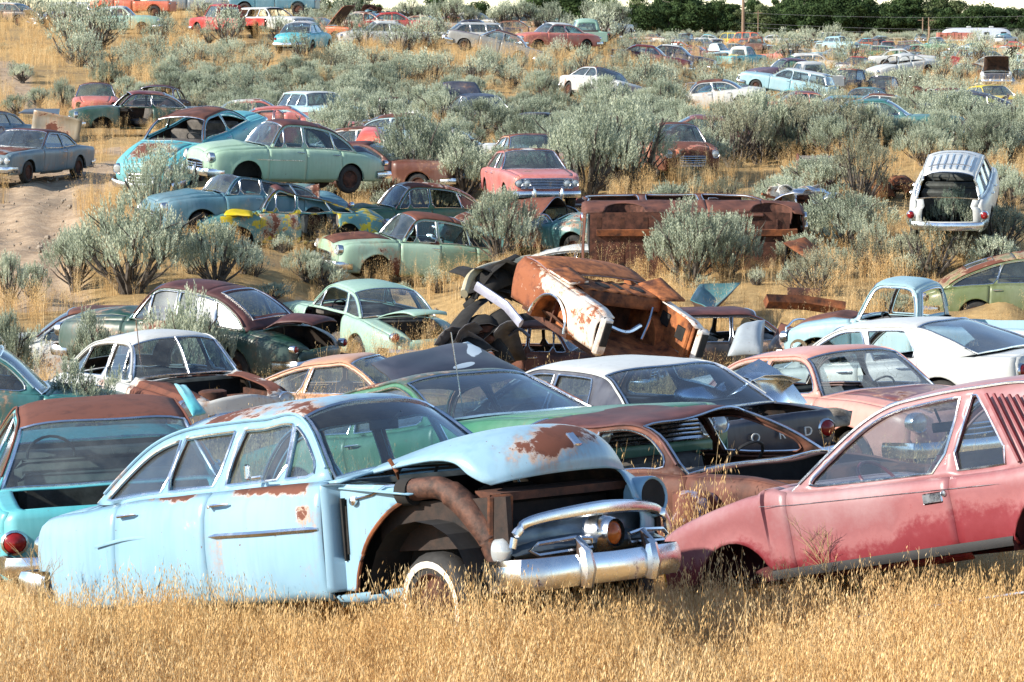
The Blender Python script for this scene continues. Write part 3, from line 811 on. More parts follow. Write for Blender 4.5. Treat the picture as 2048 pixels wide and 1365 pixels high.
# ------------------------------------------------------------------ A: pale blue sedan at the front
def C(r, g, b, k=.66): return tuple(q * k for q in srgb(r, g, b))
BLUE = C(150, 196, 222)
def hero_blue():
    sp = spec(S50, sh=[(-2.30, .74), (-2.22, .84), (-2.02, .90), (-1.55, .94), (-1.19, .985), (0, 1.03), (.95, 1.05), (1.6, 1.03), (2.0, .98), (2.22, .89), (2.34, .76)],
      hw=[(-2.32, .62), (-2.2, .76), (-1.8, .86), (-.9, .91), (.9, .92), (1.6, .90), (2.1, .80), (2.34, .62)], zs=[(-2.3, .34), (-1.9, .27), (1, .30), (2.3, .40)],
      rear=[(-1.50, .98), (-1.27, 1.19), (-1.02, 1.345), (-.70, 1.43)], roof=[(-.70, 1.43), (-.3, 1.462), (.12, 1.472), (.50, 1.452)], front=[(.50, 1.452), (.95, 1.06)],
      pil=[(-.72, -.68, .022), (-.17, -.10, .09), (.50, .45, .022)], win_in=.062, doors=[(-1.16, -.19), (-.19, .95)], arches=[(1.76, .34, .42)], skirt=0,
      grille=(.44, .80, 0, .66), hc=.13, rc=.095, cowl=.05, hv=.66, dc=.06, tum=.50, lights=[(.60, .80, .115)], strip=[(-.14, .92, .74, .76, .018)], vp=2.7,
      bump=(.42, .76, .06), tail_lights=[(.62, .70, .07)])
    pb = paint(BLUE, .12, 3, 1.1, .0, .10, .33, bands=((-1.5, -1.22, 1.05, 1.35, .20),))
    pd = paint(BLUE, .10, 9, 1.9, 0, .1, .33, bands=((-1.05, -.30, .975, 1.03, .20), (-.05, .86, .985, 1.05, .21), (.70, .82, .80, .90, .11)))
    pr = paint(BLUE, .28, 5, 1.1, .0, .1, .35, bands=((-1.0, .5, 1.50, 1.60, .10),))
    M = mats(pb, roof=pr, hood=paint(BLUE, .20, 12, 1.0, .0, .1, .33, bands=((2.10, 2.36, 1.10, 1.30, .13), (1.0, 1.7, 1.0, 1.10, .14))), door0=pd, door1=pd, glass=glassm(.16, (.80, .90, .95), 2), wglass=glassm(.10, (.62, .78, .82), 4), rail=pb, inner=INNER, engine=simple('grimy_black', (.010, .008, .007), .8, 0, .5, 8, (.035, .018, .012), .5))
    pose = dict(loc=(-1.17, 19.65, .09), rot=(R(-2.2), R(-8.2), R(-43.9)))
    root = make_car('sedan', 'pale blue four-door sedan with propped hood and missing front fender in the tall foreground grass', 'sedan', M, sp,
        opt=('no_fender_r', 'hood_missing', 'no_light_l', 'no_light_r', 'whitewall', ('wheelfr', -6), 'no_wheelrr', 'no_wheelrl'), **pose)
    for o in list(root.children):
        if o.name.startswith('headlight_') and o.data.vertices[0].co.y < 0: bpy.data.objects.remove(o)
    part = lambda nm, m, mat, par=root, solid=0, sm=True: link(nm, m.mesh(nm, sm), par, [mat] if not solid else [mat, INNER], solid)
    # inner panels laid bare by the missing fender
    for o in root.children:
        if o.name.startswith('wheel') and o.data.vertices[0].co.x > 0: o.location = (.05, 0, -.07)
    m = MB(); out_ = [(.965, .36), (1.12, .36), (1.15, .50), (1.24, .68), (1.42, .84), (1.62, .93), (1.66, .99), (.965, 1.03)]
    m.panel(out_, [[(1.02, .55), (1.07, .55), (1.08, .93), (1.02, .94)]], lambda x, z: Vector((x, -.80 + .10 * max(0, x - 1.1) - .11 * max(0, 1 - (x - .965) / .05), z)), .04)
    m.grid(lambda x, t: Vector((x, lerp(-.56, -.82, t), 1.035 - (x - .96) * .10 - .02 * t)), frange(.96, 1.66, 6), [0, .5, 1])
    part('cowl_panel', m, pb, solid=.01)
    m = MB(); m.tube([Vector((1.045, -.79, .55)), Vector((1.05, -.80, .94))], .03, 6, flat=.5); m.box((1.05, -.79, .74), (.05, .03, .3)); part('door_hinge_post', m, DARK)
    m = MB(); m.tube([Vector((x, -.80 + .10 * max(0, x - 1.1), z)) for x, z in crom(out_[1:6], 4)], .014, 6); part('torn_edge', m, RUSTM)
    m = MB(); ac, ar = 1.76, .47
    m.grid(lambda q, t: Vector((ac + ar * math.cos(q), lerp(-.60, -.30, t), .36 + (ar + .06) * math.sin(q))), frange(.1, PI - .02, 14), [0, .5, 1])
    part('wheel_housing', m, DARK, solid=.01)
    m = MB(); m.box((1.55, -.52, .62), (1.1, .03, .55)); part('inner_apron', m, DARK)
    m = MB(); m.tube([Vector(p) for p in crom([(1.60, -.72, .965), (1.80, -.70, .97), (1.94, -.68, .90), (2.06, -.66, .78), (2.16, -.64, .64), (2.20, -.62, .50)], 6)], [.07] * 10 + [.082] * 21, 14); part('vent_duct', m, simple('flaky_rust', (.035, .015, .010), .7, 0, .5, 14, (.12, .05, .03), .8))
    m = MB(); m.lathe([(-.05, .085), (.05, .085), (.05, .06)], (1.56, -.72, .955), 'x', 16); part('duct_collar', m, DARK)
    m = MB(); m.box((2.20, -.60, .70), (.05, .20, .42), Matrix.Rotation(.12, 3, 'Y'), bev=.015); part('radiator_support', m, RUSTM)
    m = MB(); m.box((2.02, -.60, .44), (.30, .03, .3), Matrix.Rotation(.5, 3, 'Y')); part('splash_apron', m, RUSTM)
    m = MB(); m.tube([Vector((1.16, -.81, .93)), Vector((1.3, -.79, .95)), Vector((1.42, -.78, 1.0)), Vector((1.6, -.74, 1.0))], .007, 5); m.lathe([(0, .0), (.01, .03), (.03, .03), (.03, 0)], (1.15, -.83, .92), 'y', 12); part('brake_line', m, CHROME)
    m = MB(); m.tube([Vector((1.30, -.55, 1.02)), Vector((1.34, -.60, 1.08)), Vector((1.30, -.62, 1.16))], .016, 6, flat=.4); part('hood_hinge', m, RUSTM)
    m = MB(); m.box((1.75, .0, .45), (1.2, 1.1, .05)); m.box((1.5, -.45, .5), (1.4, .08, .12)); m.box((1.5, .45, .5), (1.4, .08, .12)); m.box((2.12, 0, .90), (.22, 1.2, .05), Matrix.Rotation(.1, 3, 'Y')); part('frame_rail', m, RUSTD, sm=False)
    # the propped hood with its deep bulbous nose
    cp = crom([(0, 1.00, 1.13), (0, 1.45, 1.19), (0, 1.85, 1.205), (0, 2.12, 1.17), (0, 2.30, 1.07), (0, 2.36, .95), (0, 2.34, .87)], 5)
    ep = crom([(.56, 1.00, 1.045), (.64, 1.45, 1.055), (.67, 1.75, 1.05), (.68, 1.93, 1.01), (.67, 2.02, .93), (.64, 2.10, .87), (.60, 2.14, .84)], 5)
    def hf(i, v):
        c_, e_ = cp[int(i)], ep[int(i)]; a = abs(v); k = a ** 2.6; kx = a ** 2.0
        return Vector((lerp(c_[1], e_[1], kx), v * e_[0], lerp(c_[2], e_[2], k)))
    m = MB(); m.grid(hf, list(range(len(cp))), frange(-1, 1, 20)); m.outward((1.7, 0, .7))
    st_ = len(m.v); hp = Vector((1.0, 0, 1.06)); m.xf(Matrix.Translation(Vector((0, 0, .035)) + hp) @ Matrix.Rotation(-R(4.5), 4, 'Y') @ Matrix.Translation(-hp))
    hood = part('hood', m, M['hood'], solid=.018)
    # grille: framed opening, bullet and bars
    def nose(y, z, d=0): return Vector((2.34 + .16 * (1 - (y / .78) ** 2) + d - (.02 if z > .7 else 0), y, z))
    m = MB()
    fr = crom([(-.70, .585), (-.66, .68), (-.50, .745), (0, .775), (.50, .745), (.66, .68), (.70, .585)], 5)
    m.tube([nose(y, z, .02) for y, z in fr], [.030 + .014 * (1 - abs(y) / .7) for y, z in fr], 8, flat=.6)
    for sg in (-1, 1):
        lp = [(sg * y, z) for y, z in [(.17, .60), (.3, .615), (.56, .60), (.62, .565), (.56, .53), (.3, .54), (.17, .545)]]
        m.tube([nose(y, z, .05) for y, z in lp], .014, 6, closed=True)
    gr = part('grille', m, CHROME)
    m = MB()
    m.grid(lambda y, t: nose(y, lerp(.50, .77 - .12 * abs(y / .66) ** 3, t), -.09 + (.10 * math.sin(PI * min(1, t * 2.2)) if t < .5 else 0)), frange(-.68, .68, 14), frange(0, 1, 8)); part('grille_backing', m, simple('dull_chrome', (.10, .13, .16), .3, .6, .3, 5))
    m = MB(); rb = [(-.14, .12), (-.02, .115), (.06, .10), (.10, .086)]
    m.lathe(rb, nose(0, .62, -.01), 'x', 22, sy=.92); b = part('grille_bullet', m, CHROME, gr)
    m = MB(); m.lathe([(.085, .070), (.10, .05), (.11, .03), (.113, .001)], nose(0, .62, -.01), 'x', 22, sy=.92); part('amber_lens', m, LENSA, gr)
    m = MB(); m.lathe([(-.06, .075), (.0, .078), (.03, .06), (.05, .03), (.055, .001)], (2.30, -.68, .57), 'x', 18, sy=.7); part('parking_light', m, LENSW)
    m = MB()
    sh_ = [(-.035, .045), (.035, .045), (.04, 0), (.0, -.055), (-.04, 0)]
    m.box((0, 0, 0), (.018, .07, .11), bev=.01); m.xf(Matrix.Translation((2.30, 0, 1.20)) @ Matrix.Rotation(-.75, 4, 'Y')); part('emblem', m, CHROME, hood)
    m = MB(); m.box((.45, 0, 1.40), (.02, .26, .07), bev=.02); m.tube([Vector((.5, 0, 1.40)), Vector((.62, 0, 1.47))], .01, 5); m.xf(Matrix.Translation((.06, .1, -.02))); part('rear_view_mirror', m, GASK)
    m = MB(); P = [(.30, -.86, 1.10), (.32, -.90, 1.10), (.42, -.91, 1.105)]; m.tube([Vector(p) for p in P], .012, 6); m.box((.26, -.89, 1.14), (.03, .04, .10), bev=.01); part('side_mirror', m, CHROME)
    m = MB(); m.lathe([(0, .013), (-.012, .012), (-.014, .001)], (-.10, -.925, .93), 'y', 10); part('door_lock', m, CHROME)
    # rust sores and an old skirt outline, raised a hair above the skin
    m = MB()
    m.tube([Vector((x, -.905, z)) for x, z in crom([(-1.35, .70), (-1.0, .745), (-.70, .74), (-.61, .69), (-.64, .55), (-.72, .42)], 6)], .012, 6, flat=.5); part('fender_scoop', m, pb)
    return root

RED = (.30, .035, .04)
def hero_red():
    sp = spec(S60, sh=[(-2.4, .85), (-1.28, .85), (-.73, .86), (.47, .91), (.79, .94), (1.0, .975), (1.08, .945), (1.25, .945), (1.62, .885), (1.95, .81), (2.13, .74)], zs=[(-2.4, .33), (0, .33), (1.0, .36), (2.2, .33)],
      hw=[(-2.42, .78), (-2.2, .86), (-1, .90), (1, .90), (1.8, .88), (2.14, .83)], rear=[(-1.95, .86), (-1.6, 1.12), (-1.3, 1.39)], roof=[(-1.3, 1.39), (-.75, 1.445), (-.3, 1.445), (.02, 1.41)], front=[(.02, 1.41), (.34, 1.26), (.80, .93)],
      pil=[(-.59, -.705, .085), (-1.08, -.82, .05)], blind=[0], doors=[(-.63, .82)], win_in=.05, tum=.42, rc=.045, arches=[(-1.47, .30, .38), (1.40, .27, .37)], hc=.02, vp=5,
      lights=[], grille=(.44, .58, 5, .6), bump=None, rbump=None, strip=[(-1.05, 1.05, .76, .86, .003)], prof=[(0, .90), (.06, .955), (.12, .975), (.55, .985), (.82, 1.0), (.93, .985), (1, .955)], wr=.30, bow=(.10, .10, -.05, -.06))
    chalk = paint(RED, .0, 21, .9, .0, .0, .42, c2=None)
    # sun-bleached red: the clear coat is chalky pink in clouds
    m, nt = nmat('bleached_red_paint'); N = NT(nt); tc = N.n('ShaderNodeTexCoord'); P = tc.outputs['Object']
    n1 = N.noise(P, 1.1, 6, .6, 4); n2 = N.noise(P, 22, 5, .7, 2); sp_ = N.n('ShaderNodeSeparateXYZ'); N.l(P, sp_.inputs[0])
    hgt = N.mr(sp_.outputs[2], .35, 1.0)
    v = N.math('ADD', N.math('MULTIPLY', n1, .7), N.math('MULTIPLY', hgt, .42)); v = N.math('ADD', v, N.math('MULTIPLY', n2, .16))
    col = N.ramp(v, [(.36, (.15, .012, .018)), (.54, (.20, .032, .040)), (.60, (.30, .115, .118)), (.66, (.26, .095, .10)), (.90, (.35, .215, .22))])
    N.out(N.bsdf(col, .38, 0, n2, .06, .003)); chalk = m
    M = mats(chalk, roof=chalk, hood=chalk, door0=chalk, deck=chalk, trim=CHROME, rail=CHROME, wheelrim=simple('red_wheel', (.16, .01, .014), .4), seat=simple('dark_red_vinyl', (.05, .008, .01), .6), dash=simple('dark_red_dash', (.04, .008, .01), .6),
             glass=glassm(.08, (.85, .92, .95), 6), wglass=glassm(.22, (.72, .84, .86), 7), inner=simple('red_inner', (.07, .008, .01), .7), under=simple('red_underbody', (.06, .008, .01), .8), door_handle=CHROME)
    def crumple(p):
        if p.x > .8 and p.z > .5:
            w = math.exp(-((p.x - 1.03) / .14) ** 2) * max(0, (p.z - .45))
            s = 1 if p.y > 0 else -1
            p = Vector((p.x, p.y - s * .05 * w * (1 if p.x < 1.03 else -.7), p.z + .03 * w))
        return p
    root = make_car('coupe', 'sun-bleached red two-door coupe with louvred rear pillar and crumpled front fender, at the right front', 'coupe', M, sp, warp=crumple,
        opt=('no_wheelfr', 'no_wheelfl', 'nog1' if False else 'x'), loc=(3.14, 20.3, .22), rot=(R(1.9), R(13.6), R(136.4)), scl=.955)
    part = lambda nm, m, mat, par=root, solid=0, sm=True: link(nm, m.mesh(nm, sm), par, [mat], 0)
    for o in list(root.children):
        if o.name.startswith('door') and 'handle' not in o.name:
            for c in list(o.children): bpy.data.objects.remove(c)
            yy = .905 if o.data.vertices[0].co.y > 0 else -.905
            sg = 1 if yy > 0 else -1
            mm = MB(); mm.box((-.48, yy - sg * .008, .735), (.17, .02, .075), bev=.008); h = link('door_handle', mm.mesh('door_handle'), o, [CHROME])
            mm = MB(); mm.lathe([(0, .022), (sg * .012, .02), (sg * .014, .001)], (-.585, yy - sg * .005, .755), 'y', 14); link('door_lock', mm.mesh('door_lock'), o, [CHROME])
    lv = simple('dark_red_louvre', (.15, .012, .018), .4)
    for sg in (-1, 1):
        m = MB()
        for k in range(6):
            x0 = -.90 - .062 * k; x1 = -1.20 - .062 * k
            m.tube([Vector((x0, sg * .672, 1.385 - .012 * k)), Vector((x1, sg * .845, .885))], .014, 5)
        part('pillar_louvre', m, lv)
    m = MB()
    for sg in (-1, 1):
        m.grid(lambda x, t: Vector((x, sg * (.885 + .01 * math.sin(PI * t)), .335 + .065 * t)), frange(-1.08, 1.04, 10), [0, .5, 1])
    part('rub_strip', m, GASK)
    for sg in (-1, 1):
        m = MB(); m.box((2.13, sg * .56, .50), (.05, .24, .16), bev=.02); part('headlight', m, LENSW)
        m = MB(); m.box((2.12, sg * .745, .47), (.16, .04, .2), bev=.01); part('marker_light', m, simple('yellow_lens', (.65, .32, .02), .3))
    m = MB(); m.box((2.14, 0, .36), (.16, 1.56, .16), bev=.05); part('bumper_bracket', m, simple('orange_primer', (.62, .30, .13), .7))
    m = MB(); m.tube([Vector((1.25, .95, -.02)), Vector((-1.7, .95, .02))], .014, 6); part('sill_trim', m, CHROME)
    m = MB(); m.box((-.05, .05, 1.24), (.03, .26, .07), bev=.02); m.tube([Vector((-.03, .05, 1.28)), Vector((.0, .05, 1.38))], .01, 5); part('rear_view_mirror', m, GASK)
    m = MB(); m.lathe([(-.09, .001), (-.08, .09), (0, .12), (.08, .09), (.09, .001)], (-.95, .36, .98), 'x', 14); part('headrest', m, simple('pale_headrest', (.5, .44, .34), .8))
    return root
# ------------------------------------------------------------------ the rest of the yard
GROUND = []      # (X, Y, Z) control points for the terrain
CARS = []        # (X, Y, radius, short phrase) used to keep plants clear and to name them
def roofh(sp): return max(z for x, z in sp['roof']) + sp['rc']
def place(px, py, s, ref=0.0, k=1.0):
    p = at(px, py, s); p.z -= ref * k; return p
RU = (None,)
def P_(c, rust=.3, seed=0, **k): return paint(c, rust, seed, **k)
_pc = {}
TONES = dict(
 turq=C(95, 200, 210), pale=C(168, 210, 220), white=C(225, 228, 224, .66), cream=C(222, 210, 170), teal=C(60, 130, 130), blue=C(70, 130, 150), navy=C(28, 36, 62), green=C(60, 130, 95), mint=C(165, 205, 185), sage=C(172, 210, 180),
 olive=C(110, 125, 70), yellow=C(225, 200, 40), red=C(190, 45, 35), maroon=C(105, 30, 38), pink=C(220, 125, 118), salmon=C(225, 120, 100), rose=C(228, 165, 150), orange=C(225, 95, 35), grey=C(120, 130, 135), black=C(25, 25, 30), silver=C(150, 150, 145),
 peach=C(222, 165, 125), brown=C(120, 75, 60), rust=(.15, .058, .034), purple=C(95, 65, 90), greyblue=C(105, 135, 150), dkgreen=C(30, 75, 60))
def tone(t, rust, seed, top=0):
    if t == 'rust': return simple('rusted_sheet', (.082, .030, .020), .72, 0, .4, 3, (.17, .062, .036), .4)
    if t == 'drust': return simple('dark_rusted_sheet', (.060, .022, .022), .6, 0, .4, 3, (.115, .042, .036), .4)
    return paint(TONES[t], rust, seed % 7, 1.3, top, .15, .38)
def look(body, roof=None, rust=.2, seed=0, rr=None, glass=True, **k):
    b = tone(body, rust, seed); r = tone(roof or body, rr if rr is not None else rust + .1, seed + 1, .0)
    d = mats(b, roof=r, rail=r, glass=GLASS if seed % 2 else GLASSD, wglass=GLASSD, rglass=GLASSD)
    for a, v in k.items(): d[a] = tone(*v) if isinstance(v, tuple) else v
    return d
SPECS = dict(s50=S50, chevy=CHEVY, s60=S60, s70=S70, w50=W50, w60=W60, fast=FAST, pick=PICK, pick50=PICK50, van=VAN, small=SMALL)
def put(name, cat, label, typ, M, px, py, s, yaw, ref='g', pitch=0, roll=0, opt=(), k=1.0, hi=None, warp=None, ctrl=True, short=None):
    sp = SPECS[typ] if isinstance(typ, str) else typ
    hi = (1 if s >= 60 else 0) if hi is None else hi
    p = place(px, py, s, roofh(sp) if ref == 'r' else 0 if ref == 'g' else ref, k)
    key = None if warp or not isinstance(typ, str) else typ
    r = make_car(name, label, cat, M, sp, key=key, opt=opt, loc=p, rot=(R(roll), R(pitch), R(yaw)), scl=k, hi=hi, warp=warp)
    if ctrl: GROUND.append((p.x, p.y, p.z))
    CARS.append((p.x, p.y, 2.3 * k, short or label, px, p.z))
    return r
def posed(name, cat, label, sp, M, XYZ, rot, scl=1.0, opt=(), warp=None, ctrl=True, short=None, key=None, hi=1):
    r = make_car(name, label, cat, M, sp, key=key, opt=opt, loc=XYZ, rot=tuple(R(a) for a in rot), scl=scl, warp=warp, hi=hi)
    if ctrl: GROUND.append(XYZ)
    CARS.append((XYZ[0], XYZ[1], 2.3, short or label, 0, XYZ[2]))
    return r
def dent(amp=.04, sc=1.6, seed=0, crush=None):
    """battered sheet metal: low-frequency noise, plus an optional crush (x0, x1, z0, amount)"""
    def f(p):
        n = mnoise.noise_vector(Vector((p.x * sc + seed, p.y * sc, p.z * sc)))
        q = p + n * amp
        if crush:
            x0, x1, z0, a = crush
            w = max(0, 1 - abs((p.x - (x0 + x1) / 2) / ((x1 - x0) / 2)) ** 2) * max(0, (p.z - z0))
            q.z -= a * w * (1 + .6 * math.sin(p.y * 3 + seed))
        return q
    return f
def sheet(name, label, cat, P, mat, up=.12, thick=.02, mat2=None, bow=None, seed=0, group=None, tagit=True, parent=None, n=10):
    """a bent body panel: P = four world corners in order, bulged by `up` along its normal, rim folded under"""
    a, b, c, d = [Vector(p) for p in P]
    nrm = (b - a).cross(d - a).normalized()
    if nrm.z < 0: nrm = -nrm
    org = (a + b + c + d) / 4
    m = MB()
    def f(u, v):
        q = a.lerp(b, u).lerp(d.lerp(c, u), v)
        w = (1 - (2 * u - 1) ** 4) * (1 - (2 * v - 1) ** 4)
        q = q + nrm * (up * w + .015 * mnoise.noise(Vector((u * 3 + seed, v * 3, 0))))
        return q - org
    m.grid(f, frange(0, 1, n), frange(0, 1, n))
    me = m.mesh(name); o = link(name, me, None, [mat, mat2 or INNER], thick); o.location = org
    if tagit: tag(o, label, cat, group)
    return o
def pole(name, label, cat, P, r, mat, n=8, flat=1.0, group=None):
    P = [Vector(p) for p in P]; o0 = P[0].copy(); m = MB(); m.tube([p - o0 for p in P], r, n, flat=flat)
    o = link(name, m.mesh(name), None, [mat]); o.location = o0; return tag(o, label, cat, group)
def wreck(name, label, cat, org, size, seed, matlist, n=14, ctrl=False):
    """heap of one torn wreck: bent plates, tubes and an engine block under one root"""
    rnd = random.Random(seed); root = bpy.data.objects.new(name, None); COL.objects.link(root); root.location = org; tag(root, label, cat)
    sx, sy, sz = size
    m = MB()
    for i in range(n):
        c = Vector((rnd.uniform(-sx, sx), rnd.uniform(-sy, sy), rnd.uniform(0, sz)))
        e = Euler((rnd.uniform(-1, 1), rnd.uniform(-.8, .8), rnd.uniform(0, 3))).to_matrix()
        w, h = rnd.uniform(.2, .6), rnd.uniform(.12, .35)
        m.grid(lambda u, v: c + e @ Vector((u * w, v * h, .12 * (1 - u * u) - .08 * v * v)), [-1, -.5, 0, .5, 1], [-1, -.3, .3, 1])
    link('torn_or_shade_panel', m.mesh('torn_or_shade_panel'), root, [matlist[0], matlist[-1]], .012)
    m = MB()
    for i in range(n // 2):
        a = Vector((rnd.uniform(-sx, sx), rnd.uniform(-sy, sy), rnd.uniform(0, sz))); b = a + Vector((rnd.uniform(-1, 1) * sx, rnd.uniform(-1, 1) * sy, rnd.uniform(-.3, .5) * sz)); c = (a + b) / 2 + Vector((0, 0, rnd.uniform(-.1, .15)))
        m.tube(crom([a, c, b], 3), rnd.uniform(.015, .035), 6)
    link('bent_bar', m.mesh('bent_bar'), root, [matlist[min(1, len(matlist) - 1)]])
    m = MB(); m.box((0, 0, sz * .3), (sx * .8, sy * .6, sz * .5), bev=.06); m.lathe([(0, .16), (.1, .16), (.12, .02)], (sx * .1, 0, sz * .56), 'z', 14); link('engine_block', m.mesh('engine_block'), root, [RUSTD])
    return root

def build_yard():
    # --- row behind the blue sedan
    posed('sedan', 'sedan', 'turquoise sedan seen from behind with a rusty maroon roof and empty open trunk', spec(S60, hc=.03, tail_lights=[(.74, .60, .085)], pil=[(-.35, -.33, .05)]),
        look('turq', 'turq', .18, 3, rr=.92, rglass=glassm(.2, (.55, .75, .78), 2)), (-3.41, 24.71, -.32), (-2, 1, 101), (1.0, 1.04, .97), opt=('deck_missing',), short='turquoise open-trunk sedan')
    posed('sedan', 'coupe', 'dark green coupe with a clear windshield behind the blue sedan', S70, look('green', 'dkgreen', .10, 6, rr=.35, hood=('green', .12, 5), wglass=glassm(.10, (.62, .76, .80), 3), glass=GLASS),
        (-.31, 26.97, -.33), (0, -10, -53), (1.0, 1.0, .96), opt=('no_bumper',), short='dark green coupe')
    eo = posed('sedan', 'sedan', 'navy sedan with a chalky white roof and empty trunk seen from its rear corner', spec(S60, pil=[(-.35, -.33, .05), (-.98, -.88, .05)], blind=[0]),
        look('navy', 'white', .10, 2, rr=.14, rglass=glassm(.10, (.6, .72, .82), 4)), (.84, 28.59, -.33), (-1, 5, 127), (1.02, 1.06, .90), opt=('deck_missing',), short='white-roofed navy sedan')
    # raised letters across the panel under its trunk
    for i, ch in enumerate('ORD'):
        cu = bpy.data.curves.new('letter', 'FONT'); cu.body = ch; cu.size = .13; cu.extrude = .006; cu.align_x = 'CENTER'
        tmp = bpy.data.objects.new('t', cu); me = bpy.data.meshes.new_from_object(tmp); bpy.data.objects.remove(tmp)
        o = bpy.data.objects.new('raised_letter', me); COL.objects.link(o); o.parent = eo; o.data.materials.append(simple('letter_white', (.6, .6, .58), .5))
        o.location = (-2.475, .22 - .30 * i - .05, .62); o.rotation_euler = (PI / 2, 0, -PI / 2)
    sheet('sheet_metal_panel', 'mottled beige inner panel standing in the trunk of the navy sedan', 'body panel', [at(1590, 812, 205), at(1705, 822, 205), at(1700, 850, 207), at(1618, 862, 209)], simple('mottled_beige', (.16, .13, .10), .8, 0, .6, 6, (.42, .36, .28)), up=.06)
    wreck('headlamp_trim', 'tangle of chrome headlamp frames lying below the white-roofed sedan rear window', 'car trim', at(1475, 815, 212), (.18, .1, .12), 5, [CHROME, CHROME, CHROME], 4)
    posed('sedan', 'sedan', 'rust-brown sedan with a caved-in roof and no windshield glass', spec(S60, sh=[(-2.4, .84), (-1.5, .90), (0, .92), (.85, .94), (1.6, .86), (2.40, .70)]),
        look('rust', 'drust', .5, 4, inner=RUSTD), (1.46, 24.2, -.30), (-1, -5, -43), (1.05, 1.06, .95), opt=('no_windshield', 'hood_missing', 'no_side_glass', 'no_bumper', 'no_rear_glass'), warp=dent(.05, 1.5, 3, (-.9, .6, 1.0, .14)), short='caved-in rust-brown sedan')
    sheet('fender', 'crumpled blue and rust fender with flaking paint beside the blue sedan grille', 'fender', [at(1345, 985, 262), at(1450, 1000, 262), at(1400, 1060, 268), at(1345, 1050, 268)], paint(C(70, 110, 175), .55, 8, 5), up=.12, seed=3)
    sheet('inner_fender', 'bright orange rusted inner fender leaning by the caved-in sedan', 'fender', [at(1570, 925, 240), at(1640, 925, 240), at(1630, 985, 244), at(1530, 995, 246)], RUSTM, up=.08, seed=5)
    # the loose black hood over the green coupe
    sheet('car_hood', 'black hood with two white patches lying tilted on the dark green coupe roof', 'car hood', [at(742, 727, 212), at(935, 683, 198), at(1052, 745, 208), at(800, 775, 222)],
        blackhood(), up=.10, thick=.015, n=14)
    pole('radio_antenna', 'long thin radio antenna rising in front of the dark green coupe windshield', 'antenna', [at(928, 838, 226), at(915, 750, 226), at(902, 665, 226)], .006, CHROME, 5)
    posed('sedan', 'sedan', 'dusty pink sedan with a shattered windshield', spec(S50, pil=[(-.28, -.22, .06), (-1.2, -1.1, .05)], rc=.07),
        look('rose', 'rose', .14, 1, rr=.16, hood=('maroon', .3, 2), wglass=GLASSC), (3.72, 34.45, -1.0), (1, -4, -58), (1.0, 1.04, .95), opt=('windshield_hole', 'nog2', 'nog1'), short='dusty pink sedan')
    posed('sedan', 'coupe', 'white hardtop coupe with a big tinted rear window at the right edge', spec(S60, pil=[(-.45, -.30, .07), (-1.12, -.86, .06)], blind=[0], rear=[(-1.9, .92), (-1.45, 1.15), (-1.05, 1.31)], rc=.06),
        look('white', 'white', .05, 3, rr=.02, rglass=glassm(.25, (.42, .5, .58), 3)), (4.67, 37.81, -.94), (0, 8, 141), (1.05, 1.0, .95), opt=('no_side_glass',), short='white hardtop coupe')
    put('hatchback', 'hatchback', 'small peach fastback coupe behind the tilted black hood', 'small', look('peach', 'peach', .02, 5, rr=.02, glass=glassm(.1, (.6, .72, .85), 2)), 735, 712, 132, -22, 'r', ctrl=False, hi=1, k=1.08, pitch=-3)
    kr = posed('sedan', 'sedan', 'white sedan with maroon rusty fenders, a split windshield and no hood', spec(CHEVY, lights=[(.70, .80, .12)], fc=.09, inset=(.7, .2, .85)), mats(paint(TONES['white'], .12, 5, 1.3, fade=.1, bands=((.95, 2.4, .3, 1.3, .30), (.3, .95, .75, 1.0, .12))), roof=tone('white', .08, 2), glass=GLASS, door0=tone('white', .2, 3), door1=tone('white', .25, 4)),
        (-4.89, 41.95, -1.72), (1, -1, -59), (1.0, 1.05, .96), opt=('hood_missing', 'split', 'no_bumper', 'nog1'), short='white split-windshield sedan')
    sheet('fender', 'turquoise inner fender standing on end before the white split-windshield sedan', 'fender', [at(348, 768, 160), at(372, 770, 160), at(412, 826, 164), at(385, 832, 165)], paint(TONES['turq'], .15, 3), up=.05)
    pole('radio_antenna', 'thin radio antenna on the white split-windshield sedan', 'antenna', [at(285, 757, 146), at(272, 640, 147)], .007, CHROME, 5)
    put('sedan', 'sedan', 'faded teal sedan with a whitish roof cut by the left edge', 'w60', look('teal', 'pale', .3, 6, rr=.4), -50, 688, 150, 10, 'r', pitch=7, hi=1)
    # --- second group
    posed('sedan', 'coupe', 'mint green coupe with its trunk lid raised and round red taillight', spec(CHEVY, rear=[(-1.35, 1.0), (-1.05, 1.26), (-.72, 1.42)], roof=[(-.72, 1.42), (-.2, 1.49), (.35, 1.46)], front=[(.35, 1.46), (.82, 1.06)], inset=None, rc=.09, fc=.02, hc=.12, dc=.10,
        pil=[(-.72, -.55, .07), (.42, .40, .02)], doors=[(-.75, .86)], tail_lights=[(.66, .74, .085)], zs=.28),
        look('mint', 'mint', .04, 2, rr=.02, rglass=glassm(.15, (.7, .8, .85), 1)), (-3.04, 62.16, -2.75), (1, -1, 119), (1.09, 1.09, 1.05), opt=(('deck', 22), 'no_door0l', 'nog1', 'hood_missing'), short='mint green coupe')
    put('sedan', 'sedan', 'black sedan with a maroon roof and raised rusty trunk lid behind the bushes', spec(CHEVY, inset=(.7, .2, .8)), look('dkgreen', 'drust', .3, 3, deck=('drust', 0, 0)), 392, 562, 121, 148, 'r', opt=(('deck', 24),), hi=1, short='maroon-roofed black sedan')
    sheet('car_hood', 'dull rusty black hood with a chrome emblem leaning on the ground', 'car hood', [at(500, 700, 118), at(560, 678, 112), at(628, 745, 118), at(590, 778, 124)], paint(C(60, 30, 35), .5, 2), up=.10)
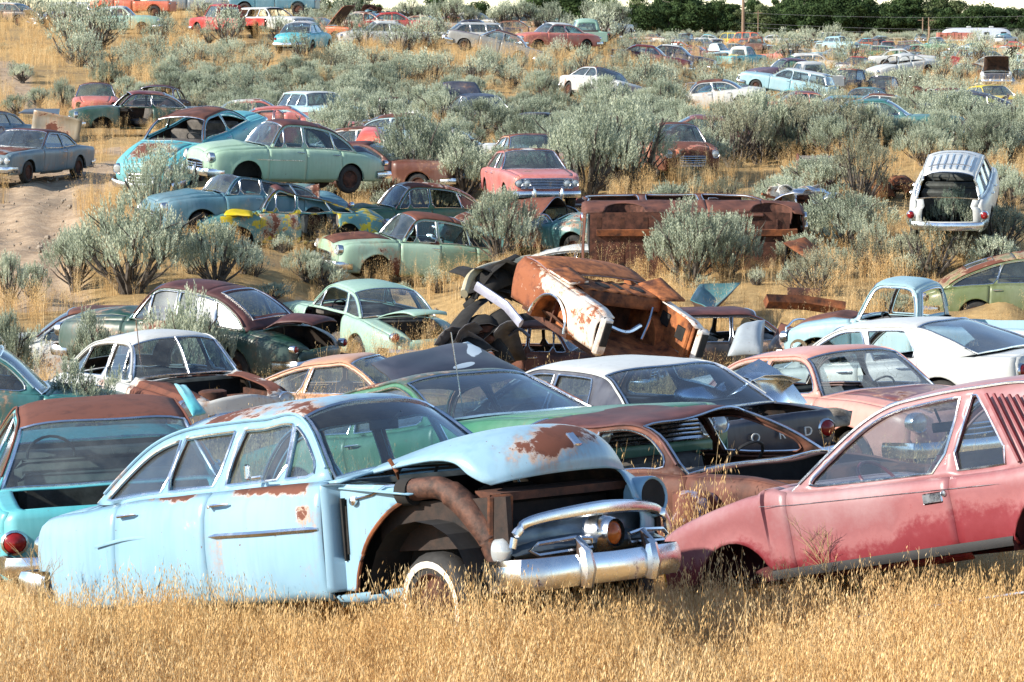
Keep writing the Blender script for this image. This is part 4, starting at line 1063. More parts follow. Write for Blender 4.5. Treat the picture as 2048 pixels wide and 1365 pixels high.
    put('station_wagon', 'station wagon', 'long white wagon with a rust-red roof behind the left bushes', 'w60', look('white', 'rust', .2, 4), 165, 615, 112, 178, 'r', hi=1, k=1.05, opt=('nog1',))
    put('sedan', 'sedan', 'small rust-brown sedan shell with round-cornered windows beneath the upended wreck', spec(CHEVY, rc=.09, inset=(.6, .3, .8)), look('rust', 'rust', .8, 2), 1085, 640, 124, -14, 'r', hi=1, k=.76, opt=('no_side_glass', 'no_rear_glass'), short='small rust-brown sedan shell')
    upended()
    pole('fender', 'cream curved fender edge behind the upended wreck', 'fender', crom([tuple(at(928, 588, 128)), tuple(at(940, 556, 127)), tuple(at(968, 540, 126)), tuple(at(1012, 529, 125)), tuple(at(1060, 520, 124))], 4), .085, paint(TONES['cream'], .12, 1), 10, .7)
    wreck('front_clip', 'dark gutted front section under the cream fender edge', 'car front', at(990, 590, 126), (.32, .2, .3), 21, [DARK, DARK, DARK], 8)
    pole('bumper', 'long pale lilac steel bar leaning against the rusty wreck', 'bumper', [at(952, 572, 155), at(1012, 612, 156), at(1042, 648, 157)], .07, simple('lilac_steel', (.34, .35, .44), .35, .3), 6, .45)
    wreck('wreck_pile', 'heap of black crumpled body panels in the dry grass', 'scrap heap', at(968, 690, 128), (.42, .4, .38), 11, [paint(C(38, 38, 50), .05, 2), paint(C(60, 60, 75), .05, 3), DARK], 9)
    put('station_wagon', 'station wagon', 'dark maroon roofed wagon with open windows behind loose fenders', 'w60', look('black', 'drust', .2, 3), 1480, 617, 112, 8, 'r', hi=1, opt=('no_side_glass', 'no_rear_glass', 'no_windshield'))
    sheet('fender', 'pale grey curved fender standing upright beside the maroon wagon', 'fender', [at(1455, 712, 122), at(1475, 655, 120), at(1530, 640, 119), at(1525, 708, 122)], paint(C(190, 200, 205), .08, 4), up=.16)
    sheet('fender', 'rusty brown front fender with an empty headlight ring tipped on its side', 'fender', [at(1532, 702, 120), at(1562, 645, 118), at(1630, 680, 119), at(1628, 712, 122)], paint(C(70, 50, 50), .5, 1), up=.16)
    m = MB(); m.lathe([(0, .13), (-.06, .14), (-.02, .09), (.04, .08)], (0, 0, 0), 'y', 18); o = link('headlight_ring', m.mesh('headlight_ring'), None, [CHROME]); o.location = at(1596, 695, 124); tag(o, 'round headlight ring on the rusty tipped fender', 'headlight ring')
    put('pickup_truck', 'pickup truck', 'pale blue pickup cab shell without glass and with a rusty front fender', 'pick50', look('pale', 'pale', .15, 2, rr=.12, hood=('rust', 0, 0)), 1830, 557, 122, 152, 'r', pitch=2, ctrl=False, hi=1, k=.95,
        opt=('no_side_glass', 'no_windshield', 'no_rear_glass', 'tailgate_missing'), short='pale blue pickup cab')
    put('sedan', 'sedan', 'olive green rounded sedan with chrome-edged windows at the right edge', 'fast', look('olive', 'olive', .12, 5, rr=.45), 2085, 503, 96, -6, 'r', hi=1, pitch=1, short='olive green sedan')
    pole('bed_rail', 'orange rusted steel channel lying in the grass', 'steel channel', [at(1532, 603, 105), at(1610, 606, 104), at(1690, 618, 104)], .14, RUSTM, 4, .6)
    pole('exhaust_pipe', 'dark rusty cylinder lying behind the orange steel channel', 'pipe', [at(1575, 590, 100), at(1640, 592, 100)], .15, RUSTD, 12)
    sheet('fender', 'teal fender curled open to a black inside among the bushes', 'fender', [at(1382, 600, 104), at(1400, 568, 100), at(1480, 566, 100), at(1425, 618, 105)], paint(TONES['teal'], .2, 3), up=-.25)
    sheet('car_hood', 'dark orange rusted hood propped up on one corner, its black underside showing', 'car hood', [at(1566, 486, 92), at(1610, 474, 91), at(1706, 558, 90), at(1655, 545, 94)], RUSTM, up=.10, mat2=DARK)
    sheet('torn_or_shade_panel', 'black sheet standing for the darkness below the propped rusty hood', 'body panel', [at(1580, 505, 93), at(1655, 545, 93), at(1628, 568, 93), at(1592, 548, 93)], DARK, up=.08, mat2=DARK)  # added dark sheet that stands for the shade beneath the hood
    pole('axle_stub', 'bent dark steel strut under the propped rusty hood', 'strut', [at(1578, 492, 92), at(1565, 560, 92), at(1548, 592, 93)], .07, DARK, 8)
    # --- the chevy row
    zr = posed('sedan', 'sedan', 'green and rust sedan facing left with its front door hanging ajar', spec(CHEVY, strip=[(-.1, .82, .72, .72, .012)]), look('sage', 'dkgreen', .30, 3, rr=.72, hood=('rust', 0, 0), door0=('sage', .20, 5), door1=('sage', .16, 2), glass=GLASS), (-2.27, 70.94, -1.91), (-3, -4, -156), (.97, 1.01, 1.02),
        opt=(('door1l', 9), 'nog3', 'no_wheels'), short='green and rust sedan')
    put('sedan', 'sedan', 'steel blue sedan with a long hood crushed under the pale green sedan', 'chevy', look('blue', 'blue', .16, 4), 490, 474, 84, -152, 'g', hi=1, opt=('no_bumper',), warp=dent(.04, 1.5, 2, (-2.2, .6, .9, .6)), short='steel blue crushed sedan')
    ym = mats(paint(C(90, 150, 150), .16, 5, 2.6, c2=TONES['yellow'], fade=.1), roof=tone('drust', .4, 2), hood=tone('yellow', .2, 3), door1=paint(C(100, 155, 150), .3, 3, 3.4, c2=TONES['yellow']), glass=GLASS)
    put('sedan', 'sedan', 'yellow and teal wreck with its roof torn open at the back', spec(CHEVY, hv=.7), ym, 566, 505, 84, -158, 'g', hi=1, k=.97, opt=('no_door0l', 'no_door0r', 'hood_missing', 'no_lights', 'no_bumper', 'no_rear_glass', 'no_side_glass', 'no_wheels'), warp=dent(.07, 1.8, 7, (-2.6, .3, .9, .25)), short='yellow and teal wreck')
    sheet('roof_skin', 'torn teal roof skin curling over the yellow and teal wreck', 'roof panel', [at(492, 384, 84), at(500, 372, 82), at(630, 368, 82), at(612, 398, 84)], paint(C(120, 170, 165), .3, 3), up=.10, mat2=DARK)
    sheet('cowl_panel', 'bright yellow cowl panel at the front of the yellow and teal wreck', 'body panel', [at(448, 430, 86), at(456, 414, 85), at(508, 424, 85), at(504, 432, 86)], paint(C(240, 215, 30), .22, 4), up=.05)
    sheet('body_panel', 'upright grey rusted panel at the back of the yellow and teal wreck', 'body panel', [at(612, 470, 84), at(610, 375, 84), at(638, 368, 84), at(640, 470, 84)], paint(C(110, 115, 130), .4, 2), up=.05)
    posed('sedan', 'sedan', 'pale green sedan with a rust-brown roof stacked on crushed cars', spec(CHEVY, strip=[(-.1, 1.2, .76, .78, .012)]), look('sage', 'drust', .10, 2, rr=.9, glass=GLASS, hood=('sage', .16, 4), deck=('navy', .1, 1)), (-5.69, 74.74, .12), (-2, -2, -150), (.99, 1.01, 1.05),
        opt=('no_wheelfl', 'no_wheelfr'), ctrl=False, short='stacked pale green sedan')
    put('sedan', 'sedan', 'green sedan with a white rust-streaked roof behind the green and rust sedan', 'chevy', look('green', 'white', .15, 4, rr=.45), 830, 366, 78, -158, 'r', hi=1, ctrl=False, opt=('no_bumper', 'nog1'))
    put('sedan', 'sedan', 'crushed teal sedan among sagebrush beside the overturned rusty van', 'chevy', look('teal', 'green', .3, 5, rr=.6), 1075, 520, 84, -28, 'g', hi=1, opt=('no_bumper', 'no_windshield'), warp=dent(.09, 1.7, 4, (-2.2, 1.0, .8, .7)))
    ov = put('van', 'van', 'overturned rust-brown van body with its ribbed floor facing out', spec(VAN, tum=.1, zs=.3), mats(tone('rust', 0, 0), under=simple('rusted_floor', (.07, .028, .02), .9, 0, .5, 8, (.14, .055, .035), .6), dark=RUSTD, inner=RUSTD), 1395, 492, 90, 1, .3, roll=-78, hi=1,
        opt=('no_wheels', 'no_side_glass', 'no_windshield', 'no_rear_glass', 'no_bumper', 'no_rbumper', 'rear_open'), k=1.15, ctrl=False, short='overturned rusty van')
    van_ribs(ov)
    put('sedan', 'sedan', 'white and rust rear end sticking out behind the overturned rusty van', 'chevy', look('white', 'white', .4, 3, rr=.55), 1180, 398, 78, 165, 'r', hi=1, ctrl=False)
    sheet('fender', 'white fender lying on top of the overturned rusty van', 'fender', [at(1395, 404, 84), at(1440, 393, 84), at(1450, 396, 84), at(1438, 408, 86)], tone('white', .1, 1), up=.08)
    wreck('wreck_pile', 'white and red scrap heap with chrome bars behind the bushes', 'scrap heap', at(1600, 415, 82), (.75, .4, .35), 3, [tone('white', .3, 2), RUSTM, CHROME], 10)
    put('sedan', 'sedan', 'gutted white car with a dark hollow cabin behind the upended wreck', 'fast', look('black', 'white', .1, 2, rr=.04), 1180, 490, 88, -20, 'r', hi=1, ctrl=False, opt=('no_side_glass', 'no_windshield', 'no_rear_glass', 'no_front'), k=.95)
    posed('station_wagon', 'station wagon', 'white wagon with a ribbed roof and open tailgate alone on the right', spec(W50, ribs=7, tail_lights=[(.80, .66, .08)], rear=[(-2.25, .98), (-2.15, 1.25), (-2.05, 1.44)], tum=.38), look('white', 'white', .10, 3, rr=.06), (9.78, 66.17, -.18), (0, -7, 78), (1.02, .97, 1.0),
        opt=('rear_open', 'no_rear_glass'), short='white wagon with open tailgate')
    wreck('axle', 'black axle and wheel remains lying in the dry grass', 'axle', at(1795, 385, 76), (.5, .3, .3), 8, [DARK, DARK, RUSTM], 7)
    # --- left slope
    posed('sedan', 'sedan', 'grey-blue sedan with four headlights parked beside the dirt track', spec(S70, grille=(.50, .76, 5, .5)), look('greyblue', 'drust', .25, 2, hood=('greyblue', .55, 3)), (-13.76, 85.0, -.11), (-2, 0, -108), 1.0, short='grey-blue sedan by the dirt track')
    put('sedan', 'sedan', 'dark rusty sedan at the far left behind the grey-blue sedan', 's70', look('greyblue', 'drust', .3, 3), -45, 222, 63, -110, 'r', hi=0)
    sheet('car_hood', 'tan rusted hood standing on edge behind the grey-blue sedan', 'car hood', [at(62, 262, 66), at(68, 220, 66), at(165, 240, 66), at(156, 284, 66)], paint(C(150, 135, 105), .35, 3, .8), up=.08)
    sheet('car_hood', 'flat black hood resting above the tan hood', 'car hood', [at(36, 226, 60), at(50, 219, 58), at(120, 218, 58), at(118, 231, 60)], tone('black', .1, 1), up=.05)
    aq = dent(.06, 1.2, 9, (-1.6, .9, 1.0, .12))
    posed('sedan', 'sedan', 'turquoise sedan with a dented rust-brown roof and no windshield', spec(S50, rc=.08, hc=.12), look('turq', 'rust', .15, 5, hood=('turq', .38, 3)), (-8.5, 80.5, .25), (-2, 13, -112), 1.15, opt=('no_windshield', 'no_side_glass'), warp=aq, short='dented turquoise sedan')
    put('sedan', 'sedan', 'salmon pink sedan with a rust-brown roof facing the camera by a sagebrush', 's50', look('salmon', 'rust', .2, 2), 192, 246, 51, -82, 'g', hi=1, opt=('no_lights',))
    put('sedan', 'sedan', 'dark green sedan missing its front door in front of the salmon sedan', 's50', look('dkgreen', 'maroon', .25, 5, rr=.4), 285, 272, 57, -165, 'g', hi=1, opt=('no_door1l', 'no_windshield', 'no_wheels'))
    put('sedan', 'sedan', 'rusty sedan shell without glass behind the dark green sedan', 's50', look('rust', 'drust', .5, 1), 318, 171, 52, -95, 'r', hi=1, opt=('no_windshield', 'no_rear_glass', 'no_side_glass', 'hood_missing'))
    put('sedan', 'coupe', 'faded pink two-door hardtop with see-through windows', spec(S60, pil=[(-.45, -.42, .05), (.42, .36, .03)], tum=.5), look('pink', 'pink', .12, 2, rr=.35), 575, 213, 62, 4, 'r', hi=1, opt=('no_side_glass',))
    put('sedan', 'sedan', 'pinkish white roof showing behind the faded pink hardtop', 's60', look('pink', 'white', .3, 4, rr=.4), 520, 199, 55, 10, 'r', hi=0)
    put('station_wagon', 'station wagon', 'pale blue wagon with a white roof half hidden by sagebrush', 'w60', look('pale', 'white', .08, 3, rr=.1), 640, 184, 54, -62, 'r', hi=1)
    put('sedan', 'sedan', 'rust-roofed white sedan in the brush, upper of two near the middle', 's60', look('white', 'rust', .3, 6), 795, 196, 50, -30, 'r', hi=0)
    put('sedan', 'sedan', 'rust-roofed sedan with pale doors, lower of two near the middle', 's50', look('pale', 'rust', .3, 6), 808, 228, 60, -18, 'r', hi=1)
    put('sedan', 'sedan', 'white and rust sedan roof beside a bright orange hood', 's60', look('white', 'rust', .3, 2), 750, 254, 68, -15, 'r', hi=1, opt=('hood_missing',))
    sheet('car_hood', 'bright orange hood lying in front of the white and rust sedan', 'car hood', [at(712, 282, 72), at(722, 264, 70), at(770, 264, 70), at(766, 286, 73)], paint(C(240, 80, 40), .25, 3), up=.22)
    put('sedan', 'sedan', 'brown roof low in the brush below the orange hood', 's60', look('brown', 'drust', .3, 6), 738, 284, 74, -8, 'r', hi=0, ctrl=False)
    put('sedan', 'sedan', 'navy sedan with its hood raised upright behind the roof', 's60', look('navy', 'navy', .12, 4, rr=.12), 950, 188, 52, 108, 'r', hi=1, opt=(('hood', 38, (0, 0, 0)), 'deck_missing'))
    put('sedan', 'sedan', 'white roofed sedan nearly buried in sagebrush', 's60', look('white', 'white', .1, 1, rr=.05), 905, 256, 68, 0, 'r', hi=0)
    put('camper', 'camper shell', 'open black steel box with a flared lid in the brush', spec(VAN, hc=.02), look('black', 'black', .1, 2, rr=.1), 1070, 226, 56, -95, 'r', hi=0, opt=('no_windshield', 'no_wheels', 'no_side_glass'), k=.7)
    put('sedan', 'sedan', 'white sedan with a rust roof tipped sideways on the slope', 's60', look('white', 'rust', .25, 3), 1200, 206, 48, -62, 'g', hi=1, roll=-14, pitch=2, opt=())
    put('sedan', 'sedan', 'peach sedan with a rust roof, upper of two nose-on cars', 's60', look('peach', 'rust', .2, 2), 1062, 269, 70, -78, 'r', hi=1)
    put('sedan', 'sedan', 'pink-hooded sedan with a rusty white roof, lower of two nose-on cars', 's60', look('pink', 'white', .2, 4, rr=.5), 1058, 299, 79, -80, 'r', hi=1)
    put('sedan', 'sedan', 'orange rusted sedan showing its windshield between bushes', 's50', look('orange', 'rust', .6, 3, wglass=GLASSD), 1345, 246, 70, -80, 'r', hi=1, opt=('no_bumper',))
    put('sedan', 'sedan', 'maroon car roof above the orange rusted sedan', 's70', look('maroon', 'maroon', .2, 3, rr=.2), 1385, 231, 64, 175, 'r', hi=0)
    put('rusty_cab', 'car body', 'brown crushed body section standing up behind bushes', 'small', look('rust', 'brown', .5, 2, rr=.5), 1640, 300, 74, 80, 1.0, pitch=-75, hi=0, ctrl=False, k=.75, opt=('no_front', 'no_wheels', 'no_side_glass', 'no_rear_glass', 'no_windshield'))
    put('sedan', 'sedan', 'dark teal sedan with a blue hood deep in the brush', 's60', look('teal', 'teal', .15, 3), 1765, 292, 65, -8, 'g', hi=1)
    # --- right-hand middle distance: name, label, type, look, px, py, s, yaw, ref, pitch, roll
    rows = [
     ('sedan', 'rust-roofed white sedan lying in thick sagebrush, nose down', 's50', look('white', 'rust', .2, 3), 1425, 160, 44, 170, 'r', 8, 0),
     ('station_wagon', 'pale blue-white wagon tilted on a rise with clear side windows', 'w60', look('pale', 'white', .04, 2, rr=.05), 1575, 136, 39, 158, 'r', -9, 0),
     ('sedan', 'purple roofed car beside a white pickup cab', 's50', look('purple', 'purple', .1, 3), 1580, 117, 35, -160, 'r', 0, 0),
     ('pickup_truck', 'white pickup seen from behind near the purple roofed car', 'pick', look('white', 'white', .04, 1, rr=.03), 1622, 124, 36, 110, 'r', 0, 0),
     ('pickup_truck', 'navy pickup with a brown roof facing the camera', 'pick', look('navy', 'brown', .15, 3, rr=.4, hood=('navy', .2, 1)), 1702, 138, 34, -128, 'r', 0, 0),
     ('pickup_truck', 'dark blue pickup with a white grille and long bed', 'pick', look('navy', 'navy', .04, 1, rr=.03), 1768, 153, 34, -122, 'r', 0, 0),
     ('sedan', 'white car shell tilted behind the dark blue pickup', 's50', look('white', 'white', .05, 2, rr=.05), 1805, 108, 31, -150, 'r', 8, 0),
     ('sedan', 'white flat-roofed car above the tilted white shell', 's60', look('white', 'white', .1, 3, rr=.1), 1805, 98, 27, 0, 'r', 0, 0),
     ('pickup_truck', 'white pickup with an open hood near the right edge', 'pick', look('white', 'white', .2, 4, rr=.1), 1992, 121, 33, -98, 'r', 0, 0),
     ('sedan', 'yellow-roofed car with a clear windshield near the right edge', 's60', look('yellow', 'yellow', .05, 2, rr=.05), 1985, 171, 42, -70, 'r', 0, 0),
     ('sedan', 'rust-roofed low car behind the rusty loader frame', 's60', look('brown', 'rust', .3, 4), 1908, 177, 42, 10, 'r', 0, 0),
     ('sedan', 'navy rounded car with a domed roof at the right', 'fast', look('navy', 'navy', .08, 3, rr=.06), 1925, 181, 50, 175, 'r', 0, 0),
     ('sedan', 'rust roof showing above bare branches at the right', 's60', look('white', 'rust', .3, 4), 1745, 188, 45, 170, 'r', 0, 0),
     ('pickup_truck', 'grey-blue pickup on the far plain, leftmost of its row', 'pick', look('greyblue', 'greyblue', .1, 3), 1372, 67, 18, -120, 'r', 0, 0),
     ('sedan', 'small white rounded car on the far plain', 's50', look('white', 'white', .03, 2, rr=.02), 1406, 76, 16, 20, 'r', 0, 0),
     ('van', 'yellow van roof behind the orange van', 'van', look('yellow', 'yellow', .02, 1), 1460, 66, 13, 160, 'r', 0, 0),
     ('van', 'bright orange van on the far plain', 'van', look('orange', 'orange', .02, 1), 1488, 65, 14, 168, 'r', 0, 0),
     ('pickup_truck', 'brown pickup with a wide rear window below the orange van', 'pick', look('brown', 'brown', .3, 2), 1512, 73, 20, 80, 'r', 0, 0),
     ('sedan', 'low white sedan right of the brown pickup on the plain', 's60', look('white', 'white', .1, 2), 1552, 70, 15, 0, 'r', 0, 0),
     ('pickup_truck', 'white-roofed blue pickup with its door open on the plain', 'pick', look('pale', 'white', .15, 2, rr=.15), 1432, 87, 22, -30, 'r', 0, 0),
     ('pickup_truck', 'white and sky blue pickup on the plain', 'pick', look('turq', 'white', .04, 3, rr=.03), 1482, 93, 26, 52, 'r', 0, 0),
     ('sedan', 'maroon sedan left of the white-roofed blue pickup', 's60', look('maroon', 'maroon', .2, 3), 1392, 91, 22, -20, 'r', 0, 0),
     ('sedan', 'red-orange car roof at the left end of the plain', 's60', look('salmon', 'salmon', .3, 3), 1362, 84, 21, 0, 'r', 0, 0),
     ('pickup_truck', 'yellow-railed blue pickup bed in front of the white and sky blue pickup', 'pick', look('turq', 'yellow', .1, 3), 1470, 110, 26, 178, 'r', 0, 0),
     ('sedan', 'cream car roof left of the big white van', 's60', look('cream', 'cream', .1, 2), 1612, 71, 15, 0, 'r', 0, 0),
     ('van', 'white van behind the tallest sagebrush on the plain', 'van', look('white', 'white', .04, 2, rr=.02), 1655, 65, 13, 170, 'r', 0, 0),
     ('sedan', 'pale blue rear of a rounded car with red lamps', 'w50', look('pale', 'pale', .04, 2, rr=.02), 1682, 73, 19, -60, 'r', 0, 0),
     ('van', 'white van with open side windows in the plain', 'van', look('white', 'pale', .05, 2, rr=.03), 1665, 82, 17, 10, 'r', 0, 0),
     ('sedan', 'tiny pale car left of the rust-brown old pickup', 's60', look('cream', 'cream', .05, 3, rr=.05), 1715, 83, 15, 0, 'r', 0, 0),
     ('pickup_truck', 'rust-brown old pickup with a black nose on open grass', 'pick50', look('rust', 'rust', .7, 2), 1758, 79, 17, -50, 'r', 0, 0),
     ('van', 'beige van frame with see-through windows', 'van', look('cream', 'cream', .2, 1, rr=.1), 1798, 76, 13, 12, 'r', 0, 0),
     ('pickup_truck', 'teal pickup with its door window open on the far plain', 'pick', look('green', 'white', .05, 1, rr=.1), 1870, 75, 19, -40, 'r', 0, 0),
     ('sedan', 'white sedan in front of the red dump box', 's60', look('white', 'white', .05, 4, rr=.05), 1908, 88, 18, 0, 'r', 0, 0),
     ('sedan', 'white and blue sedan below the red dump box', 's50', look('pale', 'white', .05, 2, rr=.03), 1930, 92, 20, 160, 'r', 0, 0),
     ('sedan', 'teal-roofed sedan behind the white and blue sedan', 's60', look('teal', 'teal', .05, 3, rr=.05), 1955, 87, 18, 10, 'r', 0, 0),
     ('sedan', 'bright red low car behind the teal-roofed sedan', 's60', look('red', 'red', .03, 1, rr=.02), 1975, 79, 14, 0, 'r', 0, 0),
     ('sedan', 'bright red car at the far right edge of the plain', 's50', look('red', 'red', .05, 3, rr=.02), 2025, 83, 16, 170, 'r', 0, 0),
     ('pickup_truck', 'pale blue pickup at the far right of the plain', 'pick', look('pale', 'white', .1, 3, rr=.05), 2008, 93, 18, -30, 'r', 0, 0),
     ('sedan', 'pink-topped car cut by the right edge', 's60', look('pale', 'pink', .1, 2, rr=.1), 2040, 108, 22, 0, 'r', 0, 0),
     ('sedan', 'maroon sedan with its nose up at the middle of the crest', 's60', look('maroon', 'maroon', .15, 3), 1300, 92, 33, -8, 'r', 9, 0),
     ('sedan', 'black and white sedan sliding down behind the maroon sedan', 's60', look('navy', 'white', .1, 3, rr=.15), 1352, 92, 31, -10, 'r', 9, 0),
     # hill crest, left
     ('sedan', 'turquoise sedan with a white roof on the hill crest', 's50', look('mint', 'white', .04, 3, rr=.06), 235, 13, 36, -3, 'r', 0, 0),
     ('station_wagon', 'whitish wagon roof behind the turquoise crest sedan', 'w50', look('white', 'white', .1, 3, rr=.1), 165, 5, 32, 0, 'r', 0, 0),
     ('pickup_truck', 'orange pickup with a white hood on the crest', 'pick', look('orange', 'orange', .08, 2, hood=('white', .05, 1)), 262, -22, 34, 174, 'r', 0, 0),
     ('pickup_truck', 'dark grey pickup with a white front on the crest', 'pick', look('grey', 'black', .1, 1, rr=.05), 372, -24, 33, 172, 'r', 0, 0),
     ('pickup_truck', 'red pickup seen from behind on the crest', 'pick', look('red', 'red', .03, 2, rr=.02), 452, 9, 38, 128, 'r', 0, 0),
     ('van', 'white van shell beside the red pickup', 'w60', look('white', 'white', .05, 2, rr=.03), 545, 15, 37, -42, 'r', 0, 0),
     ('pickup_truck', 'blue truck cab with a black roof behind the white van shell', 'pick', look('blue', 'black', .1, 2), 545, -30, 36, 175, 'r', 0, 0),
     ('sedan', 'light blue sedan seen from behind with a rust patch on its white roof', 's50', look('turq', 'white', .04, 3, rr=.3), 606, 43, 41, 78, 'r', 0, 0),
     ('sedan', 'orange-red car with its hood up on the crest', 's60', look('orange', 'orange', .2, 3, rr=.25), 640, 36, 35, -25, 'r', 0, 0),
     ('sedan', 'rust-flecked white car with a flat roof on the crest', 's70', look('white', 'white', .4, 5, rr=.5), 712, 24, 33, 172, 'r', 0, 0),
     ('sedan', 'white sedan facing left among bare sagebrush on the crest', 's50', look('white', 'white', .02, 1, rr=.02), 765, 43, 37, -165, 'r', 0, 0),
     ('sedan', 'red hardtop behind the white crest sedan', 's60', look('red', 'red', .08, 2, rr=.08), 792, 25, 33, 10, 'r', 0, 0),
     ('station_wagon', 'cream wagon roof just above the red hardtop', 'w60', look('cream', 'cream', .05, 2, rr=.05), 803, 19, 26, 0, 'r', 0, 0),
     ('sedan', 'rust-streaked grey car right of the red hardtop', 's60', look('silver', 'silver', .4, 2, rr=.5), 855, 31, 31, -10, 'r', 0, 0),
     ('station_wagon', 'white wagon with a roof rail behind the tilted silver sedan', 'w60', look('white', 'white', .08, 2, rr=.15), 925, 46, 36, -168, 'r', 0, 0),
     ('sedan', 'dark blue car behind the white wagon on the crest', 's70', look('navy', 'navy', .1, 2), 958, 40, 32, 0, 'r', 0, 0),
     ('sedan', 'rust-topped car in brush right of the dark blue crest car', 's60', look('brown', 'rust', .3, 2), 1035, 41, 30, 0, 'r', 0, 0),
     ('sedan', 'white and red two-tone sedan with open doors on the crest', 's50', look('salmon', 'white', .25, 2, rr=.05), 1110, 46, 37, -152, 'r', 0, 0),
     ('pickup_truck', 'mint green old truck cab behind a large sagebrush', 'pick50', look('mint', 'mint', .04, 2, rr=.03), 1172, 38, 33, 100, 'r', 0, 0),
     ('sedan', 'dark wrecked car at the far left of the crest', 's60', look('black', 'white', .3, 2, rr=.3), 10, 6, 32, 160, 'r', 0, 0),
    ]
    taken = [(r[4], r[5]) for r in rows]; r3 = random.Random(42); tones = ['white', 'white', 'pale', 'turq', 'cream', 'maroon', 'rust', 'teal', 'navy', 'red', 'grey', 'green', 'peach', 'brown', 'silver', 'salmon', 'yellow', 'mint', 'greyblue', 'olive']
    names = dict(rust='rust-brown', pale='pale blue', turq='turquoise', greyblue='grey-blue', drust='dark rust'); seen = set()
    tries = 0; added = 0
    while added < 82 and tries < 9000:
        tries += 1
        far = r3.random() < .72
        px, py = (r3.uniform(1235, 2046), r3.uniform(66, 112)) if far else (r3.uniform(1240, 2046), r3.uniform(112, 200))
        if not far and (r3.random() < .4): px, py = r3.uniform(470, 1240), r3.uniform(24, 48)
        if min(abs(px - a) * .55 + abs(py - b) * 2.2 for a, b in taken) < 14: continue
        s = lerp(13, 24, (py - 66) / 46) if far else lerp(25, 44, (py - 112) / 88)
        if px < 1240: s = 27
        t, rf = r3.choice(tones), r3.choice(tones[:12]); ty = r3.choice(['s60', 's50', 's60', 'w60', 'pick', 's70', 'w50', 'van'] if far else ['s60', 's50', 'w60', 's70'])
        near = min(rows, key=lambda q: abs(q[4] - px) + 2 * abs(q[5] - py)); kd = dict(s60='sedan', s50='rounded sedan', w60='wagon', pick='pickup', s70='coupe', w50='long wagon', van='van')[ty]
        side_ = 'just left of' if px < near[4] - 12 else 'just right of' if px > near[4] + 12 else 'right behind' if py < near[5] else 'right in front of'
        lb = '%s %s %s %s the %s' % (names.get(t, t), kd, 'with a %s roof' % names.get(rf, rf) if rf != t else 'of one colour', side_, ' '.join(near[1].split()[:6]))
        if lb in seen: continue
        seen.add(lb); taken.append((px, py)); added += 1
        rows.append((dict(w60='station_wagon', w50='station_wagon', pick='pickup_truck', van='van').get(ty, 'sedan'), ' '.join(lb.split()[:16]), ty, look(t, rf, .12, r3.randrange(1, 7), rr=.2), px, py, s, r3.choice([0, 15, -25, -50, 160, 178, -160, -120, -90, 60, 110]) + r3.uniform(-8, 8), 'r', r3.uniform(-3, 3), r3.uniform(-3, 3)))
    for (nm, lb, ty, M, px, py, s, yaw, ref, pit, rol) in rows:
        cat = {'station_wagon': 'station wagon', 'pickup_truck': 'pickup truck'}.get(nm, nm)
        op = ()
        if 'red pickup seen' in lb: op = ('tailgate_missing',)
        if 'open hood' in lb or 'hood up' in lb: op = (('hood', 50, (0, 0, 0)),)
        if 'frame' in lb or 'shell' in lb: op = ('no_side_glass', 'no_windshield', 'no_rear_glass')
        put(nm, cat, lb, ty, M, px, py, s, yaw, ref, pit, rol, op, hi=1 if s > 34 else 0)
    put('sedan', 'sedan', 'silver and gold sedan tilted nose-up on the slope with a maroon roof', 's60', look('silver', 'drust', .12, 3, hood=('brown', .3, 2)), 985, 59, 39, 176, 'r', pitch=-13, hi=1, short='tilted silver sedan')
    wreck('engine', 'black and chrome engine lying on the left hill crest', 'engine', at(88, 50, 34), (.7, .5, .7), 4, [CHROME, DARK, CHROME], 12)
    wreck('wreck_pile', 'dark rusty scrap pile on the crest behind the white sedan', 'scrap heap', at(752, 32, 31), (.5, .4, .5), 9, [tone('drust', 0, 0), RUSTD, tone('blue', .2, 1)], 8)
    wreck('loader_frame', 'orange-brown rusted machine frame beside the navy domed car', 'machine frame', at(1850, 212, 46), (.5, .3, .75), 12, [RUSTM, RUSTM, RUSTD], 10)
    sheet('door_panel', 'dark red door panel leaning in the brush on the right', 'car door', [at(1893, 133, 27), at(1905, 112, 27), at(1921, 116, 27), at(1912, 135, 27)], tone('red', .1, 2), up=.05)
    sheet('fender', 'purple-brown fender rising like a fin at the right', 'fender', [at(1975, 222, 46), at(1990, 204, 46), at(2020, 188, 46), at(2005, 222, 46)], tone('purple', .2, 3), up=.15)
    # red dump box, silver trailer
    p = place(1912, 84, 14); root = bpy.data.objects.new('dump_box', None); COL.objects.link(root); root.location = p; tag(root, 'long faded red truck box in front of the silver trailer', 'truck box')
    m = MB()
    for (c, d) in (((0, -.9, .8), (5.4, .08, 1.0)), ((0, .9, .8), (5.4, .08, 1.0)), ((-2.66, 0, .8), (.08, 1.8, 1.0)), ((2.66, 0, .7), (.08, 1.8, .8)), ((0, 0, .35), (5.3, 1.8, .08))): m.box(c, d, bev=.02)
    for q in range(6): m.box((-2.4 + q * .96, -.97, .8), (.08, .07, .95))
    link('box_body', m.mesh('box_body', False), root, [paint(C(215, 110, 90), .35, 3)]); CARS.append((p.x, p.y, 3, 'red truck box', 1912, p.z)); GROUND.append(tuple(p))
    p = place(1952, 87, 12.4); root = bpy.data.objects.new('travel_trailer', None); COL.objects.link(root); root.location = p; tag(root, 'long silver rounded travel trailer before the tree line', 'travel trailer')
    m = MB(); L, Hh, W = 11.6, 2.0, 1.25
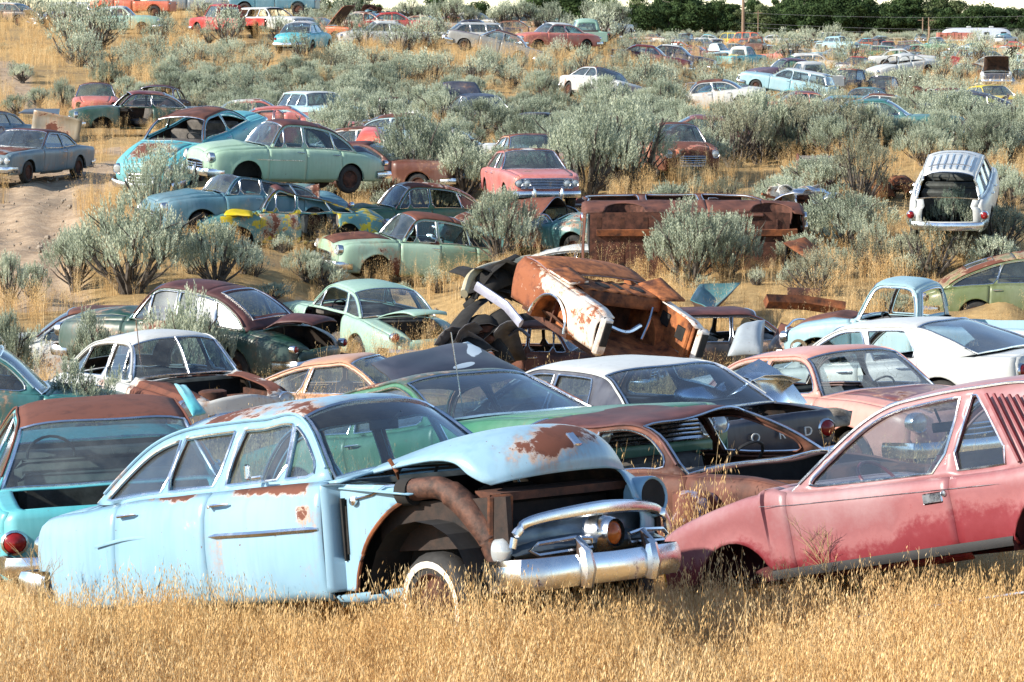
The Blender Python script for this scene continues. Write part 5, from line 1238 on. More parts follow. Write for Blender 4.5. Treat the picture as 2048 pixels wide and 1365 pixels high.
    def tf(i, q):
        x = -L / 2 + L * i / 24; e = (1 - abs(2 * i / 24 - 1) ** 9) ** .5 if 0 < i < 24 else 0.02
        a = PI * q / 14; cx = math.cos(a); sz = math.sin(a)
        return Vector((x, math.copysign(abs(cx) ** .5, cx) * W * (.4 + .6 * e), .45 + (abs(sz) ** .55) * Hh * e))
    m.grid(tf, list(range(25)), list(range(15))); m.outward((0, 0, 1)); link('shell', m.mesh('shell'), root, [simple('dull_aluminium', (.72, .74, .76), .3, .4, .08, 3)])
    m = MB(); m.box((0, 0, 2.46), (9.6, .9, .05)); link('roof_walk', m.mesh('roof_walk'), root, [simple('grey_walk', (.3, .3, .32), .7)])
    for x in (-1.2, 2.4):
        m = MB(); m.box((x, 0, 2.6), (.7, .6, .25), bev=.06); link('roof_vent', m.mesh('roof_vent'), root, [tone('white', 0, 1)])
    for x, w in ((-3.6, .9), (1.5, .8), (4.2, .9)):
        m = MB(); m.box((x, -1.255, 1.6), (w, .03, .42), bev=.01); link('window', m.mesh('window'), root, [GASK])
    m = MB(); m.box((-.6, -1.26, 1.25), (.7, .03, 1.5), bev=.01); link('door', m.mesh('door'), root, [simple('dull_aluminium_door', (.62, .64, .66), .35, .4, .08, 3)])
    CARS.append((p.x, p.y, 6, 'silver trailer', 1952, p.z)); GROUND.append(tuple(p))

def blackhood():
    m, nt = nmat('black_hood_paint'); N = NT(nt); tc = N.n('ShaderNodeTexCoord'); P = tc.outputs['Generated']
    mp = N.n('ShaderNodeMapping'); N.l(P, mp.inputs[0]); v = N.n('ShaderNodeSeparateXYZ'); N.l(P, v.inputs[0])
    n = N.noise(P, 3, 5, .6, 1)
    def blob(cx, cz, rx, rz):
        a = N.math('DIVIDE', N.math('SUBTRACT', v.outputs[0], cx), rx); b = N.math('DIVIDE', N.math('SUBTRACT', v.outputs[2], cz), rz)
        d = N.math('ADD', N.math('MULTIPLY', a, a), N.math('MULTIPLY', b, b)); d = N.math('MULTIPLY_ADD', n, .9, d); return N.mr(d, 1.45, 1.40)
    k = N.math('MAXIMUM', blob(.72, .86, .12, .16), blob(.60, .62, .07, .07))
    col = N.mix(N.mr(n, .4, .7), (.018, .018, .028), (.045, .042, .055)); col = N.mix(N.mr(N.noise(P, 9, 6, .7, 8), .68, .71), col, (.12, .045, .03)); col = N.mix(k, col, (.50, .58, .62))
    N.out(N.bsdf(col, .5, 0, n, .1)); return m
def upended():
    """rear half of a stripped car, tail down: quarters, trunk tub, speaker shelf, crushed roof skin"""
    root = bpy.data.objects.new('stripped_wreck', None); COL.objects.link(root); root.location = (.36, 40.92, .14); root.rotation_euler = (R(9), R(-16), R(123)); root.scale = (.97, 1.02, 1.0)
    tag(root, 'upended rust and white rear half of a car with open trunk and bare speaker shelf', 'car body'); CARS.append((.36, 40.92, 2.0, 'upended rust and white wreck', 0, .14))
    wp = paint(C(240, 232, 222, .8), .40, 6, 1.5, .0, .05, .45, rustc=((.10, .030, .018), (.26, .085, .035), (.48, .19, .07)))
    org = simple('bright_orange_rust', (.16, .045, .018), .85, 0, .6, 6, (.42, .14, .04), .5)
    def sho(x): return ipl([(-2.5, .86), (-2.3, .92), (-1.2, .96), (-.45, .99)], x)
    def zb(x):
        d = .43 ** 2 - (x + 1.42) ** 2; return max(.40, .33 + math.sqrt(d)) if d > 0 else .40
    xs = sorted(set(frange(-2.48, -.42, 20) + [-1.42 + .43 * math.sin(q * PI / 12) for q in range(-6, 7)]))
    def q(sg): return lambda x, t: Vector((x, sg * (.90 - .05 * (1 - t) ** 2 - .07 * max(0, t - .8) / .2 + .02 * math.sin(PI * t)), lerp(zb(x), sho(x), t)))
    P = lambda nm, m, mt, sol=0, sm=True: link(nm, m.mesh(nm, sm), root, [mt, org] if sol else [mt], sol)
    m = MB(); m.grid(q(1), xs, [0, .1, .25, .45, .65, .8, .9, 1]); m.grid(lambda x, t: Vector((x, .83 - .17 * t, sho(x) + .01 * t)), xs, [0, 1]); m.outward((-1.4, 0, .5)); P('rear_quarter_panel', m, wp, .015)
    m = MB(); m.grid(q(-1), xs, [0, .2, .5, .8, 1]); m.grid(lambda x, t: Vector((x, -.83 + .17 * t, sho(x) + .01 * t)), xs, [0, 1]); m.outward((-1.4, 0, .5)); P('rear_quarter_panel', m, wp, .015)
    m = MB(); m.box((-1.9, -.74, .68), (1.0, .03, .46), bev=.01); m.box((-2.3, -.72, .62), (.1, .06, .5), bev=.02); P('inner_quarter', m, org)
    for x, z in ((-2.15, .68), (-1.75, .74)):
        m = MB(); m.box((x, -.715, z), (.2, .02, .18), bev=.01); P('access_hole', m, DARK)
    m = MB(); m.tube([Vector((-1.42 + .44 * math.cos(a), .905, .33 + .44 * math.sin(a))) for a in frange(.15, PI - .15, 16)], .018, 6); P('wheel_arch_lip', m, CHROME)
    for sg in (1, -1):
        m = MB(); m.box((-2.52, sg * .79, .62), (.10, .17, .52), bev=.03); P('taillight_housing', m, wp)
        m = MB(); m.box((-2.58, sg * .79, .66), (.02, .11, .32), bev=.008); P('lamp_socket', m, DARK)
    m = MB()
    m.grid(lambda x, v: Vector((x, v * .72, .34 + .03 * math.sin(x * 9) * math.cos(v * 7) + (.10 if abs(v) > .8 else 0))), frange(-2.45, -.5, 14), frange(-1, 1, 10)); P('trunk_floor', m, simple('filthy_floor', (.03, .018, .014), .9, 0, .6, 4, (.16, .065, .035), .8), .012)
    for sg in (1, -1):
        m = MB(); m.grid(lambda a, t: Vector((-1.42 + .45 * math.cos(a), sg * lerp(.86, .58, t), .33 + .43 * math.sin(a))), frange(0, PI, 10), [0, .5, 1]); m.grid(lambda a, t: Vector((-1.42 + .45 * t * math.cos(a), sg * .58, .33 + .43 * t * math.sin(a))), frange(0, PI, 10), [.01, 1]); P('wheel_housing', m, org)
    m = MB(); m.grid(lambda x, v: Vector((x, v * .66, .965 + .012 * math.sin(v * 20))), frange(-1.62, -1.12, 4), frange(-1, 1, 24)); sh = P('package_shelf', m, org, .015)
    for i, (yy, rr) in enumerate(((.46, 0), (.16, 1), (-.12, 0), (-.42, 1))):
        m = MB()
        if rr: m.lathe([(0, .001), (.006, .10), (.0, .11)], (-1.36, yy, .985), 'z', 16)
        else: m.box((-1.34, yy, .985), (.24, .09, .01))
        link('speaker_hole', m.mesh('speaker_hole'), sh, [DARK])
    m = MB(); m.grid(lambda t, v: Vector((-1.62 - .05 * t, v * .66, lerp(.965, .80, t) + .0 * v)), frange(0, 1, 3), frange(-1, 1, 30)); P('shelf_bulkhead', m, RUSTM, .02)
    m = MB(); m.box((-1.15, 0, .62), (.03, 1.3, .6)); P('seat_bulkhead', m, RUSTD)
    lil = paint(C(150, 115, 120), .30, 3, 1.2, rustc=((.07, .03, .03), (.14, .06, .05), (.25, .10, .05)))
    m = MB(); m.grid(lambda x, v: Vector((x - .10 * v, v * .86, 1.0 + .05 * (1 - v * v) + .02 * math.sin(x * 7))), frange(-1.13, -.42, 6), frange(-1, 1, 14)); P('crushed_roof', m, lil, .02)
    m = MB(); m.grid(lambda x, v: Vector((x, lerp(.52, .86, v) - .12 * (x + 1.1) * (1 - v), 1.0 + .06 * (1 - v))), frange(-1.62, -1.05, 5), frange(0, 1, 4)); P('pillar_stub', m, wp, .03)
    m = MB(); m.grid(lambda x, v: Vector((x, -lerp(.60, .95, v), 1.0 + .14 * v * (x + 2.0))), frange(-1.75, -1.1, 5), frange(0, 1, 4)); P('pillar_stub', m, org, .03)
    m = MB(); m.tube(crom([Vector((-1.95, -.2, .66)), Vector((-2.0, .05, .56)), Vector((-1.9, .38, .62))], 5), .03, 6); m.tube(crom([Vector((-1.7, -.5, .85)), Vector((-1.9, -.35, .7)), Vector((-2.05, -.2, .5))], 5), .02, 6); P('loose_trim', m, CHROME)
    m = MB(); m.box((-1.4, 0, .30), (1.9, 1.3, .05)); m.box((-1.4, .5, .26), (1.9, .1, .1)); m.box((-1.4, -.5, .26), (1.9, .1, .1)); P('underbody', m, RUSTD)
def van_ribs(root):
    for i in range(9):
        m = MB(); m.box((-1.9 + .45 * i, 0, .34), (.09, 1.6, .09)); link('cross_member', m.mesh('cross_member'), root, [RUSTD])
    for sg in (-1, 1):
        m = MB(); m.box((0, sg * .5, .30), (3.9, .12, .13)); link('chassis_rail', m.mesh('chassis_rail'), root, [RUSTM])
    m = MB(); m.box((-1.95, 0, .9), (.25, 1.4, .9), bev=.1); link('wheel_cavity', m.mesh('wheel_cavity'), root, [DARK])
# ------------------------------------------------------------------ terrain
import numpy as np
def ctrl_points():
    C_ = [tuple(g) for g in GROUND]
    ex = [(0, 1385, 318), (500, 1375, 320), (1024, 1352, 320), (2048, 1375, 320), (1500, 1365, 320), (1024, 1385, 345), (0, 1420, 345), (2048, 1400, 345), (0, 1262, 288), (600, 1255, 290), (1000, 1250, 294), (1200, 1250, 293), (1400, 1255, 292), (2048, 1250, 292),
          (60, 620, 100), (60, 480, 84), (60, 400, 76), (250, 420, 78), (60, 330, 66), (0, 200, 52), (200, 130, 42), (0, 130, 42), (60, 60, 33.5), (100, 52, 33), (350, 100, 38), (500, 140, 42), (700, 110, 39), (900, 130, 41), (1150, 130, 40),
          (300, 165, 46), (600, 170, 46), (900, 190, 48), (1300, 130, 37), (400, 40, 31), (300, 32, 30), (700, 60, 31), (1000, 75, 31), (1200, 85, 30), (600, 60, 30),
          (1700, 350, 70), (1450, 380, 74), (1500, 210, 42), (1200, 260, 54), (1650, 215, 40), (1900, 150, 30), (1650, 150, 29), (2048, 200, 38), (2000, 260, 50), (1750, 240, 44), (1400, 150, 31), (1300, 320, 64),
          (1350, 105, 20), (1500, 105, 19), (1700, 108, 19), (1900, 112, 20), (2048, 115, 21), (1350, 88, 12), (1700, 88, 12), (2048, 90, 12), (1024, 74, 6.5), (1350, 74, 6.5), (1700, 74, 6.5), (2048, 74, 6.5), (700, 74, 6.5), (0, 74, 6.5),
          (1024, 70, 4), (2048, 70, 4), (0, 70, 4), (900, 74, 12), (300, 74, 12), (900, 72, 20), (0, 28, 26), (300, 26, 26), (500, 35, 25), (0, 62, 18), (300, 62, 18),
          (1250, 745, 112), (1700, 740, 112), (2040, 720, 105), (1250, 575, 90), (1750, 570, 95), (400, 830, 130), (600, 810, 128), (1000, 790, 120), (1500, 525, 87), (1300, 560, 90), (1700, 500, 86), (1900, 480, 93), (1990, 485, 93), (1900, 570, 95), (1990, 560, 97), (1900, 662, 97), (1960, 665, 98), (1850, 655, 98), (2000, 705, 104), (1920, 700, 103), (2048, 700, 103), (1300, 540, 88)]
    for px, py, s in ex:
        p = at(px, py, s); C_.append(tuple(p))
    return C_ + [(4.7, 19.2, .42), (5.4, 18.7, .45), (5.2, 20.0, .35)]
class Terrain:
    def __init__(s):
        c = np.array(ctrl_points()); s.u = c[:, 0] / c[:, 1]; s.v = np.log(c[:, 1]); s.z = c[:, 2]
    def h(s, X, Y):
        X = np.atleast_1d(np.asarray(X, float)); Y = np.atleast_1d(np.asarray(Y, float))
        u = X / Y; v = np.log(Y)
        d = ((u[:, None] - s.u) / .030) ** 2 + ((v[:, None] - s.v) / .075) ** 2
        w = 1 / (d + .22) ** 2.2
        return (w * s.z).sum(1) / w.sum(1)
TER = None
def hz(x, y): return float(TER.h(x, y)[0])
def hit(px, py, s0=330, s1=6):
    """first ground point on the sight line"""
    dd = np.exp(np.linspace(math.log(F / s0), math.log(F / s1), 260))
    a = np.array([tuple(at(px, py, F / d)) for d in (dd[0], dd[-1])])
    t = (dd - dd[0]) / (dd[-1] - dd[0]); P = a[0] + (a[1] - a[0]) * t[:, None]
    g = TER.h(P[:, 0], P[:, 1]); k = np.nonzero(P[:, 2] <= g)[0]
    if len(k) == 0: return None
    i = k[0]; return Vector((P[i, 0], P[i, 1], g[i]))
def topx(p):
    d = Vector(p) - Vector((0, 0, HC)); y = d.y * math.cos(TILT) - d.z * math.sin(TILT); z = d.y * math.sin(TILT) + d.z * math.cos(TILT)
    return 1024 + F * d.x / y, 682.5 - F * z / y, F / y

def pydist(px, py, L):
    best = np.full(np.shape(px), 1e9)
    for (ax, ay), (bx, by) in zip(L, L[1:]):
        dx, dy = bx - ax, by - ay; t = np.clip(((px - ax) * dx + (py - ay) * dy) / (dx * dx + dy * dy), 0, 1)
        best = np.minimum(best, np.hypot(px - ax - dx * t, py - ay - dy * t))
    return best
def dirtmask(X, Y, Z):
    """the bare track on the left and worn patches, as plan-view lines on the ground (world metres)"""
    m = np.zeros_like(X)
    for (pts, w) in TRACKS:
        d = pydist(X, Y, pts); m = np.maximum(m, np.clip(1.4 - d / w, 0, 1))
    return m
TRACKS = []
def build_terrain():
    global TER
    TER = Terrain()
    def wl(L): return [tuple(at(px, py, s))[:2] for px, py, s in L]
    TRACKS.append((wl([(-30, 560, 92), (40, 480, 84), (60, 420, 77), (60, 385, 72), (160, 340, 68)]), 1.5))
    TRACKS.append((wl([(80, 620, 99), (60, 520, 88), (90, 430, 78), (200, 330, 67), (290, 300, 65)]), 1.1))
    TRACKS.append((wl([(-20, 330, 66), (120, 300, 62), (250, 290, 62), (420, 330, 66)]), .9))
    TRACKS.append((wl([(-10, 110, 40), (20, 150, 43), (40, 190, 49), (60, 230, 55)]), .7))
    TRACKS.append((wl([(250, 640, 100), (450, 590, 95), (640, 560, 92)]), .5))
    us = np.concatenate([np.linspace(-1.6, -.24, 18)[:-1], np.linspace(-.24, .24, 200), np.linspace(.24, 1.6, 18)[1:]])
    vs = np.log(np.concatenate([np.linspace(3, 14, 10)[:-1], np.exp(np.linspace(math.log(14), math.log(220), 230)), np.exp(np.linspace(math.log(225), math.log(4500), 60))]))
    U, V = np.meshgrid(us, vs, indexing='ij'); Y = np.exp(V); X = U * Y
    Z = TER.h(X.ravel(), np.maximum(Y.ravel(), 6)).reshape(X.shape)
    global DM
    Z = Z + .03 * np.sin(X * 2.1 + Y * .7) * np.cos(Y * 1.7 - X) * (Y < 200)
    dm = dirtmask(X.ravel(), Y.ravel(), None).reshape(X.shape)
    for off in (-.75, .75):      # wheel ruts along the track
        L = [(a + off, b) for a, b in TRACKS[0][0]]; L2 = [(a + off, b) for a, b in TRACKS[1][0]]
        for q in (L, L2): Z = Z - .10 * np.exp(-(pydist(X + .25 * np.sin(Y * .6), Y, q) / .28) ** 2)
    nu, nv = X.shape
    co = np.stack([X.ravel(), Y.ravel(), Z.ravel()], 1)
    i = np.arange(nu * nv).reshape(nu, nv); q = np.stack([i[:-1, :-1], i[1:, :-1], i[1:, 1:], i[:-1, 1:]], -1).reshape(-1, 4)
    me = bpy.data.meshes.new('ground'); me.from_pydata(co.tolist(), [], q.tolist()); me.shade_smooth()
    at_ = me.attributes.new('dirt', 'FLOAT', 'POINT'); at_.data.foreach_set('value', dm.ravel().astype(np.float32))
    m, nt = nmat('dry_ground'); N = NT(nt); tc = N.n('ShaderNodeTexCoord'); P = tc.outputs['Object']
    a = N.n('ShaderNodeAttribute', attribute_name='dirt')
    n1 = N.noise(P, .35, 8, .65, 2); n2 = N.noise(P, 3, 8, .7, 5); n3 = N.noise(P, 30, 5, .7, 1)
    straw = N.mix(N.mr(n2, .35, .65), (.30, .20, .09), (.46, .32, .15)); straw = N.mix(N.mr(n1, .52, .66, 0, .75), straw, (.16, .125, .085))
    dirt = N.mix(N.mr(n2, .4, .62), (.36, .26, .17), (.50, .38, .26)); dirt = N.mix(N.mr(n3, .5, .7, 0, .5), dirt, (.20, .15, .11)); dirt = N.mix(N.mr(N.noise(P, 1.1, 6, .7, 9, 1.5), .52, .62, 0, .55), dirt, (.25, .19, .14))
    k = N.mr(N.math('MULTIPLY_ADD', n2, .6, a.outputs['Fac']), .55, .95)
    col = N.mix(k, straw, dirt); N.out(N.bsdf(col, .95, 0, N.math('ADD', n2, N.math('MULTIPLY', n3, .4)), .8, .05, spec=.1))
    tag(link('ground', me, None, [m]), kind='structure')

# ------------------------------------------------------------------ scattering
def gn_scatter(name, pts, sources, seed=0):
    """pts: list of (x,y,z,rotz,scale,index)"""
    A = np.array(pts, np.float32); me = bpy.data.meshes.new(name); me.vertices.add(len(A)); me.vertices.foreach_set('co', A[:, :3].ravel())
    for nm, col in (('rotz', 3), ('scl', 4)):
        t = me.attributes.new(nm, 'FLOAT', 'POINT'); t.data.foreach_set('value', A[:, col].copy())
    t = me.attributes.new('idx', 'INT', 'POINT'); t.data.foreach_set('value', A[:, 5].astype(np.int32))
    me.update(); o = link(name, me)
    c = bpy.data.collections.new(name + '_kinds')
    for s in sources: c.objects.link(s)
    g = bpy.data.node_groups.new(name + '_scatter', 'GeometryNodeTree')
    g.interface.new_socket('Geometry', in_out='INPUT', socket_type='NodeSocketGeometry'); g.interface.new_socket('Geometry', in_out='OUTPUT', socket_type='NodeSocketGeometry')
    n = g.nodes; L = g.links
    gi = n.new('NodeGroupInput'); go = n.new('NodeGroupOutput'); ip = n.new('GeometryNodeInstanceOnPoints'); ci = n.new('GeometryNodeCollectionInfo')
    ci.inputs['Collection'].default_value = c; ci.inputs['Separate Children'].default_value = True; ci.inputs['Reset Children'].default_value = True
    mp = n.new('GeometryNodeMeshToPoints'); L.new(gi.outputs[0], mp.inputs[0]); L.new(mp.outputs[0], ip.inputs['Points']); L.new(ci.outputs[0], ip.inputs['Instance'])
    ip.inputs['Pick Instance'].default_value = True
    def attr(nm, ty):
        x = n.new('GeometryNodeInputNamedAttribute'); x.data_type = ty; x.inputs[0].default_value = nm; return x.outputs[0]
    L.new(attr('idx', 'INT'), ip.inputs['Instance Index'])
    cx = n.new('ShaderNodeCombineXYZ'); L.new(attr('rotz', 'FLOAT'), cx.inputs[2]); L.new(cx.outputs[0], ip.inputs['Rotation'])
    L.new(attr('scl', 'FLOAT'), ip.inputs['Scale']); L.new(ip.outputs[0], go.inputs[0])
    md = o.modifiers.new('scatter', 'NODES'); md.node_group = g
    return o
def src(name, me, mats_):
    o = bpy.data.objects.new(name, me)
    for m in mats_: me.materials.append(m)
    return o
def leafmat(name, stops, rough=.8, trans=.25, attr=None):
    m, nt = nmat(name); N = NT(nt)
    gp = N.n('ShaderNodeNewGeometry'); wn = N.noise(gp.outputs['Position'], .9, 3, .6, 4)
    oi = N.n('ShaderNodeObjectInfo'); tc = N.n('ShaderNodeTexCoord')
    n = N.noise(tc.outputs['Object'], 3.5, 3, .6, 2)
    a = N.n('ShaderNodeAttribute', attribute_name='tint')
    f = N.math('ADD', N.math('MULTIPLY', a.outputs['Fac'], .55), N.math('ADD', N.math('MULTIPLY', n, .35), N.math('MULTIPLY', oi.outputs['Random'], .22)))
    f = N.math('ADD', f, N.mr(wn, .3, .7, -.13, .13))
    col = N.ramp(f, stops)
    b = N.bsdf(col, rough, 0, spec=.15); t = N.n('ShaderNodeBsdfTranslucent'); N.l(col, t.inputs[0])
    x = N.n('ShaderNodeMixShader'); x.inputs[0].default_value = trans; N.l(b, x.inputs[1]); N.l(t.outputs[0], x.inputs[2]); N.out(x.outputs[0]); return m
def npmesh(name, V, Fq, tint=None, smooth=False):
    me = bpy.data.meshes.new(name); me.from_pydata(V, [], Fq)
    if tint is not None:
        t = me.attributes.new('tint', 'FLOAT', 'FACE'); t.data.foreach_set('value', np.array(tint, np.float32))
    return me
def grass_mesh(name, seed, n, rad, h, w, seeds=True, heads=8, lean=.25):
    rnd = random.Random(seed); V = []; Fc = []; T = []
    for i in range(n):
        a = rnd.uniform(0, 6.283); r = rad * math.sqrt(rnd.random()); x, y = r * math.cos(a), r * math.sin(a)
        hh = h * rnd.uniform(.5, 1.05); la = rnd.uniform(0, 6.283); ln = lean * hh * rnd.uniform(.1, 1.0); ti = rnd.random()
        pa = rnd.uniform(0, 6.283); dx, dy = math.cos(pa) * w / 2, math.sin(pa) * w / 2
        P = [(x + math.cos(la) * ln * t * t, y + math.sin(la) * ln * t * t, hh * t * (1 - .12 * t)) for t in (0, .4, .75, 1)]
        o = len(V)
        for (px, py, pz), k in zip(P, (1, .9, .6, .25)): V += [(px - dx * k, py - dy * k, pz), (px + dx * k, py + dy * k, pz)]
        for k in range(3): Fc.append((o + 2 * k, o + 2 * k + 1, o + 2 * k + 3, o + 2 * k + 2)); T.append(ti)
        if seeds and rnd.random() < .85:
            for q in range(heads):
                t = rnd.uniform(.62, 1.0); bx = lerp(P[2][0], P[3][0], (t - .6) / .4); by = lerp(P[2][1], P[3][1], (t - .6) / .4); bz = hh * t * (1 - .12 * t)
                an = rnd.uniform(0, 6.283); ox = rnd.uniform(.012, .045); ex, ey = math.cos(an), math.sin(an)
                sx, sy, sz = bx + ex * ox, by + ey * ox, bz + rnd.uniform(-.02, .015)
                L = rnd.uniform(.016, .034); ww = w * .75 if w < .01 else w * .8; o = len(V)
                V += [(sx, sy, sz), (sx + ey * ww + ex * L * .25, sy - ex * ww + ey * L * .25, sz - L * .5), (sx + ex * L * .4, sy + ey * L * .4, sz - L), (sx - ey * ww + ex * L * .25, sy + ex * ww + ey * L * .25, sz - L * .5)]
                Fc.append((o, o + 1, o + 2, o + 3)); T.append(min(1, ti * .5 + rnd.uniform(.3, .6)))
    return npmesh(name, V, Fc, T)
STRAW = None
def cars_near(x, y, r=0.0):
    for c in CARS:
        if abs(c[0] - x) < c[2] + r and abs(c[1] - y) < c[2] + r: return True
    return False
def build_grass():
    st = leafmat('dry_grass_straw', [(.12, (.24, .145, .06)), (.36, (.54, .345, .145)), (.62, (.71, .475, .21)), (.98, (.84, .67, .39))], .75, .3)
    near = [src('grass_stalks_%s' % 'abcdef'[i], grass_mesh('grass_stalks', i + 1, 24, .13, .60 + .06 * (i % 3), .004, True, 13), [st]) for i in range(6)]
    under = [src('grass_under_%s' % 'ab'[i], grass_mesh('grass_under', i + 40, 40, .17, .40, .006, True, 5, .7), [st]) for i in range(2)]
    tall = [src('grass_tall_%s' % 'ab'[i], grass_mesh('grass_tall', i + 60, 7, .10, .92, .0035, True, 16, .35), [st]) for i in range(2)]
    mid = [src('grass_clump_%s' % 'abcd'[i], grass_mesh('grass_clump', i + 20, 70, .42, .34, .016, True, 3, .5), [st]) for i in range(4)]
    rnd = random.Random(3); pts = []
    def inA(x, y): # under the two front cars
        for (cx, cy, yaw, L, W) in ((-1.17, 19.65, -43.9, 2.1, .70), (3.2, 20.3, 136.4, 1.9, .68)):
            c, s = math.cos(R(yaw)), math.sin(R(yaw)); dx, dy = x - cx, y - cy
            if abs(dx * c + dy * s) < L and abs(-dx * s + dy * c) < W: return True
        return False
    # foreground meadow
    y = 13.6; X = []; 
    N_ = 8200
    for i in range(N_):
        yy = rnd.uniform(13.3, 22.5); xx = rnd.uniform(-.235, .235) * yy
        if inA(xx, yy): continue
        X.append((xx, yy))
    X = np.array(X); Z = TER.h(X[:, 0], X[:, 1])
    for (x, y), z in zip(X, Z):
        front = max(.42, min(1.0, 1 - (y - 18.7) * .5))
        patch = .90 + .34 * mnoise.noise(Vector((x * 1.5, y * 1.5, 0))) + .22 * mnoise.noise(Vector((x * 5, y * 5, 7)))
        pts.append((x, y, z - .03, rnd.uniform(0, 6.28), rnd.uniform(.75, 1.2) * patch * front, rnd.randrange(6)))
    for i in range(3300):
        yy = rnd.uniform(13.3, 21); xx = rnd.uniform(-.235, .235) * yy
        pts.append((xx, yy, hz(xx, yy) - .02, rnd.uniform(0, 6.28), rnd.uniform(.8, 1.3) * (.55 if yy > 19.3 else 1), 6 + rnd.randrange(2)))
    for i in range(330):
        yy = rnd.uniform(16.5, 19.4); xx = rnd.uniform(-.185, .185) * yy
        if inA(xx, yy) or mnoise.noise(Vector((xx * .9, yy * .9, 9))) < -.05: continue
        pts.append((xx, yy, hz(xx, yy) - .02, rnd.uniform(0, 6.28), rnd.uniform(.75, 1.1), 12 + rnd.randrange(2)))
    # the rest: clumps, thinner with distance, none on the bare track
    def band(y0, y1, dens, sc):
        n = int(.28 * (y1 * y1 - y0 * y0) * dens * .9)
        yy = np.sqrt(np.random.RandomState(int(y0)).uniform(y0 * y0, y1 * y1, n)); xx = np.random.RandomState(int(y1)).uniform(-.255, .255, n) * yy
        zz = TER.h(xx, yy); dm = dirtmask(xx, yy, zz)
        for x, y, z, d in zip(xx, yy, zz, dm):
            nn = mnoise.noise(Vector((x * .35, y * .35, 3)))
            if d > .45 + .5 * rnd.random() or nn < -.30 + .25 * rnd.random(): continue
            if y < 30 and inA(x, y): continue
            pts.append((x, y, z - .04, rnd.uniform(0, 6.28), sc * rnd.uniform(.6, 1.25) * (1 + .5 * nn), 8 + rnd.randrange(4)))
    band(21, 45, 7, .95); band(45, 75, 5, 1.0); band(75, 120, 3.2, 1.1); band(120, 210, 1.5, 1.4); band(210, 420, .25, 2.0)
    o = gn_scatter('dry_grass', pts, near + under + mid + tall); tag(o, 'tall dry straw-coloured grass covering the yard', 'grass', kind='stuff')
    # green weeds and dry twig weeds in front
    gm = leafmat('green_weed', [(.2, (.05, .10, .02)), (.9, (.16, .24, .06))], .7, .3)
    tw = simple('dry_twig', (.42, .32, .16), .8, 0, .25, 9)
    def weed(name, label, px, py, s, h, seed, green=False, spread=.5):
        rnd = random.Random(seed); m = MB(); leaves = MB(); p = at(px, py, s); p.z = hz(p.x, p.y)
        def br(a, d, L, r, dep):
            b = a + d * L; mid_ = (a + b) / 2 + Vector((rnd.uniform(-.1, .1), rnd.uniform(-.1, .1), 0)) * L * .5
            m.tube(crom([a, mid_, b], 2), [r, r * .9, r * .8, r * .7, r * .6], 4, cap=False)
            if dep <= 1 and green:
                for _ in range(10):
                    q = a.lerp(b, rnd.random()); e = Vector((rnd.uniform(-1, 1), rnd.uniform(-1, 1), rnd.uniform(.2, 1))).normalized() * .035; sd = Vector((-e.y, e.x, 0)) * .14
                    leaves.add([q, q + e * .5 + sd, q + e, q + e * .5 - sd], [(0, 1, 2, 3)])
            if dep > 0:
                for _ in range(rnd.randint(3, 5)):
                    t = rnd.uniform(.35, 1); q = a.lerp(b, t); e = (d + Vector((rnd.uniform(-1, 1), rnd.uniform(-1, 1), rnd.uniform(-.2, .5))) * spread * 1.6).normalized(); br(q, e, L * rnd.uniform(.45, .65), r * .6, dep - 1)
        br(Vector((0, 0, 0)), Vector((rnd.uniform(-.1, .1), 0, 1)).normalized(), h * .5, .0055, 3)
        root = bpy.data.objects.new(name, None); COL.objects.link(root); root.location = p; tag(root, label, 'weed')
        link('stalk', m.mesh('stalk'), root, [tw if not green else gm])
        if green: link('leaves', leaves.mesh('leaves', False), root, [gm])
    weed('dry_weed', 'thin branching dry weed before the blue sedan trunk', 85, 1225, 300, .95, 3)
    weed('dry_weed', 'tall pale dry weed in front of the red coupe front wheel', 1662, 1240, 298, 1.15, 8, spread=.6)
    weed('dry_weed', 'smaller dry weed in front of the red coupe door seam', 1900, 1230, 298, .75, 5)
    weed('dry_weed', 'dry weed tangled by the red coupe windshield corner', 1590, 1150, 292, .9, 9, spread=.7)
    weed('green_weed', 'bright green leafy weed in front of the blue sedan door', 590, 1230, 300, .38, 4, True, .6)
    weed('green_weed', 'tall green weed before the red coupe door', 1720, 1235, 298, .80, 7, True, .35)
    m = MB()
    for q in range(5): m.add([Vector((0, 0, 0)), Vector((.012 * math.cos(q * 1.257), 0, .012 * math.sin(q * 1.257))), Vector((.016 * math.cos(q * 1.257 + .4), -.003, .016 * math.sin(q * 1.257 + .4))), Vector((.012 * math.cos(q * 1.257 + .8), 0, .012 * math.sin(q * 1.257 + .8)))], [(0, 1, 2, 3)])
    o = link('yellow_flower', m.mesh('yellow_flower', False), None, [simple('yellow_petal', (.8, .62, .02), .6)]); o.location = at(738, 1258, 325); tag(o, 'tiny yellow flower in the foreground grass', 'flower')

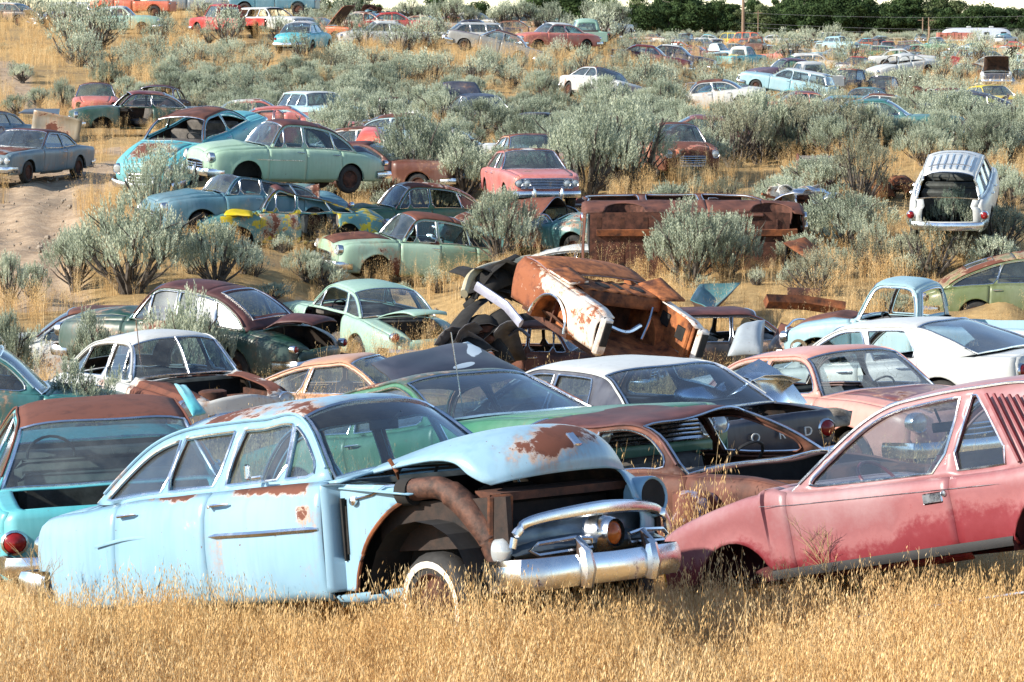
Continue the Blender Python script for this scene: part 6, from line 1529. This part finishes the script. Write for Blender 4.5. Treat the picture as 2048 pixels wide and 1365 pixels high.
# ------------------------------------------------------------------ sagebrush
def bush_meshes(seed, W, H, plumes, bare=0.0, leaves=13, fat=1.0):
    rnd = random.Random(seed); wood = MB(); V = []; Fc = []; T = []
    stems = []
    ns = 7
    for i in range(ns):
        a = i * 6.283 / ns + rnd.uniform(-.4, .4); r = W * .5 * rnd.uniform(.35, .9); top = Vector((math.cos(a) * r, math.sin(a) * r, H * rnd.uniform(.45, .8)))
        base = Vector((math.cos(a) * .06, math.sin(a) * .06, -.05)); mid_ = Vector((top.x * .45, top.y * .45, top.z * .35)) + Vector((rnd.uniform(-.08, .08), rnd.uniform(-.08, .08), 0))
        P = crom([base, mid_, top], 4); wood.tube(P, [lerp(.045, .014, k / (len(P) - 1)) * (W ** .5) for k in range(len(P))], 5, cap=False); stems.append([Vector(p) for p in P])
    ends = []
    for st in stems:
        for k in range(8):
            t = rnd.uniform(.3, 1); j = min(len(st) - 2, int(t * (len(st) - 1))); a = st[j].lerp(st[j + 1], rnd.random())
            d = Vector((a.x, a.y, 0)); d = (d.normalized() if d.length > .01 else Vector((0, 0, 0))) * rnd.uniform(0, .8) + Vector((rnd.uniform(-.6, .6), rnd.uniform(-.6, .6), rnd.uniform(.3, 1.2)))
            L = rnd.uniform(.16, .36) * W * .6; b = a + d.normalized() * L
            wood.tube([a, (a + b) / 2 + Vector((rnd.uniform(-.03, .03),) * 3), b], [.013, .009, .005], 4, cap=False); ends.append(b)
    # plumes fill a dome with gaps
    nl = 17
    lob = []
    for k in range(nl):      # small mounds over a dome, with air between them
        a = k * 2.4 + rnd.uniform(-.3, .3); q = math.sqrt((k + .5) / nl); r = q * W * .46 * rnd.uniform(.8, 1.1)
        z = H * (.74 - .42 * q * q) * rnd.uniform(.82, 1.12); lob.append((Vector((math.cos(a) * r, math.sin(a) * r, z)), W * rnd.uniform(.085, .15), rnd.random()))
        wood.tube([Vector((math.cos(a) * r * .25, math.sin(a) * r * .25, z * .25)), Vector((math.cos(a) * r * .7, math.sin(a) * r * .7, z * .62)), Vector((math.cos(a) * r, math.sin(a) * r, z))], [.022, .015, .006], 4, cap=False)
    dead = rnd.randrange(nl)
    for i in range(plumes):
        k = rnd.randrange(nl)
        if k == dead: continue
        c, lr, lt = lob[k]; d = Vector((rnd.gauss(0, 1), rnd.gauss(0, 1), rnd.gauss(.25, 1))).normalized()
        if d.z < -.45: continue
        rr = rnd.uniform(.75, 1.1) if rnd.random() < .8 else rnd.uniform(.2, .75)
        p = c + Vector((d.x * lr, d.y * lr, d.z * lr * 1.25)) * rr
        if p.z < .06 * H: continue
        od = Vector((c.x, c.y, 0)) * (.45 / W)
        ax = (Vector((d.x * .35 + od.x, d.y * .35 + od.y, 1.0)) + Vector((rnd.uniform(-.2, .2), rnd.uniform(-.2, .2), 0))).normalized()
        Lp = rnd.uniform(.10, .23) * fat; rad = Lp * .15; ti = .55 * lt + .45 * rnd.random()
        e1 = ax.cross(Vector((1, .2, 0))).normalized(); e2 = ax.cross(e1)
        for q in range(leaves):
            t = (q + rnd.random()) / leaves; an = q * 2.4 + rnd.random()
            rd = (e1 * math.cos(an) + e2 * math.sin(an)); o0 = p + ax * (Lp * t * .9) + rd * (rad * .2)
            ld = (ax * 1.0 + rd * (.6 * (1 - .5 * t))).normalized(); L = Lp * (.34 - .12 * t); sd = ld.cross(rd).normalized() * (L * .15)
            o = len(V); tip = o0 + ld * L; md = o0 + ld * (L * .55)
            V += [tuple(o0), tuple(md + sd), tuple(tip), tuple(md - sd)]; Fc.append((o, o + 1, o + 2, o + 3)); T.append(min(1, max(0, ti * .75 + .28 * t + rnd.uniform(-.08, .08))))
    me = npmesh('foliage', V, Fc, T)
    return wood.mesh('stems'), me
def build_stones():
    m = MB(); r5 = random.Random(4); srcs = []
    rock = simple('field_stone', (.20, .16, .12), .9, 0, .4, 8, (.42, .35, .27), .5)
    for k in range(3):
        m = MB(); m.lathe([(-.5, .01), (-.4, .3), (0, .5), (.3, .38), (.45, .01)], (0, 0, 0), 'z', 7); m.v = [tuple(Vector(p) + mnoise.noise_vector(Vector(p) * 2.5 + Vector((k * 5, 0, 0))) * .22) for p in m.v]
        me = m.mesh('stone', False); me.materials.append(rock); srcs.append(bpy.data.objects.new('stone_%s' % 'abc'[k], me))
    pts = []
    for i in range(2600):
        y = r5.uniform(45, 150); x = r5.uniform(-.19, .19 if i % 3 == 0 else -.05) * y; d = float(dirtmask(np.array([x]), np.array([y]), None)[0])
        if d < .25 and r5.random() < .93: continue
        pts.append((x, y, hz(x, y), r5.uniform(0, 6.28), r5.uniform(.02, .075) * (1 + (r5.random() < .05) * 1.6), r5.randrange(3)))
    tag(gn_scatter('gravel', pts, srcs), 'loose stones and clods on the bare track', 'gravel', kind='stuff')
def build_bushes():
    sage = leafmat('sage_leaves', [(.10, (.065, .08, .055)), (.36, (.215, .25, .18)), (.60, (.40, .445, .33)), (.92, (.66, .69, .52))], .85, .18)
    sage2 = leafmat('sage_leaves_brownish', [(.10, (.06, .055, .036)), (.45, (.20, .20, .135)), (.95, (.48, .48, .34))], .85, .18)
    bark = simple('sage_bark', (.055, .045, .038), .9, 0, .45, 12, (.13, .11, .09))
    kinds = []
    for i, (W, H, n, bare) in enumerate([(1.5, 1.15, 1150, 0), (1.7, 1.3, 1350, 0), (1.3, 1.35, 950, .0), (1.9, 1.2, 1500, 0), (1.0, 1.0, 520, 0), (1.5, 1.4, 560, 0), (1.3, 1.2, 330, 0)]):
        kinds.append(bush_meshes(i + 3, W, H, n, bare) + (W, H))
    lows = [bush_meshes(i + 30, 1.6, 1.25, 260, 0, 7, 1.7) + (1.6, 1.25) for i in range(3)]
    rnd = random.Random(11); B = []    # px, base py, top py, width px, kind (or None)
    man = [(18, 614, 508, 56, 4), (66, 612, 534, 54, 4), (150, 592, 476, 105, 1), (262, 600, 428, 205, 3), (432, 592, 462, 130, 0), (545, 606, 570, 70, 4), (190, 812, 628, 92, 2), (378, 805, 612, 150, 3), (160, 925, 732, 125, 2), (15, 812, 640, 90, 1), (75, 800, 668, 70, 4), (235, 905, 745, 60, 4),
      (322, 470, 298, 130, 5), (300, 470, 330, 60, 5), (868, 440, 368, 80, 0), (1000, 540, 400, 120, 1), (830, 400, 246, 130, 1), (925, 410, 285, 110, 2), (770, 350, 258, 90, 0), (1085, 420, 332, 110, 0), (1175, 400, 238, 180, 3), (1255, 385, 205, 150, 2), (1110, 360, 262, 100, 1),
      (1380, 575, 424, 165, 3), (1262, 545, 430, 110, 2), (1455, 560, 440, 120, 1), (1395, 352, 262, 110, 0), (1470, 340, 200, 130, 5), (1520, 330, 192, 120, 1), (1600, 320, 195, 120, 5), (1690, 310, 200, 120, 5), (1636, 400, 322, 130, 0), (1722, 430, 285, 110, 5), (1600, 480, 385, 130, 1), (1676, 500, 388, 130, 3),
      (1745, 540, 438, 60, 6), (1812, 556, 488, 70, 4), (1905, 540, 408, 90, 5), (1995, 510, 432, 120, 1), (1785, 645, 598, 90, 0), (1662, 690, 642, 40, 4), (1850, 335, 262, 100, 0), (1905, 290, 188, 140, 1), (1985, 300, 200, 120, 5), (2040, 310, 190, 70, 2), (2022, 430, 355, 70, 2), (1560, 440, 375, 90, 1),
      (160, 140, 62, 60, 5), (190, 108, 40, 110, 6), (205, 110, 45, 60, 6), (150, 130, 18, 50, 6), (130, 75, 5, 90, 1), (20, 45, -5, 70, 1), (100, 60, -10, 60, 5), (60, 40, -8, 60, 1), (840, 105, 62, 70, 6), (728, 105, 58, 56, 6), (800, 110, 65, 60, 6), (865, 105, 38, 80, 5), (1040, 110, 85, 55, 5),
      (1192, 100, 45, 110, 1), (1130, 95, 50, 60, 5), (1010, 60, 25, 90, 1), (900, 55, 28, 90, 0), (1620, 110, 44, 110, 1), (1580, 130, 75, 110, 0), (1700, 140, 95, 90, 0), (1660, 95, 60, 60, 0), (1880, 150, 95, 110, 1), (1950, 140, 90, 90, 0), (1960, 105, 75, 50, 0), (2030, 185, 110, 90, 1),
      (455, 98, 64, 105, 0), (560, 100, 45, 60, 5), (600, 120, 85, 40, 4), (640, 100, 70, 50, 5), (610, 50, 2, 110, 1), (700, 45, 12, 80, 0), (690, 200, 160, 60, 5), (650, 170, 100, 90, 5), (385, 140, 88, 60, 5), (125, 235, 162, 50, 0), (215, 188, 142, 50, 0), (250, 215, 162, 50, 4), (395, 215, 170, 60, 4), (480, 215, 135, 90, 5)]
    for b in man: B.append(b)
    def fill(x0, x1, y0, y1, n, s0, s1, kinds_, gap=9, wk=1.0):
        k = 0; t = 0
        cs = [topx((c[0], c[1], c[5])) for c in CARS if c[1] > 30]
        while k < n and t < n * 12:
            t += 1; px = rnd.uniform(x0, x1); py = rnd.uniform(y0, y1)
            if any(abs(px - b[0]) < gap and abs(py - b[1]) < gap * .6 for b in B): continue
            if any(abs(px - a) < 1.9 * q and 0 < py - b < 1.15 * q for a, b, q in cs) and rnd.random() < .86: continue
            s = lerp(s0, s1, (py - y0) / (y1 - y0)); w = s * rnd.uniform(1.0, 1.7) * wk; B.append((px, py, py - w * rnd.uniform(.7, .95), w, rnd.choice(kinds_))); k += 1
    fill(240, 1350, 112, 165, 60, 34, 42, (5, 6, 0, 5), 13, .85); fill(270, 1350, 165, 262, 98, 40, 50, (0, 6, 2, 5, 1, 1), 16, .95)
    fill(430, 1350, 225, 300, 34, 56, 66, (0, 1, 3), 20); fill(20, 260, 120, 240, 9, 24, 30, (4, 6))
    fill(300, 1250, 30, 100, 42, 29, 36, (0, 5, 1, 5)); fill(1250, 2048, 200, 330, 95, 40, 60, (1, 3, 0, 1), 16); fill(1230, 2048, 125, 205, 66, 22, 36, (1, 0, 1), 14); fill(1230, 2048, 84, 128, 48, 11, 20, (0, 1, 2), 11, .8)
    fill(1000, 2048, 72, 86, 80, 8, 12, (0, 1), 8); fill(650, 1300, 300, 420, 22, 66, 80, (0, 1, 2), 24); fill(1180, 2048, 400, 600, 24, 78, 100, (0, 4, 2, 5, 6), 30, .75); fill(480, 700, 540, 620, 3, 95, 105, (4, 0), 30, .5)
    out = []
    for (px, py, ty, w, kd) in B:
        p = hit(px, py) or at(px, py, 30)
        if p.y > 1200: continue
        q = topx(p); s = q[2]
        W, H = kinds[kd][2], kinds[kd][3]
        kh = (py - ty) / s / H; kw = w / s / W; kh = max(.35, min(2.4, kh * 1.08)); kw = max(.35, min(2.6, kw * 1.24))
        out.append((p, kd, kw, kh, px, q[1], s))
    out.sort(key=lambda o: -o[6])
    used = {}
    sz = lambda s: 'tall' if s > 1.5 else 'mid-sized' if s > .85 else 'low'
    stuff = []
    for i, (p, kd, kw, kh, px, py, s) in enumerate(out):
        if i >= 298:
            stuff.append((p.x, p.y, p.z, rnd.uniform(0, 6.28), (kw + kh) / 2, rnd.randrange(3))); continue
        root = bpy.data.objects.new('sagebrush', None); COL.objects.link(root); root.location = p; root.rotation_euler = (0, 0, rnd.uniform(0, 6.28)); root.scale = (kw, kw, kh)
        near = sorted(((math.hypot((c[0] - p.x) / 1, (c[1] - p.y) / 2), c) for c in CARS), key=lambda t: t[0])[0][1]
        nx = topx((near[0], near[1], near[4])); rel = 'left of' if px < nx[0] - 30 else 'right of' if px > nx[0] + 30 else 'in front of' if p.y < near[1] else 'behind'
        ty = {5: 'dark-stemmed', 6: 'half-bare', 4: 'small round'}.get(kd, 'dense grey-green')
        nm = ' '.join(near[3].split()[:8]); lb = '%s %s sagebrush %s the %s' % (sz(kh * kinds[kd][3]), ty, rel, nm)
        lb = lb.replace('low small', 'small low').replace(' the the ', ' the ')
        used[lb] = used.get(lb, 0) + 1
        if used[lb] > 1:
            o_ = ['', 'second', 'third', 'fourth', 'fifth', 'sixth', 'seventh', 'eighth', 'ninth', 'tenth']
            lb = '%s farther %s' % (o_[min(9, used[lb] - 1)], lb)
        tag(root, ' '.join(lb.split()[:16]), 'sagebrush', 'sagebrush scattered through the yard')
        link('foliage', kinds[kd][1], root, [sage2 if (kd in (5, 6) and i % 2) else sage]); link('stems', kinds[kd][0], root, [bark])
    srcs = []
    for i, (w_, f_, W, H) in enumerate(lows):
        # one mesh with both materials
        a = len(f_.vertices); V = [tuple(v.co) for v in f_.vertices] + [tuple(v.co) for v in w_.vertices]
        Fq = [tuple(q.vertices) for q in f_.polygons]; nf = len(Fq); Fq += [tuple(k + a for k in q.vertices) for q in w_.polygons]
        me = bpy.data.meshes.new('far_sagebrush'); me.from_pydata(V, [], Fq); me.materials.append(sage); me.materials.append(bark)
        me.polygons.foreach_set('material_index', [0] * nf + [1] * (len(Fq) - nf)); t = me.attributes.new('tint', 'FLOAT', 'FACE'); tv = np.zeros(len(Fq), np.float32); tv[:nf] = [d.value for d in f_.attributes['tint'].data]; t.data.foreach_set('value', tv)
        srcs.append(bpy.data.objects.new('far_sagebrush_%s' % 'abc'[i], me))
    # more of the same far off
    for i in range(420):
        px = rnd.uniform(980, 2060); py = rnd.uniform(74, 84); p = hit(px, py)
        if p is None or p.y < 300: continue
        stuff.append((p.x, p.y, p.z, rnd.uniform(0, 6.28), rnd.uniform(.8, 1.5), rnd.randrange(3)))
    for i in range(500):      # small twiggy plants between the big ones
        px = rnd.uniform(0, 2048); py = rnd.uniform(90, 330) if i < 420 else rnd.uniform(330, 600)
        if px < 330 and (py > 250 or rnd.random() < .8): continue
        p = hit(px, py)
        if p is None: continue
        stuff.append((p.x, p.y, p.z - .02, rnd.uniform(0, 6.28), rnd.uniform(.25, .5), rnd.randrange(3)))
    o = gn_scatter('sagebrush_cover', stuff, srcs); tag(o, 'far and low sagebrush cover too dense to count', 'sagebrush', kind='stuff')
    # black lava-like soil patch on the slope
    for (px, py, s, w, d, lb) in ((720, 122, 40, 1.6, 1.1, 'black charred debris patch on the slope below the white sedan'), (935, 152, 43, .9, .6, 'small black debris patch lower on the slope')):
        p = hit(px, py) or at(px, py, s); m = MB(); r2 = random.Random(px)
        for k in range(90):
            c = Vector((r2.gauss(0, w * .5), r2.gauss(0, d * .9), .05)); m.box(c, (r2.uniform(.08, .3),) * 3, Euler((r2.uniform(0, 3),) * 3).to_matrix())
        o = link('charred_debris', m.mesh('charred_debris', False), None, [simple('charred', (.02, .017, .018), .9, 0, .6, 6)]); o.location = p; tag(o, lb, 'debris', kind='stuff')

# ------------------------------------------------------------------ trees, poles
def tree_mesh(seed, H, W, n, sz):
    rnd = random.Random(seed); wood = MB(); V = []; Fc = []; T = []
    tr = crom([(0, 0, -.5), (rnd.uniform(-.3, .3), rnd.uniform(-.3, .3), H * .35), (rnd.uniform(-.5, .5), rnd.uniform(-.5, .5), H * .75)], 5)
    wood.tube(tr, [lerp(.38, .1, k / (len(tr) - 1)) for k in range(len(tr))], 8)
    lobes = []
    for k in range(22):
        a = k * 2.4 + rnd.uniform(-.4, .4); z = H * rnd.uniform(.22, .9); r = W * .34 * rnd.uniform(.3, 1) * (1.1 - abs(z / H - .5)); c = Vector((math.cos(a) * r, math.sin(a) * r, z))
        lobes.append((c, W * rnd.uniform(.09, .23))); q = Vector(tr[min(len(tr) - 1, int(len(tr) * min(.95, z / H)))]); q.z = min(q.z, c.z); wood.tube([q * .9, (q + c) / 2, c], [.12, .08, .03], 5)
    for i in range(n):
        c, r = rnd.choice(lobes); d = Vector((rnd.gauss(0, 1), rnd.gauss(0, 1), rnd.gauss(0, 1))).normalized(); p = c + Vector((d.x * r, d.y * r, d.z * r * .8)) * rnd.uniform(.55, 1.12)
        e = Vector((rnd.gauss(0, 1), rnd.gauss(0, 1), rnd.gauss(0, .7))).normalized(); f = e.cross(d).normalized() if abs(e.dot(d)) < .95 else Vector((1, 0, 0)); s = sz * rnd.uniform(.6, 1.3)
        o = len(V); V += [tuple(p - e * s), tuple(p + f * s * .6), tuple(p + e * s), tuple(p - f * s * .6)]; Fc.append((o, o + 1, o + 2, o + 3)); T.append(min(1, max(0, .3 + .4 * (p.z / H) + rnd.uniform(-.3, .3))))
    return wood.mesh('trunk'), npmesh('crown', V, Fc, T)
def build_trees():
    leaf = leafmat('tree_leaves', [(.15, (.012, .028, .012)), (.5, (.035, .065, .024)), (.95, (.085, .13, .045))], .8, .2)
    pale = leafmat('pale_tree_leaves', [(.15, (.05, .07, .03)), (.9, (.16, .20, .09))], .8, .2)
    bark = simple('tree_bark', (.06, .05, .04), .9)
    K = [tree_mesh(i + 5, 11, w, 6500, .29) for i, w in enumerate((10, 12, 9, 13, 11))]
    rnd = random.Random(5); prof = [(620, 14), (680, -2), (735, 6), (760, 26), (850, 20), (885, 4), (910, 16), (960, 10), (1010, 8), (1040, 14), (1075, -6), (1150, -14), (1195, 4), (1230, 12), (1290, 4), (1400, -8), (1490, 10), (1530, 16), (1590, -12), (1700, -10), (1760, 10), (1830, 0), (1895, 4), (1930, 26), (1965, 2), (2000, 32), (2040, 20), (2090, 10)]
    x = 600; n = 0; words = {}
    while x < 2110:
        for layer in range(2):
            px = x + layer * 17 + rnd.uniform(-8, 8); top = ipl(prof, px) + rnd.uniform(-12, 20) + layer * 8
            s = 6.6 if layer == 0 else 7.2
            base = at(px, 77 + layer * 3, s); base.z = hz(base.x, base.y) - .5
            hgt = max(2.5, (83 - top) / s * 1.02); sc = hgt / 11.0 / .97
            wd, cr = K[rnd.randrange(5)]
            root = bpy.data.objects.new('broadleaf_tree', None); COL.objects.link(root); root.location = base; root.rotation_euler = (0, 0, rnd.uniform(0, 6.28)); root.scale = (max(.5, sc) * rnd.uniform(.85, 1.15),) * 2 + (sc,)
            link('trunk', wd, root, [bark]); link('crown', cr, root, [pale if rnd.random() < .12 else leaf])
            kind = 'tall' if hgt > 11 else 'middling' if hgt > 8 else 'short'
            refc = min(((abs(c[3 + 1] - px), c[3]) for c in CARS if isinstance(c[4], (int, float)) and c[4] and c[1] > 150), key=lambda t: t[0])[1]
            lb = '%s dark green tree%s beyond the %s' % (kind, ' in front' if layer else ' behind', ' '.join(refc.split()[:6]))
            words[lb] = words.get(lb, 0) + 1
            if words[lb] > 1: lb = ['', 'second', 'third', 'fourth', 'fifth', 'sixth', 'seventh'][min(6, words[lb] - 1)] + ' ' + lb
            tag(root, lb, 'tree', 'trees along the horizon'); n += 1
        x += 30
    wood = simple('pole_wood', (.22, .15, .10), .85, 0, .2, 4)
    def upole(px, py, ty, s, w, label, arms=0):
        b = at(px, py, s); h = (py - ty) / s; root = bpy.data.objects.new('utility_pole', None); COL.objects.link(root); root.location = b; tag(root, label, 'utility pole')
        m = MB(); m.tube([(0, 0, -1), (0, 0, h * .5), (0, 0, h)], [w, w * .9, w * .75], 10); link('post', m.mesh('post'), root, [wood])
        for a in range(arms):
            m = MB(); m.box((0, -.05, h - .6 - .8 * a), (2.2, .12, .14)); link('crossarm', m.mesh('crossarm'), root, [wood])
    upole(1486, 72, -20, 14, .24, 'tall bare wooden utility pole before the tree line')
    upole(1845, 82, 36, 9, .16, 'left pole of the twin poles behind the silver trailer', 1); upole(1857, 82, 36, 9, .16, 'right pole of the twin poles behind the silver trailer', 1)
    upole(1858 - 342, 74, 22, 7.5, .14, 'thin far utility pole right of the tall bare pole', 1); upole(1858 + 0.5, 84, 54, 16, .12, 'short pole with a lamp left of the silver trailer')
    for k, (ya, yb) in enumerate(((26, 32), (46, 58), (54, 66))):
        P = []
        for q in range(25):
            t = q / 24; px = lerp(1480, 2100, t); p = at(px, lerp(ya, yb, t) + 6 * math.sin(PI * t), 8.0); P.append(p)
        pole('power_line', ['upper', 'middle', 'lower'][k] + ' power line wire crossing in front of the trees', 'power line', P, .018, simple('wire', (.35, .36, .38), .5), 4)
def setup_world(cam=True):
    w = bpy.data.worlds.new("World"); scene.world = w; w.use_nodes = True
    nt = w.node_tree; nt.nodes.clear()
    sky = nt.nodes.new('ShaderNodeTexSky'); sky.sky_type = 'NISHITA'; sky.sun_disc = False
    bg = nt.nodes.new('ShaderNodeBackground'); o = nt.nodes.new('ShaderNodeOutputWorld')
    az, el = R(-114), R(28)     # direction to the sun: azimuth from +Y clockwise is positive
    sky.sun_elevation = el; sky.sun_rotation = az; sky.air_density = 1.0; sky.dust_density = .3; sky.altitude = 1200; sky.ozone_density = 1.0
    bg.inputs[1].default_value = .13
    nt.links.new(sky.outputs[0], bg.inputs[0]); nt.links.new(bg.outputs[0], o.inputs[0])
    sd = Vector((math.sin(az) * math.cos(el), math.cos(az) * math.cos(el), math.sin(el)))
    L = bpy.data.lights.new('sun', 'SUN'); L.energy = 4.7; L.angle = R(.6); L.color = (1, .92, .80)
    lo = bpy.data.objects.new('sun', L); COL.objects.link(lo); lo.rotation_euler = (-sd).to_track_quat('-Z', 'Y').to_euler(); lo.location = (0, 0, 60)
    cd = bpy.data.cameras.new('camera'); co = bpy.data.objects.new('camera', cd); COL.objects.link(co)
    cd.sensor_width = 36; cd.lens = 36 * F / 2048; cd.clip_start = .5; cd.clip_end = 9000
    co.location = (0, 0, HC); co.rotation_euler = (PI / 2 - TILT, 0, 0); scene.camera = co
    scene.view_settings.view_transform = 'Standard'; scene.view_settings.look = 'None'; scene.view_settings.exposure = .90; scene.view_settings.gamma = 1
    scene.cycles.max_bounces = 8; scene.cycles.transparent_max_bounces = 24
setup_world()
CARS.append((-1.17, 19.65, 2.4, 'pale blue sedan', 400, 0)); CARS.append((3.14, 20.3, 2.4, 'red coupe', 1900, 0))
hero_blue(); hero_red(); build_yard()
build_terrain(); build_grass(); build_stones(); build_bushes(); build_trees()
